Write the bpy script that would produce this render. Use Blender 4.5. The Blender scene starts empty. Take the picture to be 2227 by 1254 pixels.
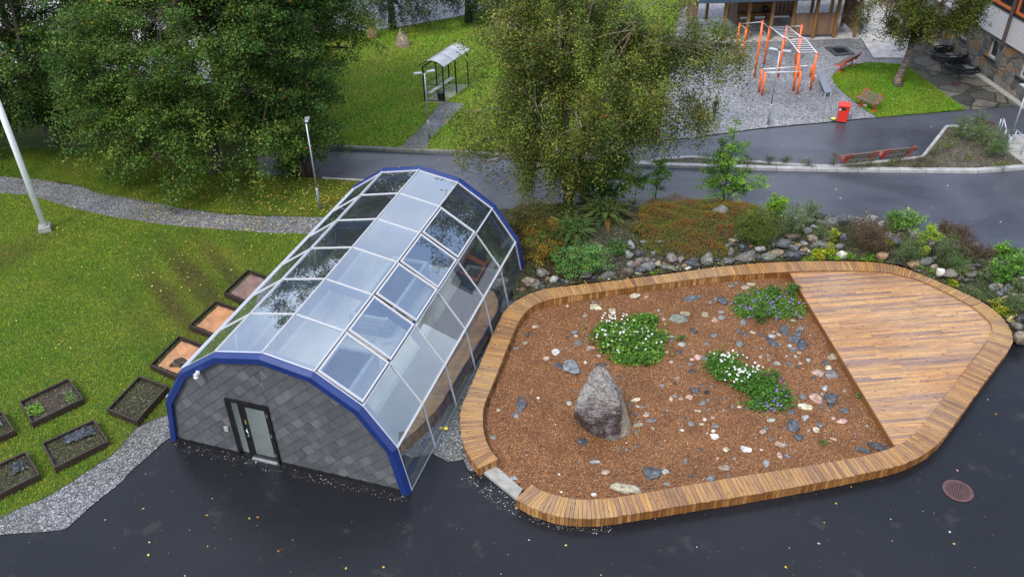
import bpy, math, random
import numpy as np
from mathutils import Vector, Matrix
random.seed(7); rng=np.random.default_rng(7)
R=math.radians; PI=math.pi
sc=bpy.context.scene; COL=sc.collection
# ---------------- camera (solved from the arch, the lamp posts and the flag pole) ----------------
FW,FH=2227.,1254.; FPX=1882.4463; CX,CY=FW/2,FH/2; HC=18.0
def _basis():
    n=Vector((1169.7647-CX,3324.1653-CY,FPX)).normalized(); up=-n
    f=Vector((0,0,1)); fy=(f-f.dot(up)*up).normalized(); rx=fy.cross(up)
    if rx.x<0: rx=-rx
    return rx,fy,up
BX,BY,BZ=_basis()
cam_d=bpy.data.cameras.new('camera'); cam=bpy.data.objects.new('camera',cam_d); COL.objects.link(cam)
cam_d.sensor_width=36; cam_d.lens=FPX/FW*36; cam_d.clip_start=.1; cam_d.clip_end=2000
right=Vector((BX[0],BY[0],BZ[0])); down=Vector((BX[1],BY[1],BZ[1])); fwd=Vector((BX[2],BY[2],BZ[2]))
mw=Matrix.Identity(4)
for i in range(3): mw[i][0]=right[i]; mw[i][1]=-down[i]; mw[i][2]=-fwd[i]
mw[2][3]=HC; cam.matrix_world=mw; sc.camera=cam
# ---------------- light ----------------
SUN_EL,SUN_AZ=R(52),R(215)
w=bpy.data.worlds.new('World'); sc.world=w; w.use_nodes=True
nt=w.node_tree; nt.nodes.clear()
def _n(t,ty,**k):
    n=t.nodes.new(ty)
    for a,b in k.items(): setattr(n,a,b)
    return n
sky=_n(nt,'ShaderNodeTexSky',sky_type='NISHITA'); sky.sun_disc=False; sky.sun_elevation=SUN_EL; sky.sun_rotation=SUN_AZ
tc=_n(nt,'ShaderNodeTexCoord'); nz=_n(nt,'ShaderNodeTexNoise'); nz.inputs['Scale'].default_value=2.6; nz.inputs['Detail'].default_value=6
nt.links.new(tc.outputs['Generated'],nz.inputs['Vector'])
rp=_n(nt,'ShaderNodeValToRGB'); rp.color_ramp.elements[0].position=.3; rp.color_ramp.elements[1].position=.68
rp.color_ramp.elements[0].color=(.55,.55,.55,1); rp.color_ramp.elements[1].color=(.95,.95,.95,1)
nt.links.new(nz.outputs['Fac'],rp.inputs['Fac'])
rp2=_n(nt,'ShaderNodeValToRGB'); rp2.color_ramp.elements[0].position=.38; rp2.color_ramp.elements[1].position=.62
rp2.color_ramp.elements[0].color=(3.4,4.5,7.2,1); rp2.color_ramp.elements[1].color=(10.4,10.7,11.2,1)
nt.links.new(nz.outputs['Fac'],rp2.inputs['Fac'])
mx=_n(nt,'ShaderNodeMixRGB'); nt.links.new(rp.outputs[0],mx.inputs[0]); nt.links.new(sky.outputs[0],mx.inputs[1]); nt.links.new(rp2.outputs[0],mx.inputs[2])
bg=_n(nt,'ShaderNodeBackground'); bg.inputs['Strength'].default_value=.14
wo=_n(nt,'ShaderNodeOutputWorld'); sz=_n(nt,'ShaderNodeSeparateXYZ'); nt.links.new(tc.outputs['Generated'],sz.inputs[0]); rz_=_n(nt,'ShaderNodeValToRGB'); rz_.color_ramp.elements[0].position=.05; rz_.color_ramp.elements[0].color=(.62,.62,.62,1); rz_.color_ramp.elements[1].position=.85; rz_.color_ramp.elements[1].color=(1,1,1,1); nt.links.new(sz.outputs[2],rz_.inputs[0])
m2_=_n(nt,'ShaderNodeMixRGB',blend_type='MULTIPLY'); m2_.inputs[0].default_value=1; nt.links.new(mx.outputs[0],m2_.inputs[1]); nt.links.new(rz_.outputs[0],m2_.inputs[2]); nt.links.new(m2_.outputs[0],bg.inputs['Color']); nt.links.new(bg.outputs[0],wo.inputs['Surface'])
sd=bpy.data.lights.new('sun','SUN'); sd.energy=1.7; sd.angle=R(14); sd.color=(1,.95,.88)
so=bpy.data.objects.new('sun',sd); COL.objects.link(so)
dv=Vector((math.sin(SUN_AZ)*math.cos(SUN_EL),math.cos(SUN_AZ)*math.cos(SUN_EL),math.sin(SUN_EL)))
so.rotation_euler=(-dv).to_track_quat('-Z','Y').to_euler(); so.location=(0,0,60)
sc.view_settings.view_transform='Standard'; sc.view_settings.look='None'; sc.view_settings.gamma=1; sc.view_settings.exposure=0.9
sc.cycles.max_bounces=8; sc.cycles.transparent_max_bounces=16
# ---------------- pixel of the photograph -> point of the place ----------------
def ray(px,py):
    v=(px-CX,py-CY,FPX); return Vector((sum(BX[i]*v[i] for i in range(3)),sum(BY[i]*v[i] for i in range(3)),sum(BZ[i]*v[i] for i in range(3))))
def G(px,py,z=0.):
    r=ray(px,py); t=(z-HC)/r.z; return Vector((r.x*t,r.y*t,z))
def Zh(b,t,zb=0.):
    g=G(b[0],b[1],zb); r=ray(*t); return HC+r.z*g.y/r.y
def pxm(p):   # photo pixels per metre across at point p
    d=(p-Vector((0,0,HC))).dot(fwd); return FPX/d
def proj(p):
    q=p-Vector((0,0,HC)); z=q.dot(fwd); return (CX+FPX*q.dot(right)/z, CY+FPX*q.dot(down)/z)
# ---------------- objects ----------------
def tag(o,label=None,cat=None,group=None,kind=None):
    if label: o['label']=label
    if cat: o['category']=cat
    if group: o['group']=group
    if kind: o['kind']=kind
    return o
def thing(name,loc,rz=0.,label=None,cat=None,group=None):
    o=bpy.data.objects.new(name,None); COL.objects.link(o); o.location=loc; o.rotation_euler=(0,0,rz); o.empty_display_size=.2
    return tag(o,label,cat,group)
def kids(o): return [c for c in bpy.data.objects if c.parent==o]
def copy_tree(o,parent=None,cache=None):
    if cache is None:
        cache={}
        for c in bpy.data.objects:
            if c.parent: cache.setdefault(c.parent.name,[]).append(c)
    c=o.copy(); COL.objects.link(c)
    if parent: c.parent=parent
    for k in cache.get(o.name,[]): copy_tree(k,c,cache)
    return c
class MB:
    def __init__(s): s.v=[];s.f=[];s.m=[];s.r=[];s.uv=[];s.c=[];s.hasuv=False;s.hasc=False
    def add(s,vs,fs,m=0,r=None,uvs=None,c=None):
        b=len(s.v); s.v+= [tuple(x) for x in vs]
        if r is None: r=random.random()
        for i,f in enumerate(fs):
            s.f.append([b+k for k in f]); s.m.append(m); s.r.append(r)
            s.uv.append(uvs[i] if uvs else None); s.c.append(c)
            if uvs: s.hasuv=True
            if c: s.hasc=True
    def box(s,c,sz,rz=0.,m=0,r=None,c_=None):
        hx,hy,hz=[a/2 for a in sz]; ca,sa=math.cos(rz),math.sin(rz); V=[]
        for z in (-hz,hz):
            for x,y in ((-hx,-hy),(hx,-hy),(hx,hy),(-hx,hy)): V.append((c[0]+x*ca-y*sa,c[1]+x*sa+y*ca,c[2]+z))
        s.add(V,[(3,2,1,0),(4,5,6,7),(0,1,5,4),(1,2,6,5),(2,3,7,6),(3,0,4,7)],m,r,None,c_)
    def bar(s,a,b,wd,ht,up=Vector((0,0,1)),m=0,r=None,c=None):
        a=Vector(a);b=Vector(b); d=(b-a).normalized(); x=d.cross(up)
        if x.length<1e-4: x=d.cross(Vector((1,0,0)))
        x.normalize(); y=x.cross(d).normalized(); V=[]
        for p in (a,b):
            for i,j in ((-1,-1),(1,-1),(1,1),(-1,1)): V.append(p+x*i*wd/2+y*j*ht/2)
        L=(b-a).length
        s.add(V,[(3,2,1,0),(4,5,6,7),(0,1,5,4),(1,2,6,5),(2,3,7,6),(3,0,4,7)],m,r,
              [[(0,0)]*4,[(0,0)]*4]+[[(0,0),(0,wd),(L,wd),(L,0)]]*4 if False else None,c)
    def prism(s,poly,z0,z1,m=0,r=None,uvf=None,bottom=True):
        n=len(poly); V=[(p[0],p[1],z0) for p in poly]+[(p[0],p[1],z1) for p in poly]
        area=sum(poly[i][0]*poly[(i+1)%n][1]-poly[(i+1)%n][0]*poly[i][1] for i in range(n))
        if area<0:
            V=V[:n][::-1]+V[n:][::-1]
        F=[tuple(range(n,2*n))]+([tuple(range(n-1,-1,-1))] if bottom else [])
        for i in range(n): j=(i+1)%n; F.append((i,j,j+n,i+n))
        U=None
        if uvf: U=[[uvf(V[k]) for k in f] for f in F]
        s.add(V,F,m,r,U)
    def hull_quadbox(s,q0,q1,m=0,r=None,uvs=None,c=None): # two quads (lists of 4 points) joined
        s.add(list(q0)+list(q1),[(3,2,1,0),(4,5,6,7),(0,1,5,4),(1,2,6,5),(2,3,7,6),(3,0,4,7)],m,r,uvs,c)
    def tube(s,pts,rad,n=8,m=0,r=None,closed=False,caps=True,c=None):
        pts=[Vector(p) for p in pts]; N=len(pts)
        rad=[rad]*N if not hasattr(rad,'__len__') else rad
        V=[];F=[]; prev=None
        for i,p in enumerate(pts):
            if closed: d=pts[(i+1)%N]-pts[i-1]
            else: d=pts[min(i+1,N-1)]-pts[max(i-1,0)]
            if d.length<1e-9: d=Vector((0,0,1))
            d.normalize()
            if prev is None:
                x=d.cross(Vector((0,0,1)))
                if x.length<.05: x=d.cross(Vector((1,0,0)))
            else: x=prev-d*prev.dot(d)
            x.normalize(); prev=x; y=d.cross(x)
            for k in range(n):
                a=2*PI*k/n; V.append(p+(x*math.cos(a)+y*math.sin(a))*rad[i])
        for i in range(N if closed else N-1):
            j=(i+1)%N
            for k in range(n): F.append((i*n+k,i*n+(k+1)%n,j*n+(k+1)%n,j*n+k))
        if caps and not closed: F.append(tuple(range(n-1,-1,-1))); F.append(tuple(range((N-1)*n,N*n)))
        s.add(V,F,m,r,None,c)
    def build(s,name,mats,parent=None,world=False,smooth=False,bevel=0.,at=None,ang=None):
        off=Vector((0,0,0))
        if world and parent is not None: off=Vector(parent.location)
        if at is not None: off=Vector(at)
        me=bpy.data.meshes.new(name); me.from_pydata([(v[0]-off[0],v[1]-off[1],v[2]-off[2]) for v in s.v],[],s.f)
        if not isinstance(mats,(list,tuple)): mats=[mats]
        for m in mats: me.materials.append(m)
        me.polygons.foreach_set('material_index',s.m)
        a=me.attributes.new('rnd','FLOAT','FACE'); a.data.foreach_set('value',s.r)
        if s.hasc:
            a=me.attributes.new('col','FLOAT_COLOR','FACE')
            a.data.foreach_set('color',[x for c in s.c for x in ((*c,1.) if c else (1,1,1,1.))])
        if s.hasuv:
            l=me.uv_layers.new(name='UVMap'); U=[]
            for f,u in zip(s.f,s.uv):
                for k in range(len(f)): U+= list(u[k]) if u else [0,0]
            l.data.foreach_set('uv',U)
        if smooth: me.polygons.foreach_set('use_smooth',[True]*len(s.f))
        me.validate(); me.update()
        o=bpy.data.objects.new(name,me); COL.objects.link(o)
        if parent is not None: o.parent=parent
        if at is not None: o.location=at
        if bevel>0:
            b=o.modifiers.new('bevel','BEVEL'); b.width=bevel; b.segments=1; b.limit_method='ANGLE'; b.angle_limit=R(40)
        return o
def mesh_np(name,V,F,cols,mat,parent=None,loc=None,mats=None,midx=None,smooth=False):
    """V (n,3), F (m,k) arrays; cols (m,3)"""
    me=bpy.data.meshes.new(name); V=np.asarray(V,dtype=np.float32)
    if loc is not None: V=V-np.array(loc,dtype=np.float32)
    k=F.shape[1]; me.vertices.add(len(V)); me.vertices.foreach_set('co',V.ravel())
    me.loops.add(F.size); me.loops.foreach_set('vertex_index',F.ravel().astype(np.int32))
    me.polygons.add(len(F)); me.polygons.foreach_set('loop_start',np.arange(0,F.size,k,dtype=np.int32)); me.polygons.foreach_set('loop_total',np.full(len(F),k,dtype=np.int32))
    for m in (mats or [mat]): me.materials.append(m)
    if midx is not None: me.polygons.foreach_set('material_index',midx)
    me.update(calc_edges=True)
    if cols is not None:
        a=me.attributes.new('col','FLOAT_COLOR','FACE'); c=np.ones((len(F),4),dtype=np.float32); c[:,:3]=cols; a.data.foreach_set('color',c.ravel())
    if smooth: me.polygons.foreach_set('use_smooth',np.ones(len(F),dtype=bool))
    me.validate()
    o=bpy.data.objects.new(name,me); COL.objects.link(o)
    if parent is not None: o.parent=parent
    if loc is not None and parent is None: o.location=loc
    return o
def leafgeo(P,size,nrm_up=.6,aspect=.55,fold=.15,dirs=None,r=rng):
    """leaf-shaped quads at P; returns V,F"""
    n=len(P); N=r.normal(size=(n,3)); N/=np.linalg.norm(N,axis=1)[:,None]; N[:,2]+=nrm_up*2; N/=np.linalg.norm(N,axis=1)[:,None]
    T=r.normal(size=(n,3)) if dirs is None else dirs+r.normal(size=(n,3))*.35
    T-=N*(T*N).sum(1)[:,None]; T/=np.linalg.norm(T,axis=1)[:,None]+1e-9; Bn=np.cross(N,T)
    s=(size*(.6+.8*r.random(n)))[:,None]*.5
    V=np.empty((n,4,3)); V[:,0]=P-T*s; V[:,1]=P+Bn*s*aspect+N*s*fold; V[:,2]=P+T*s; V[:,3]=P-Bn*s*aspect+N*s*fold
    F=np.arange(n*4).reshape(n,4); return V.reshape(-1,3),F
def inpoly(P,poly):
    x,y=P[:,0],P[:,1]; c=np.zeros(len(P),bool); n=len(poly)
    for i in range(n):
        x1,y1=poly[i][0],poly[i][1]; x2,y2=poly[i-1][0],poly[i-1][1]
        if y1==y2: continue
        c^=((y1>y)!=(y2>y))&(x<(x2-x1)*(y-y1)/(y2-y1)+x1)
    return c
def scatter(poly,n,r=rng,power=0.):
    a=np.array([(p[0],p[1]) for p in poly]); lo,hi=a.min(0),a.max(0); out=[];tot=0
    for _ in range(60):
        P=lo+(hi-lo)*r.random((n*2,2)); P=P[inpoly(P,a)]; out.append(P); tot+=len(P)
        if tot>=n: break
    return np.concatenate(out)[:n]
def dist_seg(P,poly,closed=True):
    a=np.array([(p[0],p[1]) for p in poly]); b=np.roll(a,-1,0)
    if not closed: a=a[:-1]; b=b[:-1]
    d=np.full(len(P),1e9)
    for p,q in zip(a,b):
        e=q-p; t=np.clip(((P-p)@e)/(e@e+1e-9),0,1); d=np.minimum(d,np.linalg.norm(P-(p+t[:,None]*e),axis=1))
    return d
def clip_poly(poly,a,b,c):   # keep a*x+b*y<=c
    out=[]; n=len(poly)
    for i in range(n):
        p,q=poly[i],poly[(i+1)%n]; dp=a*p[0]+b*p[1]-c; dq=a*q[0]+b*q[1]-c
        if dp<=0: out.append(p)
        if (dp<0<dq) or (dq<0<dp):
            t=dp/(dp-dq); out.append((p[0]+(q[0]-p[0])*t,p[1]+(q[1]-p[1])*t))
    return out
def clip_convex(poly,cl):
    ar=sum(cl[i][0]*cl[(i+1)%len(cl)][1]-cl[(i+1)%len(cl)][0]*cl[i][1] for i in range(len(cl)))
    c=cl if ar>0 else cl[::-1]
    for i in range(len(c)):
        if len(poly)<3: return []
        p,q=c[i],c[(i+1)%len(c)]; nx,ny=(q[1]-p[1]),-(q[0]-p[0]); poly=clip_poly(poly,nx,ny,nx*p[0]+ny*p[1])
    return poly if len(poly)>=3 else []
# ---------------- materials ----------------
class NT:
    def __init__(s,name):
        s.mat=bpy.data.materials.new(name); s.mat.use_nodes=True; s.t=s.mat.node_tree; s.b=s.t.nodes['Principled BSDF']; s.out=s.t.nodes['Material Output']
    def n(s,ty,**k): return _n(s.t,ty,**k)
    def l(s,a,b): s.t.links.new(a,b)
    def co(s,kind='Object',scale=(1,1,1),rz=0):
        if kind=='World': o=s.n('ShaderNodeNewGeometry').outputs['Position']
        else: o=s.n('ShaderNodeTexCoord').outputs[kind]
        m=s.n('ShaderNodeMapping'); m.inputs['Scale'].default_value=scale; m.inputs['Rotation'].default_value=(0,0,rz); s.l(o,m.inputs['Vector']); return m.outputs[0]
    def noise(s,v,scale,detail=4,rough=.55,dist=0):
        n=s.n('ShaderNodeTexNoise'); n.inputs['Scale'].default_value=scale; n.inputs['Detail'].default_value=detail; n.inputs['Roughness'].default_value=rough; n.inputs['Distortion'].default_value=dist
        if v: s.l(v,n.inputs['Vector'])
        return n.outputs['Fac']
    def voro(s,v,scale,feat='F1',out='Distance',rand=1.):
        n=s.n('ShaderNodeTexVoronoi',feature=feat); n.inputs['Scale'].default_value=scale; n.inputs['Randomness'].default_value=rand; s.l(v,n.inputs['Vector']); return n.outputs[out]
    def ramp(s,fac,stops,interp='LINEAR'):
        n=s.n('ShaderNodeValToRGB'); cr=n.color_ramp; cr.interpolation=interp
        while len(cr.elements)>1: cr.elements.remove(cr.elements[-1])
        for i,(p,c) in enumerate(stops):
            if not hasattr(c,'__len__'): c=(c,c,c)
            e=cr.elements[0] if i==0 else cr.elements.new(p); e.position=p; e.color=(*c[:3],1)
        s.l(fac,n.inputs[0]); return n.outputs[0]
    def mix(s,f,a,b,mode='MIX'):
        n=s.n('ShaderNodeMixRGB',blend_type=mode)
        for k,x in enumerate((f,a,b)):
            if hasattr(x,'is_linked'): s.l(x,n.inputs[k])
            elif k==0: n.inputs[0].default_value=x
            else: n.inputs[k].default_value=(*x[:3],1) if hasattr(x,'__len__') else (x,x,x,1)
        return n.outputs[0]
    def math(s,op,a,b=0.):
        n=s.n('ShaderNodeMath',operation=op)
        for k,x in enumerate((a,b)):
            if hasattr(x,'is_linked'): s.l(x,n.inputs[k])
            else: n.inputs[k].default_value=x
        return n.outputs[0]
    def attr(s,name,out='Fac'):
        n=s.n('ShaderNodeAttribute'); n.attribute_name=name; return n.outputs[out]
    def obrand(s): return s.n('ShaderNodeObjectInfo').outputs['Random']
    def set(s,col=None,rough=None,metal=None,spec=None,bump=None,bstr=.3,bdist=.01):
        def pt(x,i):
            if x is None: return
            if hasattr(x,'is_linked'): s.l(x,s.b.inputs[i])
            else: s.b.inputs[i].default_value=(*x[:3],1) if hasattr(x,'__len__') else x
        pt(col,'Base Color'); pt(rough,'Roughness'); pt(metal,'Metallic'); pt(spec,'Specular IOR Level')
        if bump is not None:
            b=s.n('ShaderNodeBump'); b.inputs['Strength'].default_value=bstr; b.inputs['Distance'].default_value=bdist; s.l(bump,b.inputs['Height']); s.l(b.outputs[0],s.b.inputs['Normal'])
        return s.mat
def plain(name,col,rough=.5,metal=0.,var=.12,scale=6.,bump=.0):
    m=NT(name); v=m.co('Object'); n=m.noise(v,scale,5)
    c=m.mix(m.ramp(n,[(.3,0.),(.7,1.)]),tuple(x*(1-var) for x in col),tuple(min(1,x*(1+var)) for x in col))
    r=m.ramp(n,[(.3,max(0,rough-.08)),(.7,min(1,rough+.08))])
    return m.set(c,r,metal,bump=n if bump else None,bstr=bump or .1)
def leafmat(name,rough=.5,trans=.25):
    m=NT(name); c=m.attr('col','Color'); m.set(c,rough,0.,.12)
    t=m.n('ShaderNodeBsdfTranslucent'); m.l(c,t.inputs['Color']); x=m.n('ShaderNodeMixShader'); x.inputs[0].default_value=trans
    m.l(m.b.outputs[0],x.inputs[1]); m.l(t.outputs[0],x.inputs[2]); m.l(x.outputs[0],m.out.inputs['Surface']); return m.mat
def gravelmat(name,stops,scale=28.,big=.35,rough=.75,bstr=.7,bd=.02,patch=None,bigc=None,wet=.0):
    m=NT(name); v=m.co('World'); vc=m.voro(v,scale,out='Color'); sep=m.n('ShaderNodeSeparateColor'); m.l(vc,sep.inputs[0])
    d=m.voro(v,scale); c=m.ramp(sep.outputs[0],stops); n=m.noise(v,big,4,.6)
    if patch: c=m.mix(m.ramp(n,[(.42,0.),(.62,1.)]),c,m.mix(1.,c,patch,'MULTIPLY'))
    n2=m.noise(v,scale*.18,3); c=m.mix(.6,c,m.ramp(n2,[(.3,.72),(.7,1.18)]),'MULTIPLY')
    return m.set(c,rough,0,.3,bump=m.mix(.5,m.ramp(d,[(0.,1.),(.5,0.)]),n2),bstr=bstr,bdist=bd)
def grassmat(name):
    m=NT(name); v=m.co('World'); a=m.noise(v,.35,5,.6,.4); b=m.noise(v,2.2,5,.65); c=m.noise(v,22,4,.7)
    x=m.ramp(a,[(.3,(.050,.085,.010)),(.47,(.080,.105,.012)),(.58,(.10,.11,.016)),(.72,(.085,.075,.018))])
    x=m.mix(m.ramp(b,[(.4,0.),(.7,.75)]),x,(.055,.095,.012)); x=m.mix(.85,x,m.ramp(c,[(.25,.35),(.75,1.5)]),'MULTIPLY')
    return m.set(x,.85,0,.15,bump=c,bstr=.8,bdist=.04)
def asphaltmat():
    m=NT('asphalt'); v=m.co('World'); f=m.noise(v,170,3,.8); a=m.noise(v,.22,5,.6,.6); b=m.noise(v,1.3,5,.6); s=m.co('World',(.5,2.6,1),R(-8)); st=m.noise(s,.5,5,.6,.3)
    c=m.ramp(f,[(.25,(.004,.0045,.006)),(.55,(.010,.0108,.0135)),(.8,(.030,.031,.035))])
    c=m.mix(m.ramp(a,[(.4,0.),(.7,.35)]),c,(.020,.020,.022)); 
    sp=m.voro(v,2.1); sp2=m.ramp(sp,[(.0,1.),(.028,1.),(.036,0.)]); sel=m.noise(v,.55,2); sp2=m.mix(1.,sp2,m.ramp(sel,[(.5,0.),(.56,.8)]),'MULTIPLY')
    c=m.mix(sp2,c,(.35,.34,.32))
    du=m.mix(1.,m.ramp(b,[(.60,0.),(.68,1.)]),m.ramp(m.noise(v,45,3,.8),[(.48,0.),(.66,.34)]),'MULTIPLY'); c=m.mix(du,c,(.19,.17,.15))
    rr=m.mix(.5,m.ramp(st,[(.32,.16),(.62,.36)]),m.ramp(b,[(.3,.20),(.7,.40)]))
    return m.set(c,rr,0,.20,bump=f,bstr=.2,bdist=.005)
def woodmat(name,stops,rough=.45,gs=1.):
    m=NT(name); uv=m.n('ShaderNodeUVMap').outputs[0]; r=m.attr('rnd'); cb=m.n('ShaderNodeCombineXYZ'); m.l(m.math('MULTIPLY',r,37.),cb.inputs[2])
    ad=m.n('ShaderNodeVectorMath',operation='ADD'); m.l(uv,ad.inputs[0]); m.l(cb.outputs[0],ad.inputs[1])
    mp=m.n('ShaderNodeMapping'); mp.inputs['Scale'].default_value=(1.5*gs,22*gs,1); m.l(ad.outputs[0],mp.inputs[0]); g=m.noise(mp.outputs[0],2.2,6,.65,.7)
    mp2=m.n('ShaderNodeMapping'); mp2.inputs['Scale'].default_value=(3.2,7.5,1); m.l(ad.outputs[0],mp2.inputs[0]); k=m.voro(mp2.outputs[0],1.); kn=m.ramp(k,[(0,1.),(.09,.9),(.17,0.)])
    c=m.ramp(r,stops); c=m.mix(1.,c,m.ramp(g,[(.25,.55),(.5,1.),(.75,1.3)]),'MULTIPLY')
    mp3=m.n('ShaderNodeMapping'); mp3.inputs['Scale'].default_value=(.8,5,1); m.l(ad.outputs[0],mp3.inputs[0]); st=m.noise(mp3.outputs[0],1.5,3)
    c=m.mix(m.ramp(st,[(.45,0.),(.68,.6)]),c,m.mix(1.,c,(.52,.50,.56),'MULTIPLY'))
    wv=m.co('World'); wt=m.noise(wv,.28,3,.5); c=m.mix(m.ramp(wt,[(.45,0.),(.6,.7)]),c,m.mix(1.,c,(.92,.76,.54),'MULTIPLY'))
    c=m.mix(kn,c,(.07,.035,.02))
    rr=m.mix(.5,m.ramp(wt,[(.4,rough+.12),(.62,max(.12,rough-.15))]),m.ramp(st,[(.3,rough),(.7,rough+.15)]))
    return m.set(c,rr,0,.4,bump=g,bstr=.25,bdist=.004)
def stonemat():
    m=NT('stone'); c0=m.attr('col','Color'); v=m.co('Object'); of=m.n('ShaderNodeVectorMath',operation='ADD'); cb=m.n('ShaderNodeCombineXYZ'); m.l(m.math('MULTIPLY',m.obrand(),50.),cb.inputs[0]); m.l(v,of.inputs[0]); m.l(cb.outputs[0],of.inputs[1]); v=of.outputs[0]
    a=m.noise(v,7,6,.75,.5); b=m.noise(v,20,5,.75); mp=m.n('ShaderNodeMapping'); mp.inputs['Scale'].default_value=(1,1,4); mp.inputs['Rotation'].default_value=(.6,.5,.2); m.l(v,mp.inputs[0]); s=m.noise(mp.outputs[0],6,4,.6,1.)
    c=m.mix(.9,c0,m.ramp(a,[(.3,.42),(.5,1.),(.68,1.8)]),'MULTIPLY'); c=m.mix(.8,c,m.ramp(s,[(.38,.6),(.6,1.4)]),'MULTIPLY')
    li=m.ramp(b,[(.56,0.),(.63,.85)]); c=m.mix(m.mix(1.,li,m.ramp(a,[(.4,0.),(.55,.9)]),'MULTIPLY'),c,(.40,.39,.34))
    return m.set(c,.55,0,.4,bump=m.mix(.5,a,b),bstr=.8,bdist=.05)
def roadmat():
    m=NT('sky_sheen_road'); v=m.co('World'); f=m.noise(v,150,3,.8); a=m.noise(v,.16,5,.6,.8); st=m.noise(m.co('World',(.25,1.6,1),R(4)),.6,5,.6,.5)
    c=m.ramp(f,[(.25,(.040,.043,.055)),(.55,(.070,.075,.094)),(.8,(.12,.125,.145))]); c=m.mix(m.ramp(a,[(.40,0.),(.66,.72)]),c,(.020,.022,.028))  # sky reflection on the road is put into this paler, bluish base colour
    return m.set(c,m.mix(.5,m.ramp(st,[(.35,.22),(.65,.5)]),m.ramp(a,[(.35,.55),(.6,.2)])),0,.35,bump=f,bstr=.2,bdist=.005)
M={}
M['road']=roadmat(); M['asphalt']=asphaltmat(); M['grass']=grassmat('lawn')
M['gravel']=gravelmat('path_gravel',[(.0,(.045,.045,.048)),(.4,(.10,.10,.105)),(.75,(.17,.17,.175)),(1.,(.34,.34,.34))],26,patch=(.7,.72,.62))
M['gravel2']=gravelmat('yard_gravel',[(.0,(.05,.05,.055)),(.4,(.17,.172,.178)),(.75,(.245,.247,.255)),(1.,(.38,.38,.38))],22,big=.25,patch=(.66,.67,.69),bd=.02)
M['bedsoil']=gravelmat('bark_gravel',[(.0,(.050,.019,.007)),(.3,(.118,.047,.015)),(.65,(.182,.076,.026)),(.9,(.25,.118,.045)),(.985,(.34,.18,.08)),(1.,(.5,.42,.32))],44,big=1.1,patch=(.8,.78,.78),bd=.012,bstr=.8)
M['darksoil']=gravelmat('dark_soil',[(.0,(.014,.010,.007)),(.5,(.035,.024,.016)),(.9,(.065,.048,.032)),(1.,(.17,.15,.12))],26,big=1.,bd=.03)
M['islandsoil']=gravelmat('island_soil',[(.0,(.030,.024,.018)),(.5,(.065,.052,.040)),(.9,(.11,.095,.07)),(1.,(.2,.18,.15))],22,big=1.,bd=.03,patch=(.8,.9,.6))
M['bank']=gravelmat('bank_soil',[(.0,(.016,.013,.008)),(.5,(.036,.029,.017)),(.9,(.058,.055,.026)),(1.,(.15,.13,.10))],20,big=.8,bd=.04,patch=(.8,1.05,.5))
def pavemat():
    m=NT('flagstones'); v=m.co('World'); n=m.noise(v,1.2,3); w_=m.n('ShaderNodeVectorMath',operation='ADD'); m.l(v,w_.inputs[0]); sc_=m.n('ShaderNodeVectorMath',operation='SCALE'); nn=m.n('ShaderNodeTexNoise'); nn.inputs['Scale'].default_value=1.5; m.l(v,nn.inputs['Vector']); m.l(nn.outputs['Color'],sc_.inputs[0]); sc_.inputs['Scale'].default_value=.35; m.l(sc_.outputs[0],w_.inputs[1])
    e=m.voro(w_.outputs[0],.85,'DISTANCE_TO_EDGE'); vc=m.voro(w_.outputs[0],.85,out='Color'); sp=m.n('ShaderNodeSeparateColor'); m.l(vc,sp.inputs[0])
    c=m.ramp(sp.outputs[0],[(0,(.035,.035,.032)),(.4,(.085,.08,.07)),(.7,(.12,.105,.085)),(1,(.17,.155,.135))]); c=m.mix(.8,c,m.ramp(m.noise(v,6,6,.7),[(.3,.45),(.7,1.4)]),'MULTIPLY')
    c=m.mix(m.ramp(m.noise(v,.5,4),[(.45,0.),(.62,.7)]),c,(.045,.046,.034)); ed=m.ramp(e,[(0,1.),(.03,1.),(.06,0.)]); c=m.mix(ed,c,(.022,.026,.014))
    return m.set(c,m.ramp(m.noise(v,.6,4),[(.4,.3),(.65,.65)]),0,.5,bump=m.ramp(e,[(0,0.),(.08,1.)]),bstr=.4,bdist=.03)
M['pave']=pavemat()
def wallstone():
    m=NT('rubble_stone_wall'); v=m.co('Object'); nn=m.n('ShaderNodeTexNoise'); nn.inputs['Scale'].default_value=1.6; m.l(v,nn.inputs['Vector']); sc_=m.n('ShaderNodeVectorMath',operation='SCALE'); m.l(nn.outputs['Color'],sc_.inputs[0]); sc_.inputs['Scale'].default_value=.35; w_=m.n('ShaderNodeVectorMath',operation='ADD'); m.l(v,w_.inputs[0]); m.l(sc_.outputs[0],w_.inputs[1])
    e=m.voro(w_.outputs[0],2.1,'DISTANCE_TO_EDGE'); vc=m.voro(w_.outputs[0],2.1,out='Color'); sp=m.n('ShaderNodeSeparateColor'); m.l(vc,sp.inputs[0])
    c=m.ramp(sp.outputs[0],[(0,(.05,.048,.045)),(.4,(.12,.115,.10)),(.62,(.19,.175,.15)),(.78,(.21,.12,.055)),(.86,(.27,.12,.035)),(.92,(.15,.15,.14)),(1,(.08,.078,.08))]); c=m.mix(.8,c,m.ramp(m.noise(v,9,6,.7),[(.3,.5),(.7,1.4)]),'MULTIPLY')
    ed=m.ramp(e,[(0,1.),(.03,1.),(.06,0.)]); c=m.mix(ed,c,(.12,.115,.105))
    return m.set(c,.6,0,.4,bump=m.ramp(e,[(0,0.),(.1,1.)]),bstr=.6,bdist=.05)
M['wallstone']=wallstone(); M['stone']=stonemat()
M['pale']=plain('pale_concrete',(.40,.39,.38),.6,var=.3,scale=2)
M['concrete']=plain('concrete',(.26,.25,.225),.75,var=.22,scale=5,bump=.3)
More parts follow.
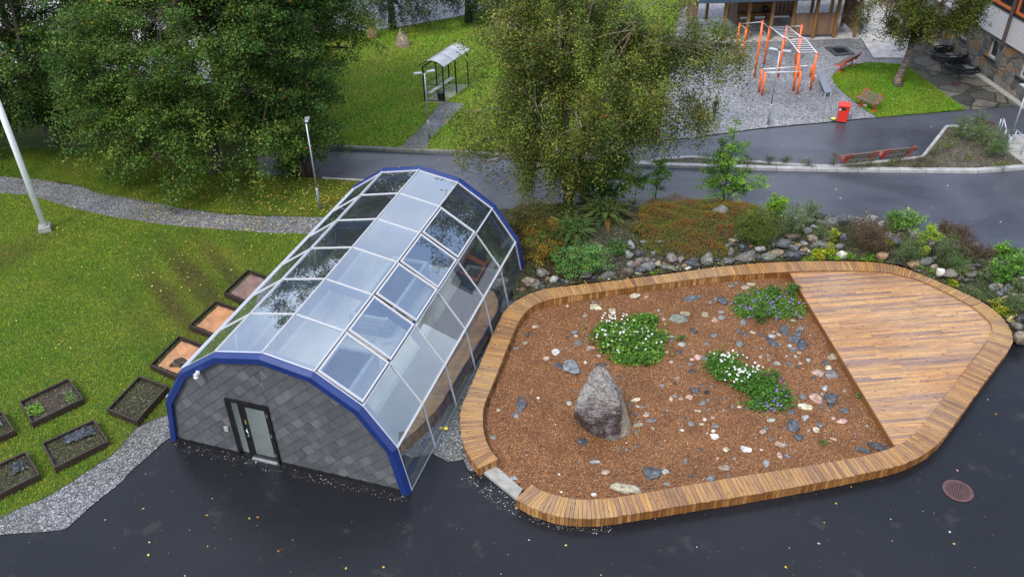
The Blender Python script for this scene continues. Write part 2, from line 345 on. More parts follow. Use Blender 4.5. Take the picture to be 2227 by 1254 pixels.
M['kerb']=plain('kerb_stone',(.30,.30,.285),.7,var=.25,scale=3,bump=.3)
M['kerbdark']=plain('mossy_kerb',(.12,.125,.105),.75,var=.35,scale=3,bump=.3)
def floormat():
    m=NT('greenhouse_floor'); v=m.co('Object'); c=m.ramp(m.noise(v,.9,6,.6),[(.3,(.46,.42,.33)),(.6,(.62,.58,.48)),(.8,(.68,.65,.57))]); c=m.mix(m.ramp(m.noise(v,1.7,3),[(.62,0.),(.68,.45)]),c,(.15,.14,.12)); return m.set(c,.5,0,.4)
M['floor']=floormat()
M['white']=plain('white_aluminium',(.47,.47,.48),.35,.1,.05); M['silver']=plain('silver_aluminium',(.45,.46,.48),.4,.4,.08); M['steel']=plain('galvanised_steel',(.42,.44,.46),.45,.6,.12)
M['polewhite']=plain('white_gloss_paint',(.88,.88,.88),.3,0,.03); M['farroad']=plain('sky_sheen_asphalt',(.13,.135,.15),.5,0,.2,.8); M['blue']=plain('blue_sheet_metal',(.005,.021,.120),.45,.0,.12,3); M['bluerib']=plain('blue_steel_rib',(.018,.055,.22),.4,0,.1)  # farroad: pale base colour stands in for the sky reflected in asphalt
M['black']=plain('black_metal',(.012,.012,.013),.35,.2,.2); M['rubber']=plain('black_plastic',(.012,.013,.016),.35,0,.3)
M['orange']=plain('orange_paint',(.78,.13,.015),.4,0,.08); M['red']=plain('red_paint',(.58,.030,.018),.4,0,.12); M['rail']=plain('rail_white_metal',(.60,.61,.62),.35,.3,.06)
M['darkwood']=plain('dark_stained_boards',(.030,.017,.012),.55,0,.35,8,.3); M['slat']=plain('weathered_slats',(.12,.085,.065),.6,0,.3,8,.3)
M['shedwood']=woodmat('shed_boards',[(0,(.17,.115,.085)),(.5,(.23,.155,.115)),(1,(.20,.14,.11))],.6)
M['post']=woodmat('impregnated_timber',[(0,(.20,.11,.04)),(.5,(.27,.15,.06)),(1,(.22,.13,.06))],.6)
M['deck']=woodmat('wet_deck_boards',[(0,(.17,.11,.095)),(.22,(.24,.155,.12)),(.42,(.36,.21,.105)),(.6,(.47,.27,.115)),(.75,(.28,.175,.12)),(.88,(.38,.23,.12)),(1,(.50,.30,.14))],.36)
M['benchwood']=woodmat('bench_boards',[(0,(.17,.10,.065)),(.3,(.27,.155,.075)),(.55,(.37,.215,.080)),(.75,(.24,.14,.08)),(1,(.44,.26,.09))],.40)
M['cladwood']=woodmat('bench_cladding',[(0,(.17,.075,.022)),(.5,(.27,.125,.036)),(1,(.42,.225,.085))],.5)
M['leaf']=leafmat('foliage'); M['petal']=leafmat('petals',.6,.3)
M['bark']=plain('bark',(.060,.045,.033),.85,0,.45,9,.8)
def birchbark():
    m=NT('birch_bark'); v=m.co('Object',(1,1,5)); n=m.noise(v,2.5,5,.7); return m.set(m.ramp(n,[(.35,(.03,.026,.024)),(.5,(.16,.12,.095)),(.65,(.33,.25,.20))]),.75,0,.2,bump=n,bstr=.5,bdist=.02)
M['birch']=birchbark()
def slatemat():
    m=NT('slate_tiles'); r=m.attr('rnd'); v=m.co('Object'); c=m.ramp(r,[(0,(.070,.072,.077)),(.5,(.083,.085,.091)),(.88,(.098,.100,.106)),(1,(.115,.117,.123))]); mp=m.co('Object',(1,1,1)); n=m.noise(v,7,5,.7,.4); c=m.mix(.8,c,m.ramp(n,[(.3,.75),(.55,1.),(.75,1.35)]),'MULTIPLY')
    return m.set(c,m.ramp(n,[(.3,.3),(.7,.5)]),0,.5,bump=n,bstr=.3,bdist=.01)
M['slate']=slatemat()
def glassmat(name,tint=(.86,.93,.91),dirt=.04,ior=1.62,base=.20):
    m=NT(name); t=m.t; t.nodes.remove(m.b)
    tr=m.n('ShaderNodeBsdfTransparent'); tr.inputs[0].default_value=(*tint,1); gl=m.n('ShaderNodeBsdfGlossy'); gl.inputs['Roughness'].default_value=.015; gl.inputs['Color'].default_value=(.84,.92,1,1)
    fr=m.n('ShaderNodeFresnel'); fr.inputs[0].default_value=ior; x=m.n('ShaderNodeMixShader'); m.l(m.math('MINIMUM',m.math('ADD',m.math('MULTIPLY',fr.outputs[0],1.7),base),.95),x.inputs[0]); m.l(tr.outputs[0],x.inputs[1]); m.l(gl.outputs[0],x.inputs[2])
    df=m.n('ShaderNodeBsdfDiffuse'); df.inputs[0].default_value=(.5,.56,.6,1); v=m.co('Object'); n=m.noise(v,1.3,5,.65,.5); s=m.noise(m.co('Object',(9,9,.7)),3,3)
    dd=m.mix(.5,m.ramp(n,[(.35,dirt*.4),(.7,dirt*2.)]),m.ramp(s,[(.4,dirt*.5),(.7,dirt*1.4)])); y=m.n('ShaderNodeMixShader'); m.l(dd,y.inputs[0]); m.l(x.outputs[0],y.inputs[1]); m.l(df.outputs[0],y.inputs[2]); m.l(y.outputs[0],m.out.inputs['Surface']); return m.mat
M['glass']=glassmat('greenhouse_glass'); M['clear']=glassmat('door_glass',(.9,.95,.93),.05,1.5,.02)
def clapmat():
    m=NT('white_clapboard'); v=m.co('Object'); s=m.n('ShaderNodeSeparateXYZ'); m.l(v,s.inputs[0]); f=m.math('FRACT',m.math('MULTIPLY',s.outputs[2],7.)); n=m.noise(m.co('Object',(1,1,10)),3,4)
    c=m.mix(m.ramp(f,[(0,1.),(.07,1.),(.12,0.)]),(.55,.54,.56),(.22,.22,.23)); c=m.mix(.4,c,m.ramp(n,[(.3,.8),(.7,1.1)]),'MULTIPLY'); return m.set(c,.6,0,.3,bump=f,bstr=.4,bdist=.02)
M['clap']=clapmat()
M['cardboard']=plain('wet_cardboard',(.36,.17,.075),.45,0,.28,3,.5); M['cardgrey']=plain('grey_wet_cardboard',(.17,.105,.085),.5,0,.25,3,.5); M['fabric']=plain('black_fabric',(.028,.031,.042),.45,0,.5,6,.8)
M['roofsheet']=plain('wet_roof_sheet',(.30,.32,.36),.3,.3,.15,1.5); M['shelterroof']=plain('shelter_roof_sheet',(.34,.35,.35),.3,.1,.15,1.5)
def blockmat():
    m=NT('light_block_wall'); v=m.co('Object'); b=m.n('ShaderNodeTexBrick'); b.inputs['Scale'].default_value=1.; b.inputs['Brick Width'].default_value=.5; b.inputs['Row Height'].default_value=.2; b.inputs['Mortar Size'].default_value=.012; b.inputs['Color1'].default_value=(.42,.41,.39,1); b.inputs['Color2'].default_value=(.34,.335,.32,1); b.inputs['Mortar'].default_value=(.2,.2,.19,1)
    s=m.n('ShaderNodeSeparateXYZ'); m.l(v,s.inputs[0]); c=m.n('ShaderNodeCombineXYZ'); m.l(m.math('ADD',s.outputs[0],s.outputs[1]),c.inputs[0]); m.l(s.outputs[2],c.inputs[1]); m.l(c.outputs[0],b.inputs['Vector']); return m.set(b.outputs[0],.7,0,.3)
M['block']=blockmat()
M['rust']=plain('rusty_iron',(.10,.050,.045),.55,.3,.3,10,.4)
M['void']=plain('dark_gap',(.006,.006,.006),.9)
# ================= THE SETTING =================
def sheet(name,poly,z,mat,kind='structure',thick=0.,jag=0.,step=.35):
    P=[Vector((p[0],p[1],z)) for p in poly]
    if jag>0:
        Q=[]; r=random.Random(len(poly)*13)
        for i in range(len(P)):
            a,b=P[i],P[(i+1)%len(P)]; n=max(1,int((b-a).length/step)); n=min(n,160)
            for k in range(n):
                q=a.lerp(b,k/n)
                if 0<k: q+=Vector((r.uniform(-jag,jag),r.uniform(-jag,jag),0))
                Q.append(q)
        P=Q
    m=MB()
    if thick: m.prism(P,z-thick,z)
    else:
        ar=sum(P[i].x*P[(i+1)%len(P)].y-P[(i+1)%len(P)].x*P[i].y for i in range(len(P)))
        if ar<0: P=P[::-1]
        m.add(P,[tuple(range(len(P)))])
    o=m.build(name,mat); tag(o,kind=kind); return o
def gp(l,z=0.): return [G(x,y,z) for x,y in l]
sheet('ground',[(-260,-60),(260,-60),(260,420),(-260,420)],-.06,M['grass'])
# asphalt yard and roads, one sheet
ROAD_TOP=[(560,312),(710,322),(750,324),(880,330),(995,335),(1097,341),(1167,341),(1227,333),(1314,321),(1408,308),(1500,303),(1640,283),(1700,277),(1830,265),(1905,257),(2101,240),(2227,229),(2600,196)]
asp=gp([(-700,1130),(-200,1196),(0,1163),(60,1158),(143,1150),(374,948),(520,780),(700,640),(830,470),(800,395),(700,386),(560,380)]+ROAD_TOP)+[Vector((60,36,0)),Vector((60,-20,0)),Vector((-60,-20,0))]
sheet('asphalt_yard',asp,0.,M['asphalt'])
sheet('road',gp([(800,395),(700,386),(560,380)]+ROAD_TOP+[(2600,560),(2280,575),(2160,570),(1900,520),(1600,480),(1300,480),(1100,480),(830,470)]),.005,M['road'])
# lawns
lawnA=gp([(-600,424),(0,421),(60,425),(150,452),(250,475),(350,490),(470,500),(570,508),(720,512),(700,640),(372,900),(330,915),(300,927),(250,985),(180,1032),(100,1082),(0,1128),(-200,1185),(-700,1290)])
sheet('lawn',lawnA,.035,M['grass'],jag=.05)
lawnB=gp([(-600,330),(-600,392),(0,384),(80,390),(160,402),(230,419),(300,433),(400,454),(480,465),(560,470),(760,474),(812,392),(700,388),(560,382),(560,312),(300,300),(0,300)])
sheet('lawn',lawnB,.03,M['grass'],jag=.05)
lawnC=gp([(300,306),(560,314),(710,320),(750,322),(880,327),(995,332),(1097,338),(1167,338),(1227,330),(1314,318),(1408,305),(1432,300),(1452,180),(1470,60),(1482,20),(1600,-30),(1200,-20),(999,38),(942,47),(888,57.5),(831,65),(791,68),(600,120),(500,180)])
sheet('lawn',lawnC,.045,M['grass'],jag=.04)
lawnD=gp([(1907,257),(1861,225),(1830,199),(1813,181),(1809,168),(1823,155),(1851,143),(1884,138),(1966,141),(2017,178),(2060,211),(2101,240)])
sheet('lawn',lawnD,.04,M['grass'],jag=.05)
# gravel
pathA=gp([(-600,392),(0,384),(80,390),(160,402),(230,419),(300,433),(400,454),(480,465),(560,470),(760,474),(720,512),(570,508),(470,500),(350,490),(250,475),(150,452),(60,425),(0,421),(-600,424)])
sheet('gravel_path',pathA,.018,M['gravel'],jag=.06)
strip=gp([(372,885),(374,948),(143,1150),(60,1158),(0,1163),(-200,1196),(-700,1350),(-700,1270),(-200,1180),(0,1120),(100,1075),(180,1025),(250,975),(300,917)])
sheet('gravel_strip',strip,.016,M['gravel'],jag=.05)
pathC=gp([(865,327),(925,329),(935,305),(985,255),(1010,228),(960,222),(915,280)])
sheet('gravel_path',pathC,.058,M['gravel'],jag=.05)
sheet('gravel_patch',gp([(937,984),(975,1004),(1008,999),(1019,1023),(1042,1026),(1020,960),(1050,770),(1150,640),(1137,600),(1110,640)]),.012,M['gravel'],jag=.03)
yard=gp([(1408,306),(1500,301),(1640,281),(1700,275),(1830,263),(1907,256),(1861,224),(1830,199),(1813,181),(1809,168),(1823,155),(1851,143),(1884,138),(1966,142),(1990,60),(2000,-60),(1480,-60),(1478,22),(1466,60),(1448,180),(1428,300)])
sheet('gravel_playground',yard,.022,M['gravel2'],jag=.03)
sheet('stone_paving',gp([(1966,142),(2017,179),(2060,212),(2101,241),(2240,229),(2227,200),(2105,128),(2040,75),(1985,80)]),.024,M['pave'])
sheet('paved_forecourt',gp([(1872,84),(1900,128),(1975,128),(1990,82),(2045,78),(2060,40),(2000,-60),(1890,-60)]),.06,M['pale'])
# far road and pavement beyond the trees
sheet('upper_road',gp([(560,150),(700,92),(791,66.5),(831,63.5),(888,56),(942,45.5),(999,36),(1200,-24),(1600,-60),(1500,-160),(1000,-110),(820,-60),(600,10),(300,100)]),.015,M['farroad'])
sheet('parking_area',gp([(-900,120),(-100,175),(250,190),(420,190),(560,152),(600,12),(300,-60),(-900,-60)]),.02,M['pale'])
# kerbs
def kerb(pts,wd,h,mat,label,z0=-.04,gap=.012,L=1.0,group='kerb stones along the roads'):
    m=MB(); P=[Vector((p.x,p.y,0)) for p in pts]
    for a,b in zip(P[:-1],P[1:]):
        d=(b-a); n=max(1,round(d.length/L)); u=d.normalized(); pr=Vector((-u.y,u.x,0))*wd/2
        for k in range(n):
            s=a+d*(k/n)+u*gap*.5; e=a+d*((k+1)/n)-u*gap*.5
            m.prism([s-pr,e-pr,e+pr,s+pr],z0,h+random.uniform(-.004,.004))
    o=m.build('kerb',mat,bevel=.012); tag(o,label,'kerb',group,'structure'); return o
kerb(gp([(560,311)]+[(710,321),(750,323),(880,329),(995,334),(1097,341),(1167,341),(1227,332),(1314,320),(1408,307),(1445,311)]),.24,.14,M['kerbdark'],'long grey kerb along the upper lawn')
kerb(gp([(700,388.5),(800,394)]),.14,.06,M['kerb'],'short kerb behind the greenhouse')
isl_front=[(1378,360),(1500,364),(1687,369.5),(1818,371.5),(1955,373),(2123,374.5),(2227,366.5),(2400,352)]
isl_back=[(1378,360),(1440,351),(1500,346.5),(1634,356),(1687,360.5),(1734,364),(1811,366.5),(1852,362),(1918,356),(2006,346),(2057,280)]
sheet('planting_bed',gp(isl_front+[(2300,300),(2230,365),(2222,357),(2180,327),(2166,297),(2073,279)]+isl_back[::-1][:-1]),.10,M['islandsoil'])
kerb(gp(isl_front),.26,.15,M['kerb'],'pale kerb in front of the planting bed')
kerb(gp(isl_back+[(2073,279),(2100,283)]),.15,.16,M['kerb'],'thin pale kerb behind the planting bed')
# rock garden bank between the curved bench and the road
BK_IN=[(1118,650),(1160,630),(1265,612),(1337,607),(1394,598),(1480,587),(1552,577),(1650,567),(1780,562),(1885,564),(1960,573),(2034,605),(2078,623),(2130,646),(2163,668),(2191,697),(2205,735)]
BK_OUT=[(1060,452),(1140,450),(1265,452),(1337,450),(1394,447),(1480,445),(1552,442),(1640,452),(1730,470),(1860,474),(1960,497),(2040,520),(2110,540),(2160,553),(2210,566),(2260,590),(2330,700)]
bin_=[G(x,y,.25) for x,y in BK_IN]; bout=[G(x,y,0) for x,y in BK_OUT]
NB=len(bin_); NV=14
def bank_h(t,u): return .22+(1-t)*.0+.62*math.sin(PI*min(1,t*1.02))**.8*(1 if u>.12 else .9) if t<.98 else .02
BV=[];BF=[]; sub=6
for i in range((NB-1)*sub+1):
    k=min(i//sub,NB-2); f=i/sub-k
    a=bin_[k].lerp(bin_[k+1],f); b=bout[k].lerp(bout[k+1],f)
    for j in range(NV+1):
        t=j/NV; p=a.lerp(b,t); z=(.20*(1-t)+.55*math.sin(PI*t)**.9)*(1 if j<NV else 0)+(.0 if j<NV else -.03)
        if 0<j<NV: z+=.06*math.sin(p.x*2.1+1)*math.cos(p.y*2.7)+rng.normal()*.02
        BV.append((p.x,p.y,z))
for i in range((NB-1)*sub):
    for j in range(NV): q=i*(NV+1)+j; BF.append((q,q+NV+1,q+NV+2,q+1))
mb=MB(); mb.add(BV,BF); tag(mb.build('rock_garden_bank',M['bank'],smooth=True),kind='structure')
BVn=np.array(BV)
def bankz(x,y):
    d=(BVn[:,0]-x)**2+(BVn[:,1]-y)**2; k=np.argsort(d)[:3]; w_=1/(d[k]+1e-4); return float((BVn[k,2]*w_).sum()/w_.sum()) if d[k[0]]<.6 else .05
def Gb(px,py):
    z=.3
    for _ in range(5): p=G(px,py,z); z=bankz(p.x,p.y)
    return G(px,py,z)
# ================= CURVED BENCH RING =================
ZB=.36; ZS=.05
OUT=[(1121,1084),(1148.5,1100),(1186,1114.5),(1224,1124),(1268,1127.7),(1312,1126.4),(1378,1116),(1463,1102),(1557,1087),(1630,1075.5),(1761,1052.5),(1869,1031),(1956,1012.4),(2000,993),(2034.5,971),(2065,936),(2108.4,877),(2152,814.7),(2204,749),(2203,730),(2191,701.7),(2162.7,673.4),(2130,651.7),(2078,627.8),(2034.5,609),(1991,591),(1958,579),(1930,573),(1885,568.7),(1780,567),(1710,569),(1650,571.5),(1552,581),(1480.6,591.7),(1394.5,602.5),(1337,610),(1265,618),(1193.5,626),(1157.6,635),(1127,650),(1100,671),(1083,703),(1065,742),(1050,776),(1031.8,822),(1010,868),(1001,895),(1000,923),(1005,957),(1016,985.7),(1041,1018)]
INN=[(1155,1051.6),(1173,1064),(1198.8,1073.6),(1242.7,1083.7),(1272,1086),(1299,1085),(1337,1081.5),(1431,1065.8),(1550,1045),(1630,1032),(1760.7,1012.4),(1840,998),(1882,990.7),(1947.6,971),(1978,953.7),(2008.5,923),(2052,866),(2108,794),(2158.4,728),(2157.7,707),(2147,692),(2117,666),(2061,636),(1997.3,606),(1962,598),(1930,590.4),(1880,588),(1780,586.7),(1712.4,590.4),(1650,594),(1560,600),(1462,612),(1354.7,626.4),(1283,637),(1218,645.4),(1175,656),(1153.8,667.6),(1135.8,685.6),(1125,703.5),(1103.5,754),(1078.4,818),(1055,873),(1049.7,893.7),(1050,916.5),(1051,935.4),(1060.5,970),(1083.5,998)]
def smoothpl(P,it=1):
    P=[Vector((p.x,p.y,0)) for p in P]
    for _ in range(it):
        Q=[P[0]]
        for a,b in zip(P[:-1],P[1:]): Q+= [a.lerp(b,.25),a.lerp(b,.75)]
        Q.append(P[-1]); P=Q
    return P
def arclen(P):
    L=[0]
    for a,b in zip(P[:-1],P[1:]): L.append(L[-1]+(b-a).length)
    return L
def at_len(P,L,s):
    s=max(0,min(s,L[-1])); i=0
    lo,hi=0,len(L)-1
    while hi-lo>1:
        mid=(lo+hi)//2
        if L[mid]<=s: lo=mid
        else: hi=mid
    d=L[hi]-L[lo]; return P[lo].lerp(P[hi],(s-L[lo])/d if d>0 else 0)
PO=smoothpl([G(x,y,ZB) for x,y in OUT],1); PI_=smoothpl([G(x,y,ZB) for x,y in INN],1); LO=arclen(PO); LI=arclen(PI_)
# match outer to inner by nearest progression
NS=400; Os=[at_len(PO,LO,LO[-1]*k/NS) for k in range(NS+1)]
Is=[];cur=0.
for k,o in enumerate(Os):
    if k==0: Is.append(0.);continue
    if k==NS: Is.append(LI[-1]); continue
    best=min((( at_len(PI_,LI,s)-o).length,s) for s in [cur+d*.02 for d in range(0,25)]); cur=min(best[1],LI[-1]); Is.append(cur)
Isn=np.array(Is); Isn=np.convolve(np.pad(Isn,8,'edge'),np.ones(17)/17,'valid'); Isn[0]=0; Isn[-1]=LI[-1]
bench=thing('curved_bench',G(1500,1060,0),0,'long low curved timber bench ringing the gravel bed','bench')
seat=MB(); clo=MB(); cli=MB(); ncl=int(LO[-1]/.118)
dark=random.Random(3); tone=.5
def bench_sec(k):
    s=k/ncl*NS; i=min(int(s),NS-1); f=s-i; o=Os[i].lerp(Os[i+1],f); si=Isn[i]*(1-f)+Isn[i+1]*f; return o,at_len(PI_,LI,si)
for k in range(ncl):
    o0,i0=bench_sec(k+.045); o1,i1=bench_sec(k+.955)
    if k%7==0: tone=dark.random()
    r=min(1,max(0,tone*.6+dark.random()*.45-.02))
    j=dark.uniform(-.012,.012); 
    dO=(o0-i0).normalized()*(.0+j)
    q=[o0+dO,o1+dO,i1,i0]; W=(o0-i0).length; bw=(o1-o0).length
    zt=ZB+dark.uniform(-.0015,.0015)
    b=[Vector((p.x,p.y,ZB-.028)) for p in q]; t=[Vector((p.x,p.y,zt)) for p in q]
    uq=[(0,0),(0,bw),(W,bw),(W,0)]; s4=[(0,0),(0,bw),(.03,bw),(.03,0)]
    ar=(q[1]-q[0]).cross(q[3]-q[0]).z
    if ar<0: b=[b[0],b[3],b[2],b[1]]; t=[t[0],t[3],t[2],t[1]]; uq=[uq[0],uq[3],uq[2],uq[1]]
    seat.hull_quadbox(b,t,0,r,[uq,uq]+[s4]*4)
    for (p,pn,cl,sg) in ((o0,i0,clo,-1),(i0,o0,cli,-1)):
        pass
    def clad(a0,a1,inward0,inward1,cl,zb):
        u0=(inward0-a0).normalized(); u1=(inward1-a1).normalized()
        a=a0+u0*.022; bb=a1+u1*.022; c=bb+u1*.022; d=a+u0*.022
        z1=ZB-.029; lo=[Vector((x.x,x.y,zb)) for x in (a,bb,c,d)]; hi=[Vector((x.x,x.y,z1)) for x in (a,bb,c,d)]
        if (bb-a).cross(d-a).z<0: lo=[lo[0],lo[3],lo[2],lo[1]]; hi=[hi[0],hi[3],hi[2],hi[1]]
        s=[(0,0),(0,bw),(ZB,bw),(ZB,0)]; s=[(0,0),(0,bw),(ZB,bw),(ZB,0)]; vv=[(zb,0),(zb,bw),(z1,bw),(z1,0)]
        cl.hull_quadbox(lo,hi,0,min(1,max(0,dark.random()**1.5)),[vv,vv]+[vv]*4)
    clad(o0,o1,i0,i1,clo,dark.uniform(.012,.03))
    di=(i1-i0).length
    if di>.02: clad(i0,i1,o0,o1,cli,dark.uniform(.0,.02))
# end caps
def endcap(o,i,nxt,cl):
    d=(i-o); n=6; t=(nxt-o).normalized()
    for k in range(n):
        a=o+d*(.05+.9*k/n); b=o+d*(.05+.9*(k+1)/n-.005); a=a+t*.02; b=b+t*.02; c=b+t*.022; e=a+t*.022
        lo=[a,b,c,e]
        if (b-a).cross(e-a).z<0: lo=[a,e,c,b]
        vv=[(.02,0),(.02,.09),(.3,.09),(.3,0)]
        cl.hull_quadbox([Vector((p.x,p.y,.02)) for p in lo],[Vector((p.x,p.y,ZB-.029)) for p in lo],0,dark.random(),[vv]*6)
o0,i0=bench_sec(0); o1,_=bench_sec(1); endcap(o0,i0,o1,clo)
o0,i0=bench_sec(ncl); o1,_=bench_sec(ncl-1); endcap(o0,i0,o1,clo)
seat.build('seat_boards',M['benchwood'],bench,world=True); clo.build('outer_cladding',M['cladwood'],bench,world=True); cli.build('inner_cladding',M['cladwood'],bench,world=True)
# garden bed filling
bed=[at_len(PI_,LI,LI[-1]*k/120) for k in range(121)]
c0=sum(bed,Vector())/len(bed)
bedp=[p+(p-c0).normalized()*.05 for p in bed]
# gently uneven gravel surface inside the bench
xs=[p.x for p in bedp]; ys=[p.y for p in bedp]
poly=np.array([(p.x,p.y) for p in bedp]); GX=np.arange(min(xs),max(xs),.22); GY=np.arange(min(ys),max(ys),.22)
def bedz(x,y): return ZS+.025*math.sin(x*1.3)*math.cos(y*1.1)+.012*math.sin(x*3.1+y*2.3)+.03
V=[];F=[];idx={}
m=MB(); m.prism(bedp,-.02,ZS-.005); 
for gx in range(len(GX)-1):
    for gy in range(len(GY)-1):
        x,y=GX[gx]+.11,GY[gy]+.11
        if inpoly(np.array([[x,y]]),poly)[0]:
            f=[]
            for dx,dy in ((0,0),(1,0),(1,1),(0,1)):
                kk=(gx+dx,gy+dy)
                if kk not in idx: idx[kk]=len(V); V.append((GX[kk[0]],GY[kk[1]],bedz(GX[kk[0]],GY[kk[1]])))
                f.append(idx[kk])
            F.append(tuple(f))
m2=MB(); m2.add(V,F); 
m.v+= [v for v in m2.v]; off=len(m.v)-len(m2.v)
for f in m2.f: m.f.append([k+off for k in f]); m.m.append(0); m.r.append(.5); m.uv.append(None); m.c.append(None)
tag(m.build('gravel_bed',M['bedsoil'],smooth=False),kind='structure')
# concrete strip in the gap of the bench
tag(MB().build and (lambda mm:(mm.prism([G(1076,1012,.06),G(1137,1064,.06),G(1124,1086,.06),G(1046,1023,.06)],-.03,.10),mm.build('concrete_threshold',M['concrete'],bevel=.01))[1])(MB()),'flat concrete threshold strip in the gap of the curved bench','kerb')
# deck
dk=[(1716,590),(1780,586.7),(1880,588),(1930,590.4),(1962,598),(1997.3,606),(2061,636),(2117,666),(2147,692),(2157.7,707),(2158.4,728),(2108,794),(2052,866),(2008.5,923),(1978,953.7),(1947.6,971)]
ZD=.295; dpoly=[G(x,y,ZD) for x,y in dk]; 
deck=thing('deck',G(1930,760,0),0,'large wedge shaped deck of wet boards inside the curved bench','deck')
ud=(G(2158,727,ZD)-G(1825,752,ZD)).normalized(); vd=Vector((-ud.y,ud.x,0)); o_=Vector(dpoly[0]); 
L2=[((p-o_).dot(ud),(p-o_).dot(vd)) for p in dpoly]
vmin,vmax=min(p[1] for p in L2),max(p[1] for p in L2); umin,umax=min(p[0] for p in L2),max(p[0] for p in L2)
ar=sum(L2[i][0]*L2[(i+1)%len(L2)][1]-L2[(i+1)%len(L2)][0]*L2[i][1] for i in range(len(L2)))
m=MB(); v=vmin; rr=random.Random(5); tone=.5
while v<vmax:
    bw=.105; u=umin-rr.random()*2.5
    tone=min(1,max(0,tone*.55+rr.random()*.45))
    while u<umax:
        L=rr.choice([1.6,2.4,3.0,3.6]); pc=[(u+.003,v+.0045),(u+L-.003,v+.0045),(u+L-.003,v+bw-.0045),(u+.003,v+bw-.0045)]
        q=clip_convex(pc,L2)
        if len(q)>=3:
            W=[o_+ud*a+vd*b for a,b in q]; r=min(1,max(0,tone+rr.uniform(-.2,.2)))
            m.prism(W,ZD-.028,ZD+rr.uniform(-.001,.001),0,r,uvf=lambda p:((Vector((p[0],p[1],0))-Vector((o_.x,o_.y,0))).dot(ud),(Vector((p[0],p[1],0))-Vector((o_.x,o_.y,0))).dot(vd)))
        u+=L
    v+=bw
m.build('deck_boards',M['deck'],deck,world=True)
m=MB(); a=dpoly[0];b=dpoly[-1]; d=(b-a).normalized(); n_=Vector((d.y,-d.x,0)); n_=n_ if n_.x<0 else -n_
L=(b-a).length; lo=[a,b,b+n_*.03,a+n_*.03]; vv=[(0,0),(L,0),(L,.3),(0,.3)]
m.hull_quadbox([Vector((p.x,p.y,.06)) for p in lo],[Vector((p.x,p.y,ZD-.002)) for p in lo],0,.1,[vv,vv]+[[(0,0),(L,0),(L,.3),(0,.3)]]*4)
m.build('edge_board',M['cladwood'],deck,world=True)
m=MB(); m.prism([p*1. for p in dpoly],.02,ZD-.035); m.build('joist_frame',M['void'],deck,world=True)
# ================= GREENHOUSE =================
GA=-.3131; GWd=7.6188; GL=10.6346
g0=Vector((-10.1035,18.5615,0))
PR=[(0,0),(.0361,.2093),(.1459,.3736),(.3099,.4867),(.5,.5237),(.6901,.4867),(.8541,.3736),(.9639,.2093),(1,0)]
PR=[(u*GWd,z*GWd) for u,z in PR]
gh=thing('greenhouse',g0,GA,'barrel vaulted glass greenhouse with blue edge trim and slate clad end wall','greenhouse')
def ghw(u,v,z): return g0+Vector((math.cos(GA)*u-math.sin(GA)*v,math.sin(GA)*u+math.cos(GA)*v,z))
def offprof(d):   # profile moved inward by d
    n=len(PR); out=[]
    cx=GWd/2
    nr=[]
    for i in range(n-1):
        a,b=PR[i],PR[i+1]; dx,dz=b[0]-a[0],b[1]-a[1]; l=math.hypot(dx,dz); nr.append((dz/l,-dx/l))   # inward normal
    for i in range(n):
        if i==0: out.append((PR[0][0]+d,0.)); continue
        if i==n-1: out.append((PR[-1][0]-d,0.)); continue
        a,b=nr[i-1],nr[i]; k=1+a[0]*b[0]+a[1]*b[1]; out.append((PR[i][0]+d*(a[0]+b[0])/k,PR[i][1]+d*(a[1]+b[1])/k))
    return out
def sweep(m,sec,mi=0):   # sec list of (inset, v); closed cross-section swept along the arch
    P=[offprof(s[0]) for s in sec]; n=len(PR); k=len(sec); V=[]
    for i in range(n):
        for j in range(k): V.append((P[j][i][0],sec[j][1],P[j][i][1]))
    F=[]
    for i in range(n-1):
        for j in range(k):
            q=(j+1)%k; F.append((i*k+j,i*k+q,(i+1)*k+q,(i+1)*k+j))
    F.append(tuple(range(k-1,-1,-1))); F.append(tuple(range((n-1)*k,n*k)))
    m.add(V,F,mi)
# blue trims
for name,v0,s in (('front_trim',0.,-1),('back_trim',GL,1)):
    m=MB(); sec=[(-.012,v0-s*.02),(-.012,v0+s*.02),(.065,v0+s*.16),(.235,v0+s*.16),(.235,v0-s*.02)] if s<0 else [(.0,v0+.0),(-.06,v0+.03),(-.065,v0+.20),(.24,v0+.20),(.24,v0-.02)]
    sweep(m,sec if s<0 else sec[::-1]); m.build(name,M['blue'],gh)
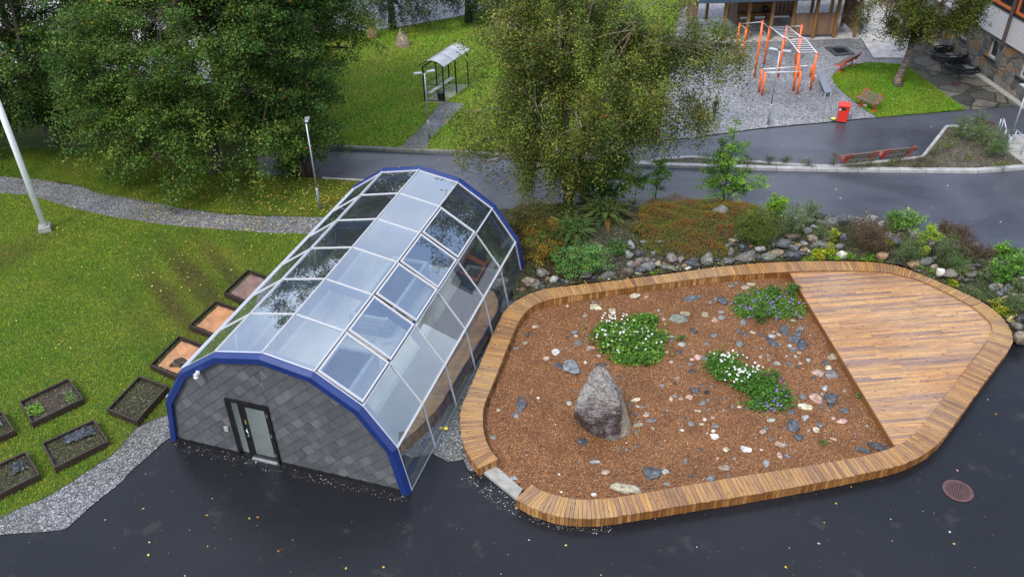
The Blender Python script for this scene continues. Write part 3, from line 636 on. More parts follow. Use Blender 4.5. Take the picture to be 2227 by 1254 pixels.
# end walls
in_=offprof(.13)
def arch_clip(poly,u0,u1,z0,z1):
    q=clip_convex(poly,in_)
    for a,b,c in ((-1,0,-u0),(1,0,u1),(0,-1,-z0),(0,1,z1)):
        if len(q)<3: return []
        q=clip_poly(q,a,b,c)
    return q if len(q)>=3 else []
D0,D1,DZ=2.33,3.66,2.17
def endwall(name,v,sgn,door):
    m=MB(); back=[]
    regs=[(0,D0,-1,9),(D1,GWd,-1,9),(D0,D1,DZ,9)] if door else [(0,GWd,-1,9)]
    big=[(-1,0.),(9,0.),(9,6.),(-1,6.)]
    def slab(q,va,vb,r=None,mi=0):
        n=len(q); V=[(p[0],va,p[1]) for p in q]+[(p[0],vb,p[1]) for p in q]
        F=[tuple(range(n)),tuple(range(2*n-1,n-1,-1))]+[(i,i+n,(i+1)%n+n,(i+1)%n) for i in range(n)]
        m.add(V,F,mi,r)
    for R_ in regs:
        q=arch_clip(big,*R_)
        if q: slab(q,v-.04 if sgn<0 else v-.05,v+.05 if sgn<0 else v+.04,.0,1)
    th=R(41); ca,sa=math.cos(th),math.sin(th); rr=random.Random(11); tw,thh=.345,.275
    for row in range(-30,40):
        for k in range(-30,40):
            a0=k*tw+(row%2)*tw*.5+rr.uniform(-.01,.01); b0=row*thh
            pc=[(a0+.004,b0+.004),(a0+tw-.004,b0+.004),(a0+tw-.004,b0+thh-.002),(a0+.004,b0+thh-.002)]
            pc=[(x*ca-y*sa+3.5,x*sa+y*ca) for x,y in pc]
            for R_ in regs:
                q=arch_clip(pc,R_[0],R_[1],max(R_[2],.05),R_[3])
                if q:
                    r=rr.random(); r=r if r<.9 else 1.; n=len(q)
                    # tilt: lower end proud
                    vv=[]
                    for p in q:
                        t=((-(p[0]-3.5)*sa+p[1]*ca)-b0)/thh; vv.append(v+sgn*(.058-.016*t))
                    V=[(p[0],w_,p[1]) for p,w_ in zip(q,vv)]+[(p[0],v+sgn*.03,p[1]) for p in q]
                    F=[tuple(range(n)) if sgn<0 else tuple(range(n-1,-1,-1))]+[((i,i+n,(i+1)%n+n,(i+1)%n) if sgn<0 else (i,(i+1)%n,(i+1)%n+n,i+n)) for i in range(n)]
                    m.add(V,F,0,r)
    m.build(name,[M['slate'],M['void']],gh)
endwall('front_wall',0.,-1,True); endwall('back_wall',GL,1,False)
m=MB(); m.box((GWd/2,-.07,.035),(GWd-.3,.05,.07)); m.build('base_flashing',M['black'],gh)
# door: dark frame, narrow side light and the leaf
fr=MB(); y=-.05
for x0,x1,z0,z1 in ((D0,D0+.07,.0,DZ),(D1-.07,D1,.0,DZ),(D0+.07,D1-.07,DZ-.07,DZ),(D0+.07,D1-.07,.0,.045)): fr.box(((x0+x1)/2,y,(z0+z1)/2),(x1-x0,.15,z1-z0))
fr.box((D0+.41,y,1.1),(.06,.12,2.06)); frm=fr.build('door_frame',M['black'],gh)
m=MB(); m.add([(D0+.08,-.03,.12),(D0+.37,-.03,.12),(D0+.37,-.03,2.09),(D0+.08,-.03,2.09)],[(0,1,2,3)]); m.build('side_light',M['clear'],frm)
m=MB(); dl0,dl1=D0+.45,D1-.075
for x0,x1,z0,z1 in ((dl0,dl0+.11,.05,2.09),(dl1-.06,dl1,.05,2.09),(dl0+.11,dl1-.06,2.0,2.09),(dl0+.11,dl1-.06,.05,.17)): m.box(((x0+x1)/2,-.075,(z0+z1)/2),(x1-x0,.055,z1-z0))
dr=m.build('door',M['black'],gh)
m=MB(); m.add([(dl0+.10,-.07,.16),(dl1-.05,-.07,.16),(dl1-.05,-.07,2.01),(dl0+.10,-.07,2.01)],[(0,1,2,3)]); m.build('door_pane',M['clear'],dr)
m=MB(); m.tube([(dl0+.07,-.11,1.18),(dl0+.07,-.17,1.18),(dl0+.13,-.20,1.14),(dl0+.13,-.20,.98),(dl0+.07,-.17,.94),(dl0+.07,-.11,.94)],.013,6); m.build('door_handle',M['steel'],dr)
m=MB(); m.box((dl0+.07,-.11,1.42),(.05,.02,.12)); m.build('lock_plate',plain('brass',(.45,.30,.08),.4,.6),dr)
m=MB(); m.box(((dl0+dl1)/2,-.12,.03),(dl1-dl0,.09,.05)); m.build('door_sill',M['steel'],gh)
for z in (.35,1.1,1.85):
    m=MB(); m.tube([(dl1+.01,-.125,z-.05),(dl1+.01,-.125,z+.05)],.012,6); m.build('hinge',M['steel'],dr)
m=MB(); m.box((D0-.22,-.09,.95),(.13,.05,.16)); m.build('socket_box',plain('grey_plastic',(.3,.3,.3),.5),gh)
# white lamp on the trim, left shoulder
m=MB(); lp=(1.80,-.22,3.02); m.box((lp[0],-.20,lp[2]),(.10,.06,.14)); m.tube([(lp[0]-.02,-.24,lp[2]),(lp[0]-.02,-.30,lp[2]-.02)],[.05,.075],10); m.tube([(lp[0]-.02,-.28,lp[2]-.05),(lp[0]-.02,-.30,lp[2]-.13)],[.075,.06],10); m.build('wall_lamp',M['white'],gh,smooth=True)
# glazing
NBAY=6; BAY=GL/NBAY
def facet(i): 
    a,b=PR[i],PR[i+1]; d=Vector((b[0]-a[0],0,b[1]-a[1])); L=d.length; d.normalize(); n=Vector((-d.z,0,d.x)); return Vector((a[0],0,a[1])),Vector((b[0],0,b[1])),d,n,L
m=MB()
for i in range(9):
    a=Vector((PR[i][0],0,PR[i][1])); 
    if i in(0,8): nn=Vector((-1 if i==0 else 1,0,0)); a=a+Vector((.03 if i==0 else -.03,0,.03))
    else: nn=(facet(i-1)[3]+facet(i)[3]).normalized()
    m.bar(a+Vector((0,.0,0))-nn*.02,a+Vector((0,GL,0))-nn*.02,.05,.09,up=nn)
    if 0<i<8: m.bar(a+nn*.03,a+Vector((0,GL,0))+nn*.03,.022,.03,up=nn)
for i in range(8):
    a,b,d,n,L=facet(i)
    for k in range(NBAY+1):
        v=k*BAY; off=Vector((0,min(max(v,.03),GL-.03),0)); m.bar(a+d*.03+off-n*.018,b-d*.03+off-n*.018,.04,.07,up=n)
        if 0<k<NBAY: m.bar(a+d*.04+off+n*.022,b-d*.04+off+n*.022,.018,.012,up=n)
fr_=m.build('glazing_bars',M['white'],gh)
VENT=set((5,k) for k in range(5))
for i in range(8):
    a,b,d,n,L=facet(i)
    for k in range(NBAY):
        v0,v1=k*BAY+.03,(k+1)*BAY-.03
        if (i,k) in VENT:
            op=R(1.2) if k!=2 else R(3.2)
            # hinged on the upper edge (point a side), lower edge lifts
            d2=(d*math.cos(op)+n*math.sin(op)); n2=Vector((-d2.z,0,d2.x)); A=a+d*.05+n*.05; LL=L-.10; mm=MB()
            def P(s,v,h=0.): q=A+d2*s+n2*h; return Vector((q.x,v,q.z))
            va,vb=v0+.03,v1-.03
            for s0,w0,s1,w1 in ((0,va+.03,LL,va+.03),(0,vb-.03,LL,vb-.03),(.03,va+.06,.03,vb-.06),(LL-.03,va+.06,LL-.03,vb-.06)):
                mm.bar(P(s0,w0),P(s1,w1),.05,.055,up=n2)
            vt=mm.build('vent_window',M['white'],gh)
            mm=MB(); mm.add([P(.05,va+.05),P(LL-.05,va+.05),P(LL-.05,vb-.05),P(.05,vb-.05)],[(0,1,2,3)]); mm.build('pane',M['glass'],vt)
        else:
            mm=MB(); A=a+d*.02; B=b-d*.02; mm.add([(A.x,v0,A.z),(B.x,v0,B.z),(B.x,v1,B.z),(A.x,v1,A.z)],[(0,1,2,3)]); mm.build('pane',M['glass'],gh)
# blue steel ribs and purlins inside
for k in (0,2,4,6):
    v=min(max(k*BAY,.22),GL-.22); m=MB(); sec=[(.10,v-.07),(.10,v+.07),(.30,v+.07),(.30,v-.07)]; sweep(m,sec); m.build('rib',M['bluerib'],gh)
for i in (2,6):
    p=offprof(.2)[i]; m=MB(); m.box((p[0],GL/2,p[1]),(.10,GL-.5,.14)); m.build('purlin',M['bluerib'],gh)
for x in (.16,GWd-.16):
    m=MB(); m.box((x,GL/2,.42),(.10,GL-.3,.22)); m.build('low_beam',M['bluerib'],gh)
for t in (.25,.75):
    m=MB(); m.tube([(GWd*.42,GL*t-.7,3.2),(GWd*.42,GL*t+.7,3.2)],.035,8); m.build('light_tube',M['white'],gh)
m=MB(); m.prism([(.08,.04),(GWd-.08,.04),(GWd-.08,GL-.04),(.08,GL-.04)],-.02,.05); m.build('floor_slab',M['floor'],gh)
# raised beds inside: block walls with soil (they stand in the greenhouse)
def raised(u0,u1,v0,v1,h,label,wall=.12):
    c=ghw((u0+u1)/2,(v0+v1)/2,.05); t=thing('raised_bed',c,GA,label,'raised bed','raised beds inside the greenhouse'); hx,hy=(u1-u0)/2,(v1-v0)/2
    m=MB(); 
    for x0,x1,y0,y1 in ((-hx,hx,-hy,-hy+wall),(-hx,hx,hy-wall,hy),(-hx,-hx+wall,-hy+wall,hy-wall),(hx-wall,hx,-hy+wall,hy-wall)): m.box(((x0+x1)/2,(y0+y1)/2,h/2),(x1-x0,y1-y0,h))
    m.build('block_wall',M['block'],t)
    m=MB(); m.prism([(-hx+wall,-hy+wall),(hx-wall,-hy+wall),(hx-wall,hy-wall),(-hx+wall,hy-wall)],.02,h-.08); m.build('soil',M['darksoil'],t); return t
raised(5.75,7.05,.7,9.9,.75,'long raised bed of dark soil along the right glass wall of the greenhouse')
raised(.6,1.75,3.2,9.9,.75,'long raised bed of dark soil along the left glass wall of the greenhouse')
raised(2.9,4.3,6.0,9.7,.75,'raised bed in the middle of the greenhouse at its far end')
raised(3.3,4.7,2.4,4.4,.75,'short raised bed in the middle of the greenhouse near the door')
# ================= STONES =================
SC={'tan':(.21,.165,.11),'cream':(.38,.33,.22),'white':(.50,.48,.43),'pink':(.34,.22,.165),'rust':(.16,.085,.045),'brown':(.085,.062,.045),'grey':(.115,.115,.11),'blue grey':(.125,.135,.14),'pale grey':(.24,.245,.235),'dark grey':(.038,.039,.042),'greenish grey':(.115,.12,.09),'slate grey':(.055,.058,.066),'violet grey':(.13,.11,.11),'black':(.015,.015,.016),'orange tan':(.25,.16,.08),'mottled grey':(.15,.14,.12)}
def rockmesh(sx,sy,sz,seed,rough=.16,facet=.5,sub=3):
    """an irregular stone: cut by random planes, lumpy; sits on z=0 partly buried"""
    import bmesh
    r=random.Random(seed); bm=bmesh.new(); bmesh.ops.create_icosphere(bm,subdivisions=sub,radius=1.)
    pl=[]
    for _ in range(15):
        n=Vector((r.gauss(0,1),r.gauss(0,1),r.gauss(0,.8))).normalized(); pl.append((n,r.uniform(.50,.90)))
    ph=[Vector((r.uniform(-9,9),)*3)+Vector((r.uniform(-5,5),r.uniform(-5,5),0)) for _ in range(2)]
    from mathutils import noise as mn
    for v in bm.verts:
        p=v.co.copy()
        for n,d in pl:
            k=p.dot(n)
            if k>d: p-=n*(k-d)*min(1,.45+facet)
        f=1+rough*mn.noise(v.co*1.6+ph[0])+rough*.5*mn.noise(v.co*4+ph[1]); p*=f
        v.co=Vector((p.x*sx/2*1.12,p.y*sy/2*1.12,p.z*sz/2*1.12))
    me=bpy.data.meshes.new('stone'); bm.to_mesh(me); bm.free(); me.polygons.foreach_set('use_smooth',[True]*len(me.polygons)); return me
def setcol(me,col,j=.0):
    a=me.attributes.new('col','FLOAT_COLOR','FACE'); n=len(me.polygons); a.data.foreach_set('color',[x for _ in range(n) for x in (*col,1.)])
LAND=[]   # landmark name, px, py
def where(px,py,lands):
    d,n,lx,ly=min((math.hypot(px-x,(py-y)*1.3),nm,x,y) for nm,x,y in lands); dx,dy=px-lx,py-ly
    if abs(dx)>abs(dy)*1.4: s='right of' if dx>0 else 'left of'
    elif dy>0: s='in front of'
    else: s='behind'
    return s,n,d
used={}
ORD=['','second ','third ','fourth ','fifth ','sixth ','seventh ','eighth ','ninth ','tenth ','eleventh ','twelfth ']
pending=[]
def place_stone(px,py,w_,h_,col,name,cat,group,lands,zf,flatmin=.3,buried=.12,seed=0,bank=False):
    g=zf(px,py); k=pxm(g); W=w_/k; slope=abs((Vector((0,0,HC))-g).normalized().z); 
    D=max(.25*W,h_/k/ (slope if not bank else .95)); 
    if bank: H=min(W,D)*.8; D*=.82
    else: H=min(W,D)*random.Random(seed).uniform(.22,.42); D*=.93
    me=rockmesh(W,D,H,seed,sub=3 if w_>14 else 2); me.materials.append(M['stone']); j=random.Random(seed+1); jj=j.uniform(.8,1.2)*(.82 if bank else 1.); c=tuple(max(0,x*jj*j.uniform(.97,1.03)) for x in SC[col]); setcol(me,c)
    o=bpy.data.objects.new(name,me); COL.objects.link(o); o.location=(g.x,g.y,g.z+H*(.5-buried)*(1 if bank else .25)); o.rotation_euler=(j.uniform(-.12,.12),j.uniform(-.12,.12),j.uniform(-.35,.35) if not bank else j.uniform(-.3,.3))
    size='large' if w_>26 else 'small' if w_<11 else 'mid sized'
    s,n,d=where(px,py,lands); pending.append((o,'%s %s %s'%(size,col,'boulder' if cat=='boulder' else 'stone'),s,n,d,cat,group)); return o
def zbed(px,py):
    p=G(px,py,.08); return Vector((p.x,p.y,bedz(p.x,p.y)))
BEDL=[('the tall dark boulder',1310,890),('the white flower clump',1370,745),('the two coloured flowers',1630,825),('the purple flower clump',1670,665),('the corner of the deck',1735,610),('the lower tip of the deck',1930,950),('the slanting deck edge',1850,800),('the left bench corner',1080,840),('the gap in the bench',1110,1030),('the front bench',1450,1040),('the front bench end',1650,1010),('the back bench',1350,640),('the back left bench corner',1190,680)]
A=[(125,533,70,40,'tan'),(25,620,40,55,'dark grey'),(70,600,50,35,'dark grey'),(10,705,50,40,'tan'),(530,592,70,30,'blue grey'),(540,630,45,28,'pale grey'),(455,655,30,30,'dark grey'),(640,420,60,35,'tan'),(600,455,25,20,'grey'),(755,330,105,75,'cream'),(925,365,80,60,'cream'),(1150,220,110,55,'cream'),(565,705,85,60,'violet grey'),(440,762,45,40,'violet grey'),(690,762,85,50,'pink'),(325,800,85,60,'white'),(230,865,75,40,'pink'),(360,945,80,55,'slate grey'),(500,950,165,170,'blue grey'),(640,907,30,30,'cream'),(785,840,50,30,'pale grey'),(800,945,120,60,'brown'),(990,1058,45,30,'dark grey'),(1615,455,190,90,'greenish grey'),(1680,395,105,45,'tan'),(1750,245,230,50,'slate grey'),(1780,585,60,80,'dark grey'),(1660,720,75,45,'pale grey'),(1620,800,65,40,'slate grey'),(1820,848,65,50,'pink'),(1895,860,75,50,'grey'),(1750,922,60,40,'grey'),(1760,1000,65,45,'dark grey'),(1600,1075,70,30,'tan'),(1900,400,70,60,'tan'),(2000,470,60,60,'pink'),(1985,630,70,45,'grey'),(1905,715,45,40,'grey'),(1805,1200,90,70,'dark grey'),(1440,1150,70,40,'violet grey'),(1355,435,30,25,'pale grey'),(1280,225,60,30,'pink'),(735,275,60,20,'grey'),(455,312,30,22,'cream'),(2015,240,40,40,'blue grey'),(1410,365,25,25,'pale grey'),(1430,400,35,22,'grey'),(1545,905,50,22,'pink'),(1640,955,35,25,'grey'),(1495,800,40,35,'tan'),(1460,460,40,30,'pink'),(1545,640,50,35,'pale grey'),(1545,680,45,35,'grey'),(1720,755,35,20,'grey'),(1955,275,40,30,'grey'),(535,1205,40,25,'grey'),(670,610,20,30,'dark grey'),(625,655,22,22,'dark grey')]
B_=[(305,1057,145,110,'slate grey'),(420,1040,60,40,'pale grey'),(640,1078,40,28,'dark grey'),(805,1100,90,50,'blue grey'),(925,1020,90,50,'tan'),(960,1080,40,25,'grey'),(590,950,40,60,'blue grey'),(835,750,65,50,'white'),(830,695,40,25,'white'),(850,652,55,35,'grey'),(640,637,60,45,'grey'),(725,635,45,22,'cream'),(755,587,30,30,'white'),(585,583,40,22,'dark grey'),(305,600,75,30,'grey'),(262,552,60,30,'pink'),(185,645,85,40,'tan'),(315,665,35,28,'tan'),(175,697,50,30,'greenish grey'),(165,553,55,22,'slate grey'),(170,433,90,30,'cream'),(182,485,30,28,'cream'),(435,523,30,25,'grey'),(470,420,30,40,'cream'),(620,397,60,45,'pink'),(740,450,75,30,'grey'),(790,430,35,25,'blue grey'),(680,345,80,55,'dark grey'),(775,360,55,28,'black'),(505,290,35,28,'dark grey'),(530,247,70,28,'tan'),(390,310,60,35,'violet grey'),(645,185,55,35,'dark grey'),(640,123,50,30,'grey'),(695,62,60,45,'pink'),(755,72,65,40,'grey'),(645,78,45,25,'pink'),(1590,407,70,50,'grey'),(1610,490,95,62,'cream'),(1605,585,60,55,'pale grey'),(1510,650,110,100,'slate grey'),(1555,740,95,65,'slate grey'),(1325,597,65,30,'pale grey'),(1275,672,45,35,'grey'),(1250,705,50,45,'pink'),(1315,765,35,28,'grey'),(1400,815,80,55,'pink'),(1450,812,40,25,'grey'),(1280,965,60,65,'pale grey'),(1395,897,50,50,'pink'),(1455,905,60,35,'violet grey'),(1110,855,95,55,'white'),(935,855,50,45,'cream'),(725,852,35,28,'slate grey'),(20,840,35,45,'tan'),(170,815,60,30,'brown'),(560,688,40,22,'white'),(430,1140,70,35,'greenish grey'),(90,1190,230,90,'cream'),(1050,485,50,18,'cream'),(700,517,55,25,'cream'),(825,577,35,28,'pink'),(1370,118,50,35,'pale grey'),(1295,48,35,28,'grey'),(1230,57,35,28,'pink'),(1570,120,40,25,'pink'),(1555,25,50,35,'tan'),(1435,668,40,28,'violet grey'),(1235,852,28,15,'white'),(90,848,25,25,'blue grey'),(110,470,35,30,'grey'),(215,487,35,20,'grey'),(200,608,30,20,'grey'),(380,790,25,18,'grey'),(920,415,25,20,'grey'),(920,515,35,18,'violet grey'),(790,508,30,22,'grey'),(1010,935,25,22,'pale grey'),(865,930,30,20,'pink'),(810,310,40,20,'grey'),(735,297,35,18,'slate grey'),(555,415,45,22,'tan'),(500,395,50,18,'grey'),(990,480,25,35,'grey'),(1120,500,30,25,'violet grey')]
C_=[(315,80,85,30,'cream'),(125,90,60,35,'greenish grey'),(175,68,40,28,'grey'),(260,110,80,40,'tan'),(50,235,100,70,'slate grey'),(35,330,60,25,'grey'),(35,378,70,35,'grey'),(228,418,55,55,'blue grey'),(612,488,75,85,'slate grey'),(760,482,60,40,'grey'),(725,525,65,40,'slate grey'),(700,577,90,70,'slate grey'),(775,625,90,95,'slate grey'),(560,528,45,30,'tan'),(500,540,55,40,'pale grey'),(490,600,75,85,'slate grey'),(515,500,30,20,'pale grey'),(562,618,40,40,'grey'),(655,630,40,32,'pale grey'),(695,665,75,45,'violet grey'),(738,697,55,38,'tan'),(400,533,50,28,'slate grey'),(255,530,60,35,'slate grey'),(322,512,45,28,'cream'),(178,497,60,30,'slate grey'),(203,618,80,50,'grey'),(400,652,28,20,'grey'),(463,720,40,28,'pale grey'),(538,795,55,35,'pale grey'),(465,760,40,30,'tan'),(390,728,40,28,'pink'),(655,795,60,28,'slate grey'),(750,797,50,30,'pink'),(735,830,40,25,'slate grey'),(830,765,40,35,'pale grey'),(985,787,60,35,'slate grey'),(1050,730,75,50,'tan'),(1008,833,65,42,'cream'),(910,885,105,75,'pink'),(1030,898,120,70,'violet grey'),(878,932,50,32,'dark grey'),(970,1020,60,50,'pale grey'),(955,1075,30,30,'pale grey'),(905,1125,110,80,'pink'),(1040,1110,130,80,'slate grey'),(1028,1165,65,45,'black'),(1150,1218,85,60,'slate grey'),(945,1187,45,25,'grey'),(712,733,28,25,'pale grey'),(1155,1040,30,28,'pink'),(625,728,22,20,'pale grey'),(990,587,30,25,'slate grey'),(1020,625,25,30,'dark grey'),(1100,770,30,22,'dark grey'),(690,405,60,18,'cream')]
D_=[(430,400,100,45,'slate grey'),(200,482,90,38,'pale grey'),(745,545,65,45,'grey'),(700,592,70,50,'cream'),(625,605,40,30,'tan'),(895,465,50,40,'pink'),(1000,505,115,55,'pink'),(345,578,55,40,'violet grey'),(130,582,60,30,'grey'),(1230,830,165,65,'slate grey'),(1425,800,210,85,'dark grey'),(900,700,70,25,'pink'),(1280,548,35,25,'pale grey'),(780,635,35,22,'grey'),(1150,645,30,28,'violet grey'),(850,375,30,30,'tan')]
E_=[(485,890,60,90,'slate grey'),(450,958,50,40,'violet grey'),(345,925,30,22,'cream'),(588,847,22,12,'white'),(775,880,40,28,'pale grey'),(318,1088,35,28,'grey'),(855,1115,55,55,'slate grey'),(455,550,35,14,'greenish grey'),(925,1240,60,20,'pale grey'),(1180,1135,40,22,'pink')]
E_b=[(1110,545,0,0,'x')]
F_=[(1060,465,60,22,'pale grey'),(1143,530,60,35,'pink'),(500,570,50,30,'pale grey'),(815,545,16,20,'white'),(1055,685,40,26,'white'),(830,668,22,14,'white')]
stones=[]
for L,ox,oy,s in ((A,1140,600,4.824),(B_,1340,760,3.919),(C_,1560,600,4.18),(D_,1640,820,5.225),(E_,960,560,2.787),(F_,960,860,3.183)):
    for x,y,a,b,c in L:
        px,py=ox+x/s,oy+y/s
        if any(math.hypot(px-q[0],py-q[1])<5.5 for q in stones): continue
        stones.append((px,py,a/s,b/s,c))
for i,(px,py,a,b,c) in enumerate(stones): place_stone(px,py,a*1.18,b*1.2,c,'stone','stone','stones lying on the gravel bed',BEDL,zbed,seed=i*7+1)
RL=[('the dark purple bush',1887,520),('the big willow shrub',1975,540),('the tall grey green shrub',1721,490),('the spreading fern shrub',1640,500),('the orange ground cover',1530,500),('the small upright fern',1340,560),('the leafy bush by the bench',1265,580),('the greenhouse corner',1150,625),('the rowan sapling',1570,440),('the bend of the back bench',1960,580),('the deck corner',1715,575),('the right end of the bank',2205,720),('the bright green shrub',2180,570),('the twin willow shrubs',2065,560)]
K5=[(1035,140,180,140,'mottled grey'),(905,375,80,30,'grey'),(125,495,100,60,'grey'),(310,485,120,40,'grey'),(45,630,120,110,'dark grey'),(230,625,60,60,'greenish grey'),(1180,480,80,80,'tan'),(1245,450,70,140,'slate grey'),(1155,530,100,60,'greenish grey'),(1170,615,95,120,'mottled grey'),(1305,565,140,110,'dark grey'),(1410,550,70,70,'rust'),(1520,580,120,80,'pale grey'),(1440,610,70,50,'dark grey'),(1340,680,240,130,'mottled grey'),(1490,675,80,90,'slate grey'),(1610,670,190,100,'greenish grey'),(1700,630,200,90,'tan'),(1640,540,140,110,'grey'),(1790,535,150,130,'slate grey'),(1900,440,180,100,'brown'),(1930,570,130,90,'grey'),(1990,640,130,90,'dark grey'),(1900,680,200,110,'slate grey'),(1985,530,70,70,'orange tan'),(2045,510,75,70,'pale grey'),(2050,595,80,60,'orange tan'),(2105,595,40,50,'white'),(2145,465,110,90,'tan'),(2190,545,130,80,'greenish grey'),(2080,370,100,100,'grey'),(2140,650,130,50,'black'),(880,720,160,160,'mottled grey'),(1010,720,70,80,'dark grey'),(1105,730,150,100,'grey'),(1195,710,50,50,'tan'),(715,710,110,80,'slate grey'),(660,755,130,80,'slate grey'),(600,780,60,70,'orange tan'),(645,805,65,45,'white'),(555,800,90,70,'dark grey'),(405,810,210,90,'greenish grey'),(280,765,100,80,'cream'),(175,810,170,120,'grey'),(75,835,110,100,'slate grey'),(40,870,90,60,'cream'),(65,720,80,80,'grey'),(30,755,90,80,'rust'),(160,705,70,60,'violet grey'),(225,720,70,60,'brown'),(295,715,60,40,'brown'),(380,755,80,40,'rust'),(450,690,120,130,'violet grey'),(565,705,70,80,'violet grey'),(750,780,90,70,'dark grey'),(1460,55,120,30,'grey')]
K6=[(350,240,120,90,'black'),(475,250,130,60,'brown'),(595,260,110,70,'grey'),(465,330,200,120,'grey'),(625,320,130,130,'slate grey'),(690,280,100,100,'grey'),(980,280,110,110,'pale grey'),(1100,340,80,70,'white'),(1300,375,150,100,'violet grey'),(1150,500,130,130,'tan'),(1250,560,120,120,'slate grey'),(1500,470,130,110,'grey'),(1790,490,120,60,'pink'),(1690,640,180,170,'dark grey'),(1110,725,140,120,'orange tan'),(1480,820,180,110,'orange tan'),(1630,795,140,110,'grey'),(1730,860,100,70,'tan'),(1800,920,110,100,'white'),(1925,945,150,160,'mottled grey'),(2110,870,110,110,'orange tan'),(2040,1000,90,80,'brown'),(2120,1015,80,60,'slate grey'),(2145,950,80,60,'tan'),(2205,930,80,90,'grey'),(600,710,130,100,'white'),(585,600,110,60,'grey'),(350,600,210,110,'greenish grey'),(620,500,100,120,'slate grey'),(450,510,150,80,'brown'),(250,525,110,90,'tan'),(180,430,140,100,'grey'),(1990,660,80,60,'tan'),(2210,600,120,80,'violet grey'),(230,290,80,40,'dark grey'),(110,350,80,60,'tan'),(280,370,70,60,'pale grey'),(1740,740,80,50,'grey')]
K7=[(720,365,150,50,'slate grey'),(690,390,60,40,'brown'),(905,580,110,80,'grey'),(960,555,60,50,'tan'),(1005,605,100,70,'slate grey'),(1035,550,55,40,'grey'),(1060,585,50,50,'grey'),(950,640,70,60,'blue grey'),(1010,665,50,40,'pink'),(710,440,70,60,'grey'),(1068,885,75,65,'pink'),(1170,890,120,110,'black'),(1130,965,100,100,'mottled grey'),(1150,1080,130,130,'tan'),(1040,290,100,80,'tan'),(900,210,60,50,'pink'),(900,265,50,30,'grey'),(1185,400,80,70,'grey'),(720,155,120,40,'pink'),(640,385,60,40,'orange tan'),(1180,640,40,40,'rust'),(1170,470,60,25,'white'),(690,490,40,35,'slate grey'),(1100,640,60,40,'pale grey'),(1000,710,50,35,'rust'),(1190,700,50,50,'grey')]
K8=[(160,1010,140,120,'tan'),(230,1060,180,130,'greenish grey'),(85,1110,90,90,'rust'),(310,900,110,150,'mottled grey'),(390,910,60,60,'brown'),(470,990,100,90,'pale grey'),(835,940,120,130,'greenish grey'),(920,975,75,60,'slate grey'),(1105,935,205,110,'mottled grey'),(1310,915,170,120,'brown'),(1435,910,120,70,'cream'),(1375,815,110,120,'mottled grey'),(1350,700,110,120,'grey'),(1050,825,90,110,'mottled grey'),(1465,670,110,100,'dark grey'),(1450,790,90,80,'rust'),(1495,870,100,90,'slate grey'),(1375,585,110,110,'pale grey'),(1270,560,130,90,'black'),(380,970,60,60,'tan'),(560,990,60,50,'dark grey'),(620,1010,70,50,'greenish grey'),(740,880,60,60,'brown'),(330,1020,60,40,'black')]
rocks=[]
for L,ox,oy,s in ((K5,1380,440,5.5675),(K6,1720,430,5.5675),(K7,1960,500,4.479),(K8,1120,430,5.453)):
    for x,y,a,b,c in L:
        px,py=ox+x/s,oy+y/s
        if any(math.hypot(px-q[0],py-q[1])<8 for q in rocks): continue
        rocks.append((px,py,a/s,b/s,c))
for i,(px,py,a,b,c) in enumerate(rocks): place_stone(px,py,a*1.26,b*1.24,c,'boulder','boulder','boulders edging the rock garden bank',RL,Gb,seed=900+i*5,bank=True,buried=.24)
# two stray boulders on the far lawn and the pebble by the gym
for px,py,a,b,hz,c,lab in ((878,101,38,40,1.1,'tan','pointed tan boulder alone on the upper lawn near the bus shelter'),(813,84,28,30,1.0,'orange tan','rounded tan boulder at the far edge of the upper lawn beside the big tree'),(1668,202,9,7,.22,'orange tan','small orange tan stone on the gravel beside the low orange bars'),(2221,216,16,18,.6,'pale grey','pale boulder at the foot of the stone wall by the road')):
    g=G(px,py); k=pxm(g); me=rockmesh(a/k*1.1,a/k*.9,hz*2,px,.2,.45); me.materials.append(M['stone']); setcol(me,SC[c])
    for v in me.vertices:
        t=max(0,v.co.z/hz)
        if hz>1.05: v.co.x*=1-.75*t; v.co.y*=1-.75*t
    o=bpy.data.objects.new('boulder',me); COL.objects.link(o); o.location=(g.x,g.y,.04); tag(o,lab,'stone' if hz<.5 else 'boulder')
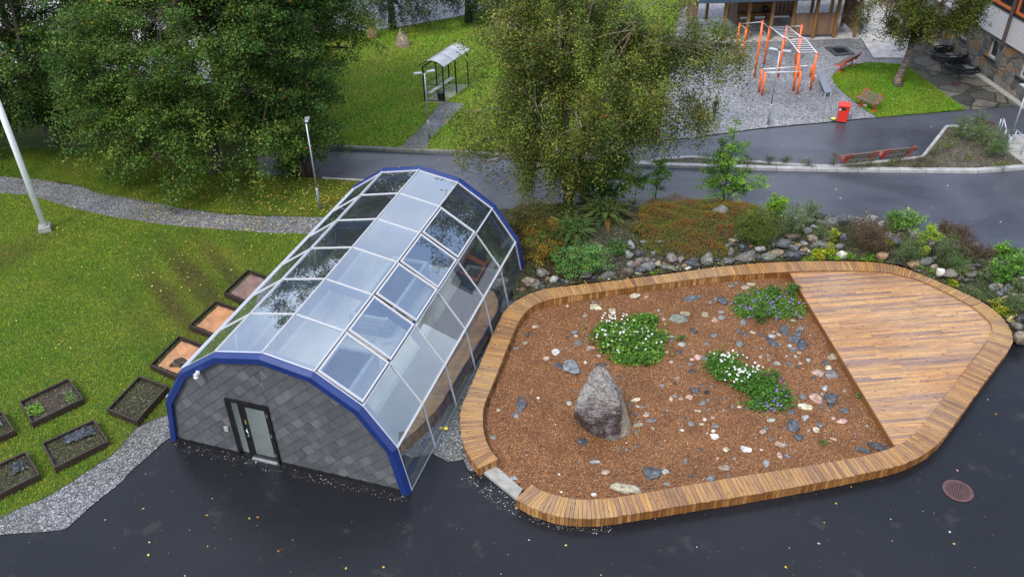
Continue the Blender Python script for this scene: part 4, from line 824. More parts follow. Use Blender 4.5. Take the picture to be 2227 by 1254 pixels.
# the tall dark boulder
def bigrock():
    import bmesh
    from mathutils import noise as mn
    g=G(1312,925,.08); y0=G(1335,957,.05).y
    def at(px,py,y): r_=ray(px,py); return Vector((r_.x*y/r_.y,y,HC+r_.z*y/r_.y))
    P=[G(1250,912,.0),G(1266,932,.0),G(1300,951,.0),G(1334,962,.0),G(1368,950,.0),G(1373,930,.0)]
    P+=[at(1250,895,y0+.35),at(1257,866,y0+.55),at(1270,845,y0+.75),at(1286,811,y0+.95),at(1302,797,y0+.95),at(1307,799,y0+.95),at(1324,812,y0+.85),at(1347,847,y0+.75),at(1359,895,y0+.55),at(1263,880,y0+.40),at(1312,830,y0+.56),at(1347,880,y0+.12),at(1286,925,y0+.03)]
    P+=[Vector((g.x-.35,y0+1.45,0)),Vector((g.x+.4,y0+1.4,0)),Vector((g.x-.15,y0+1.3,1.1)),Vector((g.x+.2,y0+1.3,1.0))]
    bm=bmesh.new(); vs=[bm.verts.new(p-Vector((g.x,g.y,0))) for p in P]; bmesh.ops.convex_hull(bm,input=vs); 
    for v in [v for v in bm.verts if not v.link_faces]: bm.verts.remove(v)
    bmesh.ops.bevel(bm,geom=list(bm.edges),offset=.012,segments=1,affect='EDGES',profile=.5)
    bmesh.ops.triangulate(bm,faces=bm.faces)
    for _ in range(5):
        lg=[e for e in bm.edges if e.calc_length()>.07]
        if lg: bmesh.ops.subdivide_edges(bm,edges=lg,cuts=1,use_grid_fill=False); bmesh.ops.triangulate(bm,faces=bm.faces)
    bm.normal_update()
    for v in bm.verts:
        q=v.co; d=.01+.022*mn.noise(q*3)+.03*abs(mn.noise(q*6))+.016*mn.noise(q*14)+.010*mn.noise(q*30); v.co=q+v.normal*d
    me=bpy.data.meshes.new('boulder'); bm.to_mesh(me); bm.free(); me.polygons.foreach_set('use_smooth',[False]*len(me.polygons))
    m=NT('dark_boulder'); v=m.co('Object'); a=m.noise(v,1.3,6,.65,.6); b=m.noise(v,8,8,.8,.4); s=m.voro(m.co('Object',(1,1,.6)),1.4,'DISTANCE_TO_EDGE')
    c=m.ramp(b,[(.28,(.016,.011,.011)),(.5,(.046,.033,.031)),(.7,(.10,.083,.078))]); c=m.mix(m.ramp(a,[(.50,0.),(.62,.8)]),c,m.ramp(b,[(.3,(.10,.095,.09)),(.7,(.30,.285,.26))])); c=m.mix(m.mix(1.,m.ramp(s,[(0,.6),(.01,.5),(.03,0.)]),m.ramp(b,[(.5,0.),(.65,1.)]),'MULTIPLY'),c,(.42,.38,.35))
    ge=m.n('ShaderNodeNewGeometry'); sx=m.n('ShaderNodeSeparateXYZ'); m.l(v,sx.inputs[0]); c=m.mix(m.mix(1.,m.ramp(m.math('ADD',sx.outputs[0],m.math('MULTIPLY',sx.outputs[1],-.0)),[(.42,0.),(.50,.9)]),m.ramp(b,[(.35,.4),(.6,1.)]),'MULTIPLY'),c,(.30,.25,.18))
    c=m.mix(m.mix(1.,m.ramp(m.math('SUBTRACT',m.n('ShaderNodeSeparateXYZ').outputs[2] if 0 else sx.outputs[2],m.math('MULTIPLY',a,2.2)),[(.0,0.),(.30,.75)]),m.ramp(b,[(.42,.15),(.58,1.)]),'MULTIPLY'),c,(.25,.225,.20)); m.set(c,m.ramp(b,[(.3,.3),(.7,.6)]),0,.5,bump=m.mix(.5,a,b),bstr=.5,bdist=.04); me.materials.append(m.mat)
    o=bpy.data.objects.new('boulder',me); COL.objects.link(o); o.location=(g.x,g.y,.03); tag(o,'tall dark boulder standing alone in the gravel bed, pale lichen on its edges','boulder')
bigrock()
# labels that single out every stone
from collections import defaultdict
grp=defaultdict(list)
for t in pending: grp[(t[1],t[2],t[3])].append(t)
for k,L in grp.items():
    L.sort(key=lambda t:t[4])
    for i,(o,a,s,n,d,cat,g) in enumerate(L):
        lab='%s %s %s'%(a,s,n) if len(L)==1 else '%s %s %s, %s'%(a,s,n,(ORD[min(i,11)]+'nearest'))
        tag(o,lab,cat,g)
# small pebbles, stuff
def pebbles(name,P,Z,smin,smax,pal,seed,n=None):
    r=np.random.default_rng(seed); n=len(P); s=smin+(smax-smin)*r.random(n)**2.2
    base=np.array([(1,0,0),(0,1,0),(-1,0,0),(0,-1,0),(0,0,.7),(0,0,-.5)],float); tri=np.array([(0,1,4),(1,2,4),(2,3,4),(3,0,4),(1,0,5),(2,1,5),(3,2,5),(0,3,5)])
    a=r.random(n)*6.28; V=np.repeat(base[None],n,0)*(.7+.6*r.random((n,6,1))); ca,sa=np.cos(a)[:,None],np.sin(a)[:,None]
    X=V[:,:,0]*ca-V[:,:,1]*sa*.7; Y=V[:,:,0]*sa+V[:,:,1]*ca*.7; V=np.stack([X,Y,V[:,:,2]],-1)*s[:,None,None]
    V[:,:,0]+=P[:,0:1]; V[:,:,1]+=P[:,1:2]; V[:,:,2]+=Z[:,None]+s[:,None]*.2
    F=(tri[None]+np.arange(n)[:,None,None]*6).reshape(-1,3); C=np.array(pal)[r.integers(0,len(pal),n)]*(.75+.5*r.random((n,1))); C=np.repeat(C,8,0)
    o=mesh_np(name,V.reshape(-1,3),F,C,M['stone']); tag(o,kind='stuff'); return o
P=scatter([(p.x,p.y) for p in bed],1200); Z=np.array([bedz(x,y) for x,y in P]); 
peb=pebbles('pebbles',P,Z,.010,.034,[SC['tan'],SC['cream'],SC['grey'],SC['pink'],SC['brown'],SC['rust'],SC['rust'],SC['brown'],SC['slate grey'],(.7,.68,.62)],3); tag(peb,'small pebbles scattered over the brown gravel bed','pebbles')
# ================= PLANTS =================
def arr(v): return np.array([v[0],v[1],v[2]],float)
def sample_blobs(blobs,n,r,shell=.45,hole=.0):
    vol=np.array([b[3]*b[4]*b[5] for b in blobs]); vol=vol/vol.sum(); k=r.choice(len(blobs),n,p=vol); B=np.array(blobs)[k]
    d=r.normal(size=(n,3)); d/=np.linalg.norm(d,axis=1)[:,None]; rad=r.random(n)**shell; rad=np.clip(rad,0,1)
    return B[:,:3]+d*rad[:,None]*B[:,3:6], d
from mathutils import noise as mnoise
FB=(1.85,1.85,1.2)
def tree(name,label,cat,base,blobs,trunk,nclump,nleaf,lsize,pal,seed,bark='bark',trad=.2,clen=.9,crad=.22,droop=.5,nlimb=12,group=None,strand=0.,zmin=.25,twig=True,aspect=.6,up=.6,shell=.4,trunks=None,limbtop=.15):
    r=np.random.default_rng(seed); rp=random.Random(seed); base=Vector(base); pal=[(min(.9,p[0]*FB[0]),min(.9,p[1]*FB[1]),p[2]*FB[2]) for p in pal]; t=thing(name,base,0,label,cat,group)
    blobs=[tuple(float(x) for x in b) for b in blobs]
    m=MB(); trs=trunks or [trunk]; nodes=[]
    for tr in trs:
        pts=[Vector(p) for p in tr]; Q=[]
        for a,b in zip(pts[:-1],pts[1:]):
            for k in range(4): Q.append(a.lerp(b,k/4)+Vector((rp.uniform(-1,1),rp.uniform(-1,1),0))*.05*min(1,trad*5))
        Q.append(pts[-1]); n=len(Q); rad=[max(.012,trad*(1.18-1.05*i/(n-1))*(1.25 if i==0 else 1)) for i in range(n)]
        m.tube(Q,rad,8 if trad>.08 else 5); nodes+= [(q,rad[i]) for i,q in enumerate(Q) if i>=n*limbtop]
    C,_=sample_blobs(blobs,nclump,r,shell); 
    C=C[C[:,2]>zmin]; gp_=getattr(tree,'gap',None)
    if gp_: C=C[np.array([mnoise.noise(Vector(c)*gp_[0]+Vector((seed,0,0)))>gp_[1] for c in C])]
    cen=np.array([b[:3] for b in blobs]).mean(0)
    # limbs
    Lp,_=sample_blobs(blobs,nlimb,r,.35); limbn=[]
    for p in Lp:
        p=Vector(p); p.z=max(p.z,zmin+.2); best=min(nodes,key=lambda q:(q[0]-p).length+max(0,q[0].z-p.z+.15*(p-q[0]).length)*1.5)
        a=best[0]; mid=a.lerp(p,.5)+Vector((rp.uniform(-.2,.2),rp.uniform(-.2,.2),(p-a).length*.10)); Q=[a,a.lerp(mid,.6),mid,mid.lerp(p,.6)+Vector((0,0,.03)),p]; r0=min(best[1]*.6,trad*.5)
        m.tube(Q,[r0,r0*.8,r0*.6,r0*.4,max(.008,r0*.2)],5); limbn+=[(q,r0*.3) for q in Q[1:]]
    if twig:
        LN=np.array([arr(q[0]) for q in limbn+nodes])
        for c in C[:min(len(C),700)]:
            k=int(np.argmin(((LN-c)**2).sum(1)+np.maximum(0,LN[:,2]-c[2])*.3)); a=LN[k]; c2=c
            m.tube([Vector(a),Vector((a+c2)/2)+Vector((0,0,.08)),Vector(c2)],[.016 if trad>.08 else .006,.010 if trad>.08 else .005,.004],3,caps=False)
    m.build('trunk',M[bark],t,smooth=True)
    nc=len(C); per=max(1,nleaf//nc); idx=np.repeat(np.arange(nc),per)
    out=C-np.array([cen[0],cen[1],cen[2]-.6*blobs[0][5]]); out[:,2]*=.35; out/=np.linalg.norm(out,axis=1)[:,None]+1e-6; out+=r.normal(size=out.shape)*.35; out/=np.linalg.norm(out,axis=1)[:,None]
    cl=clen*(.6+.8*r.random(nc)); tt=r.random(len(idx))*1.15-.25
    P=C[idx]+out[idx]*(tt*cl[idx])[:,None]+r.normal(size=(len(idx),3))*crad*(1-.45*np.clip(tt,0,1))[:,None]*np.array([1,1,.55])
    P[:,2]-=droop*np.clip(tt,0,2)**2*cl[idx]
    if strand>0:
        st=r.random(len(idx))**1.4*strand*(.4+1.2*r.random(nc))[idx]; sel=r.random(len(idx))<.7; P[sel,2]-=st[sel]; q=(r.integers(0,5,len(idx))*2.39+idx); P[sel,0]+=np.cos(q[sel])*crad*.9-(P[sel,0]-C[idx][sel,0])*.55; P[sel,1]+=np.sin(q[sel])*crad*.9-(P[sel,1]-C[idx][sel,1])*.55
    P=P[P[:,2]>.05+zmin*.3]; idx=idx[:len(P)] if len(P)<len(idx) else idx
    V,F=leafgeo(P,lsize,up,aspect,r=r); pal=np.array([p[:3] for p in pal]); cc=r.integers(0,len(pal),nc); col=pal[cc][np.resize(idx,len(P))]
    alt=pal[r.integers(0,len(pal),len(P))]; cb=(.55+.9*r.random(nc))[np.resize(idx,len(P))][:,None]; tl=np.clip(np.resize(tt,len(P))-.55,0,1)[:,None]; col=np.where(r.random((len(P),1))<.3,alt,col)*cb*(.7+.6*r.random((len(P),1)))*(1+tl*np.array([1.3,.95,.4]))  # lit spray tips are put into the leaf colour, lighter and yellower outwards
    yl=r.random(len(P)); 
    yfrac=getattr(tree,'yellow',.012)
    col[yl<yfrac]=np.array([.36,.22,.02]); col[(yl>yfrac)&(yl<yfrac*1.35)]=np.array([.35,.10,.02])
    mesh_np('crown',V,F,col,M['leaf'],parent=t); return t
GRN=[(.022,.048,.014),(.030,.062,.016),(.040,.078,.018),(.055,.092,.022),(.018,.036,.014),(.060,.085,.024)]
DGR=[(.014,.034,.014),(.020,.045,.015),(.028,.058,.016),(.036,.060,.016),(.012,.026,.012)]
BIR=[(.045,.062,.018),(.060,.078,.020),(.032,.048,.016),(.078,.088,.024),(.036,.054,.022),(.070,.070,.020)]
tree.yellow=.006; tree.gap=(.42,-.16)
def T(px,py): g=G(px,py); return g
# big broadleaf trees on the left
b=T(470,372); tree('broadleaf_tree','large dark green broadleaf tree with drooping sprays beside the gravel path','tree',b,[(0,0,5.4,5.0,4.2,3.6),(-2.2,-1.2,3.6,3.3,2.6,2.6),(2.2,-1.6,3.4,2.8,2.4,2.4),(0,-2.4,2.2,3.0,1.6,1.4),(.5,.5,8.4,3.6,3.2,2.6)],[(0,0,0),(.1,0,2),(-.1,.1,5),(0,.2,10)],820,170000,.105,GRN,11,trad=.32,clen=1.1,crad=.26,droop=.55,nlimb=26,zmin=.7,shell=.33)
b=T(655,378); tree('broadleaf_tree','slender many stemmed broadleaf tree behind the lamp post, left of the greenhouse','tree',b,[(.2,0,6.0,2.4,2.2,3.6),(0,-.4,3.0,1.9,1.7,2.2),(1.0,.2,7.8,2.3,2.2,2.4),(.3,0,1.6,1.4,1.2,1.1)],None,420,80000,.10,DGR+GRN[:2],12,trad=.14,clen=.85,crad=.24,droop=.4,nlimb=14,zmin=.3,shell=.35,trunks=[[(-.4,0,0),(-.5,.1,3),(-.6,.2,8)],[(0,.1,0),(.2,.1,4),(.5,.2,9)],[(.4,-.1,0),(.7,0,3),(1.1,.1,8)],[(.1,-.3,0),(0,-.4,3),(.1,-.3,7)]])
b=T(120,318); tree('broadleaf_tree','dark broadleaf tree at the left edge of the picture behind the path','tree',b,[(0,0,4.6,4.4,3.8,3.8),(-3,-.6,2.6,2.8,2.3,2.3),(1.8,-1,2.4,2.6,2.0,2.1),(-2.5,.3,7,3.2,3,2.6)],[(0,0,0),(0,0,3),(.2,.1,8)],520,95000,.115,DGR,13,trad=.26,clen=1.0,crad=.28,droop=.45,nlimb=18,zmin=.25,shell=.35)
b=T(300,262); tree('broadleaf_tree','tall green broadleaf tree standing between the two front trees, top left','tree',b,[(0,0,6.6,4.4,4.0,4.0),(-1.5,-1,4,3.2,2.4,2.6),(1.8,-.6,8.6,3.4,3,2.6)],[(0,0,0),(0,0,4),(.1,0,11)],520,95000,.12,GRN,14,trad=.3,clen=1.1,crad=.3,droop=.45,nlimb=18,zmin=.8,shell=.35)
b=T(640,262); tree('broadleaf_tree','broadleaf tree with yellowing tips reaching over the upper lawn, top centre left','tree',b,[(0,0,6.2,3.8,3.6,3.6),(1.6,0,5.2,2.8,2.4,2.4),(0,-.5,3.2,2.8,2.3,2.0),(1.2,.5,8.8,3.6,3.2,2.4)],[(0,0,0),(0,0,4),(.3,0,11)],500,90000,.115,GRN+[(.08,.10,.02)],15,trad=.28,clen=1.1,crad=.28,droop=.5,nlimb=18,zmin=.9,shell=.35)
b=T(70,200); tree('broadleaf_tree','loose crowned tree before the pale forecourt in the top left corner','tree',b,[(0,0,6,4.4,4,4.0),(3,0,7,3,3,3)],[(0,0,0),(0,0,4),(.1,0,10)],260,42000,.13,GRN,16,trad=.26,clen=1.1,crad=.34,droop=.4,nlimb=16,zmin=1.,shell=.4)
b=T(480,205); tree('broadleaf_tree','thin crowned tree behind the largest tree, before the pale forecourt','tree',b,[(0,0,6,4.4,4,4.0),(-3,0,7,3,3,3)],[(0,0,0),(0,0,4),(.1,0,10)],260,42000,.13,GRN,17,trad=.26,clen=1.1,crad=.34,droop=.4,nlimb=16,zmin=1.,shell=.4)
# birch in the middle
tree.yellow=.007; tree.gap=(.5,-.13)
b=T(1238,432)
BIRB=[(.1,0,5.4,3.9,3.6,2.8),(-2.4,-.2,3.4,2.4,2.2,1.9),(2.6,-.2,5.0,2.8,2.8,2.1),(.5,0,8.2,3.7,3.4,2.6),(-2.0,.3,7.2,2.2,2.2,2.0),(5.5,.6,6.4,1.7,1.6,1.0),(4.3,0,4.5,1.8,1.6,1.0),(4.6,.4,6.1,2.5,1.9,1.3),(.1,-1.4,2.8,2.5,1.3,1.0),(-2.7,-.8,2.4,1.7,1.3,1.1)]
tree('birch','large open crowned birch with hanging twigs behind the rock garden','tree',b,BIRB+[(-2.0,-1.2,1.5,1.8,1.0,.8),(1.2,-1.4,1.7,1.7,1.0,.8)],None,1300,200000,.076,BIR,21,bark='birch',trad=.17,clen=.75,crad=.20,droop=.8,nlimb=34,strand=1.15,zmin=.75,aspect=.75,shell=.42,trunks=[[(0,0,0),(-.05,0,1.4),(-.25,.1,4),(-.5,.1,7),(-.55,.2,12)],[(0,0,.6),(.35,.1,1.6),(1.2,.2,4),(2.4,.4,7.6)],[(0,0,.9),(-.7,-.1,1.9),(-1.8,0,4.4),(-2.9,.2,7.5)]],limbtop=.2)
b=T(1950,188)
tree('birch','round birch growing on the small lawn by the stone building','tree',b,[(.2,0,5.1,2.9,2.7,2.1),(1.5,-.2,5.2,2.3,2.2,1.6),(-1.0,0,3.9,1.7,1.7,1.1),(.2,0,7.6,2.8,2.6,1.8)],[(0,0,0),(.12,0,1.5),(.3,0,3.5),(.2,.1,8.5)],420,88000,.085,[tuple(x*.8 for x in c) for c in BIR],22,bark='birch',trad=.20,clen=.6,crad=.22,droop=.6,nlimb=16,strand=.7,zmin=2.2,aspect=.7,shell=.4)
# spruces hanging in at the top
tree.yellow=0.; tree.gap=None
SPR=[(.012,.024,.018),(.018,.034,.022),(.026,.044,.028)]
for px,py,lab,s in ((855,64,'dark spruce with drooping branches over the upper road, top centre left',31),(1020,50,'dark spruce behind the birch at the top of the picture',32)):
    b=T(px,py); tree('spruce','%s'%lab,'tree',b,[(.9,0,2.5,3.3,2.6,1.6),(.3,0,5.5,2.4,2.0,2.0)],[(0,0,0),(0,0,4),(0,0,10)],240,42000,.15,SPR,s,trad=.2,clen=1.0,crad=.16,droop=.8,nlimb=20,strand=.55,zmin=.7,aspect=.3)
# rowan sapling and smaller saplings
tree.yellow=.01
ROW=[(.045,.105,.022),(.062,.135,.028),(.080,.150,.030),(.036,.080,.022)]
b=Gb(1572,440); tree('rowan_sapling','upright fresh green rowan sapling at the road side of the rock garden','sapling',b,[(0,0,1.1,.95,.8,.75),(-.5,0,1.6,.6,.6,.6),(.6,0,1.0,.9,.6,.5),(.05,0,2.4,.55,.55,.8),(.1,0,3.4,.28,.28,.6),(1.1,-.2,1.0,.45,.4,.3)],[(0,0,0),(.05,0,1.6),(.1,0,3.7)],90,9500,.095,ROW,41,trad=.045,clen=.34,crad=.12,droop=.3,nlimb=12,zmin=.15,aspect=.4)
b=Gb(1425,430); tree('rowan_sapling','small rowan sapling to the left of the tall one, before the road','sapling',b,[(0,0,.8,.45,.4,.5),(.1,0,1.4,.3,.3,.5)],[(0,0,0),(.05,0,.9),(.1,0,1.8)],26,1900,.09,ROW,42,trad=.025,clen=.26,crad=.10,droop=.3,nlimb=6,zmin=.15,aspect=.4)
b=Gb(1382,425); tree('rowan_sapling','smallest rowan sapling close to the birch, before the road','sapling',b,[(0,0,.7,.4,.4,.4),(0,0,1.1,.25,.25,.4)],[(0,0,0),(.02,0,.6),(.05,0,1.3)],20,1400,.09,ROW,43,trad=.02,clen=.24,crad=.10,droop=.3,nlimb=5,zmin=.1,aspect=.4)
b=Gb(1300,432); tree('maple_bush','dense dark green bush at the foot of the birch','bush',b,[(0,0,1.0,1.3,1.0,.9),(.4,0,1.7,.8,.7,.6)],[(0,0,0),(.05,0,.9),(.1,0,1.9)],80,9500,.11,[(.022,.058,.016),(.032,.080,.018),(.046,.100,.022)],44,trad=.04,clen=.34,crad=.16,droop=.3,nlimb=10,zmin=.1)
b=Gb(1262,588); tree('rose_bush','leafy light green bush hanging over the back bench','bush',b,[(0,0,.55,.95,.6,.5),(-.3,-.2,.35,.6,.4,.3),(.5,0,.5,.6,.5,.35)],[(0,0,0),(.05,0,.4),(.1,0,.9)],80,6500,.06,[(.032,.078,.026),(.045,.100,.034),(.060,.125,.050)],45,trad=.02,clen=.28,crad=.12,droop=.4,nlimb=10,zmin=.02)
b=Gb(1175,560); tree('barberry_bush','low tangled bush with red and yellow leaves against the greenhouse','bush',b,[(0,0,.4,.7,.7,.4),(.2,.8,.5,.8,.6,.45)],[(0,0,0),(.05,0,.4),(.1,0,.8)],70,6500,.05,[(.028,.05,.014),(.045,.062,.016),(.11,.045,.012),(.14,.085,.012),(.035,.06,.02)],46,trad=.02,clen=.3,crad=.13,droop=.3,nlimb=10,zmin=.02)
b=Gb(1165,500); tree('barberry_bush','dark undergrowth bush below the birch behind the greenhouse','bush',b,[(0,0,.45,1.1,.8,.5)],[(0,0,0),(.05,0,.4),(.1,0,.8)],70,6500,.055,[(.022,.036,.012),(.035,.045,.012),(.05,.028,.012)],47,trad=.02,clen=.3,crad=.15,droop=.3,nlimb=10,zmin=.02)
# shrubs of the rock garden
PUR=[(.040,.026,.024),(.062,.044,.036),(.085,.068,.052),(.032,.018,.020),(.055,.030,.034)]
WIL=[(.070,.095,.060),(.095,.125,.080),(.050,.078,.045),(.040,.070,.030)]
YEL=[(.17,.19,.02),(.21,.20,.025),(.11,.17,.02)]
LIM=[(.075,.15,.018),(.10,.18,.022),(.055,.11,.016)]
GRE=[(.032,.085,.024),(.050,.115,.030),(.065,.13,.035)]
FRN=[(.040,.065,.018),(.055,.080,.020),(.030,.050,.016),(.075,.080,.020)]
SH=[(1687,468,34,46,LIM,'bright lime green shrub beside the tall grey green shrub'),(1721,505,50,80,WIL,'tall grey green willow shrub next to the lime green shrub'),(1756,478,38,52,WIL,'grey green willow shrub at the road edge, second from the lime green shrub'),
(1640,520,90,74,FRN,'broad dark feathery shrub at the right of the orange ground cover'),(1786,522,32,46,WIL,'small grey green shrub between boulders left of the dark purple bush'),(1812,520,20,22,YEL,'tiny yellow green plant left of the dark purple bush'),
(1754,566,22,9,LIM,'low lime plant leftmost behind the deck'),(1780,558,28,22,YEL,'yellow green plant behind the deck, second from its corner'),(1802,553,18,26,YEL,'upright yellow green plant beside the white boulder behind the deck'),(1812,564,22,10,LIM,'low lime plant just left of the white boulder behind the deck'),(1845,563,16,14,LIM,'small lime plant just right of the white boulder behind the deck'),
(1898,567,24,14,LIM,'small lime plant under the dark purple bush'),(1914,571,14,8,LIM,'tiny lime plant before the orange boulder'),(1883,567,12,8,LIM,'tiny lime plant left under the dark purple bush'),
(1887,545,94,88,PUR,'large dark purple bush in the middle of the rock garden'),(1941,498,32,42,GRE,'fresh green shrub right behind the dark purple bush'),(1979,503,32,44,[(.075,.135,.05),(.10,.16,.07)],'pale green shrub at the road edge, right of the fresh green one'),(2018,532,32,42,LIM+YEL,'yellow lime shrub at the road edge'),(2006,560,15,22,YEL,'small yellow plant below the yellow lime shrub'),(1932,534,18,14,YEL,'small yellow plant right of the dark purple bush'),
(2050,512,26,38,PUR,'narrow dark purple shrub at the road edge'),(2082,522,54,36,PUR,'thin twiggy purple shrub at the road edge beside the narrow one'),(2097,560,50,44,PUR,'rounded purple shrub at the right of the twin willow shrubs'),(2140,558,36,26,PUR,'sparse purple shrub near the manhole on the road'),
(1972,568,76,66,WIL+GRE[:1],'big grey green willow shrub right of the dark purple bush'),(2052,565,42,66,WIL,'upright grey green willow shrub, left one of a pair'),(2078,592,54,50,WIL+GRE[:1],'bushy grey green willow shrub, right one of a pair'),
(2181,564,34,38,GRE+LIM[:1],'bright green shrub beside the manhole'),(2175,608,38,48,GRE,'leafy green shrub below the bright green one'),(2210,590,34,40,GRE,'leafy green shrub at the right edge of the picture'),(2146,578,34,16,WIL,'low sprawling grey shrub behind the mossy soil'),
(2145,612,24,36,WIL,'slim grey green shrub on the mossy soil'),(2117,640,62,28,WIL,'sprawling grey green shrub hanging over the bench bend'),(2148,652,44,28,WIL,'sprawling grey green shrub left of the yellow edging plants'),(2213,630,34,30,WIL,'grey green shrub above the pile of grey stones'),(2206,675,54,42,WIL+GRE[:1],'wide green shrub at the right end of the bank'),
(2161,668,20,20,YEL,'yellow plant on the bench edge, first of three'),(2178,682,22,24,YEL,'yellow plant on the bench edge, middle of three'),(2204,696,24,12,YEL+LIM,'yellow plant on the bench edge, last of three'),(2008,590,18,12,LIM,'small lime plant by the orange boulder at the bench bend'),(2027,598,18,14,LIM,'small lime plant left of the pale boulder'),(2062,617,14,10,LIM,'small lime plant before the mottled boulder'),(2076,622,16,14,YEL,'small yellow plant right of the mottled boulder'),
(1425,595,16,9,LIM,'tiny lime plant on the back bench edge')]
for i,(px,py,wp,hp,pal,lab) in enumerate(SH):
    g=Gb(px,py); k=pxm(g); W=wp/k; H=max(.1,hp/k*1.05); 
    small=W<.45; pur=pal is PUR; n=int(max(220,min(5200,W*H*5200)))*(2 if pur else 1)
    tree.yellow=0
    fine=pal in (WIL,PUR) or pal[0] in (WIL[0],PUR[0]); ls=.036 if fine else (.05 if small else .065)
    if pal is FRN: ls=.04; n*=3
    tree('shrub' if not small else 'small_plant',lab,'shrub' if not small else 'plant',g,[(0,0,H*.5,W*.46,W*.40,H*.46),(W*.08,0,H*.32,W*.48,W*.42,H*.3)],[(0,0,0),(.02,0,H*.45),(.03,0,H*.9)],max(8,int(n/55)),n,ls,pal,60+i,trad=.012,clen=min(.3,.35*H+.03),crad=.05+.04*W,droop=.1,nlimb=max(4,int(6*W)),zmin=-.05,aspect=.42 if fine else .6,up=.4,shell=.45,group='shrubs of the rock garden')
# ferns
def fern(px,py,wp,lab,seed,n=26,pal=FRN,upr=.9):
    g=Gb(px,py); R_=wp/pxm(g)/2*.84; n=int(n*2.4); r=np.random.default_rng(seed); t=thing('fern',g,0,lab,'fern','ferns of the rock garden'); PP=[];DD=[];SS=[]; m=MB(); CC=[]
    for k in range(n):
        a=k*2.399+r.random()*.5; L=R_*(.45+.8*r.random()); el=R(22+58*r.random()*upr); c=np.array(pal[r.integers(0,len(pal))])*(.5+.9*r.random()); c=c if r.random()>.04 else np.array([.14,.08,.02]); last=Vector((0,0,0)); pts=[last]
        for s in range(1,23):
            q=s/22; x=L*(math.sin(el*.2)+1)*q*math.cos(el*.55); z=L*(math.sin(el)*q*1.25-.95*q*q*.8)
            p=Vector((math.cos(a)*x,math.sin(a)*x,z+.05)); pts.append(p); d=(p-last).normalized(); side=Vector((-math.sin(a),math.cos(a),0)); wl=L*.10*math.sin(PI*min(1,q*.92+.1))**.8
            for sg in (-1,1):
                tip=p+side*sg*wl+d*wl*.45-Vector((0,0,wl*.2)); w2=L/22*.62
                c=c; PP.append([p-d*w2*.5,p+d*w2*.6,tip,p+side*sg*wl*.5-d*w2*.45]); CC.append(c*1.15*(.75+.5*r.random()))
            last=p
        m.tube(pts[::3]+[pts[-1]],.006,3,caps=False)
    nm=int(1700*R_*R_*4/1.5)+300; d=r.normal(size=(nm,3)); d/=np.linalg.norm(d,axis=1)[:,None]; Q=d*(r.random(nm)**.4)[:,None]*np.array([R_*.8,R_*.7,R_*.62]); Q[:,2]=np.abs(Q[:,2])+.03; dd=Q/np.linalg.norm(Q,axis=1)[:,None]; V2,F2=leafgeo(Q,.11,.5,.30,dirs=dd,r=r); C2=np.array(pal)[r.integers(0,len(pal),nm)]*(.6+.9*r.random((nm,1)))*1.2
    V=np.concatenate([np.array([[tuple(x) for x in q] for q in PP]).reshape(-1,3),V2]); CC=list(np.concatenate([np.array(CC),C2])); F=np.arange(len(V)).reshape(-1,4); mesh_np('fronds',V,F,np.array(CC),M['leaf'],parent=t); m.build('stalks',M['bark'],t); return t
fern(1345,545,76,'small upright fern with bright fronds beside the back bench',1,18,[(.05,.10,.025),(.065,.12,.03)],1.2)
fern(1315,470,150,'largest fern with arching dark fronds in front of the birch',2,46)
fern(1245,510,130,'broad light green fern behind the leafy bush',3,40,[(.045,.085,.022),(.06,.10,.025)])
fern(1215,560,80,'low fern between the barberry and the leafy bush',4,22,[(.035,.07,.018),(.05,.085,.02)])
fern(1225,470,100,'dark fern under the birch twigs',5,30)
fern(1660,535,60,'small yellowing fern below the dark feathery shrub',6,18,[(.07,.085,.02),(.045,.06,.016)])
fern(1390,500,60,'yellow brown fern at the left of the orange ground cover',7,18,[(.13,.10,.02),(.08,.09,.02)])
# orange ground cover on the bank (stuff)
gc=[Gb(x,y) for x,y in [(1388,452),(1420,436),(1470,432),(1540,440),(1600,446),(1655,456),(1640,480),(1600,500),(1590,530),(1580,560),(1540,568),(1500,572),(1470,568),(1430,560),(1400,540),(1392,500)]]+[Gb(1388,470)]
def cover(poly,n,pal,size,h,seed,name,lab):
    r=np.random.default_rng(seed); P=scatter([(p.x,p.y) for p in poly],n,r); z=np.array([bankz(x,y) for x,y in P[::1]]) if n<2500 else None
    if z is None:
        Q=P[::12]; zq=np.array([bankz(x,y) for x,y in Q]); z=np.repeat(zq,12)[:len(P)]
    mound=.5+.5*np.sin(P[:,0]*3.1+np.sin(P[:,1]*2.3)*1.4)*np.cos(P[:,1]*3.7+P[:,0]); hh=h*(.25+.75*mound)*(.35+.65*r.random(len(P))); P3=np.column_stack([P,z+.02+hh])
    V,F=leafgeo(P3,size,.8,.6,r=r); pal=np.array(pal); k=(mound*len(pal)*.6+r.random(len(P))*len(pal)*.6).astype(int)%len(pal); C=pal[k]*(.65+.7*r.random((len(P),1))); o=mesh_np(name,V,F,C,M['leaf']); tag(o,lab,'ground cover',None,'stuff'); return o
def sortedP(): pass
_sc=scatter
def scatter(poly,n,r=rng,power=0.):   # keep neighbours together so heights can be shared
    P=_sc(poly,n,r); k=np.lexsort((np.floor(P[:,1]/.12),np.floor(P[:,0]/.12))); return P[k]
cover(gc,38000,[(.055,.09,.014),(.08,.12,.018),(.11,.13,.02),(.14,.12,.02),(.21,.10,.02),(.10,.14,.02),(.16,.13,.02),(.32,.04,.015)],.042,.30,71,'ground_cover','orange and green ground cover on the bank')
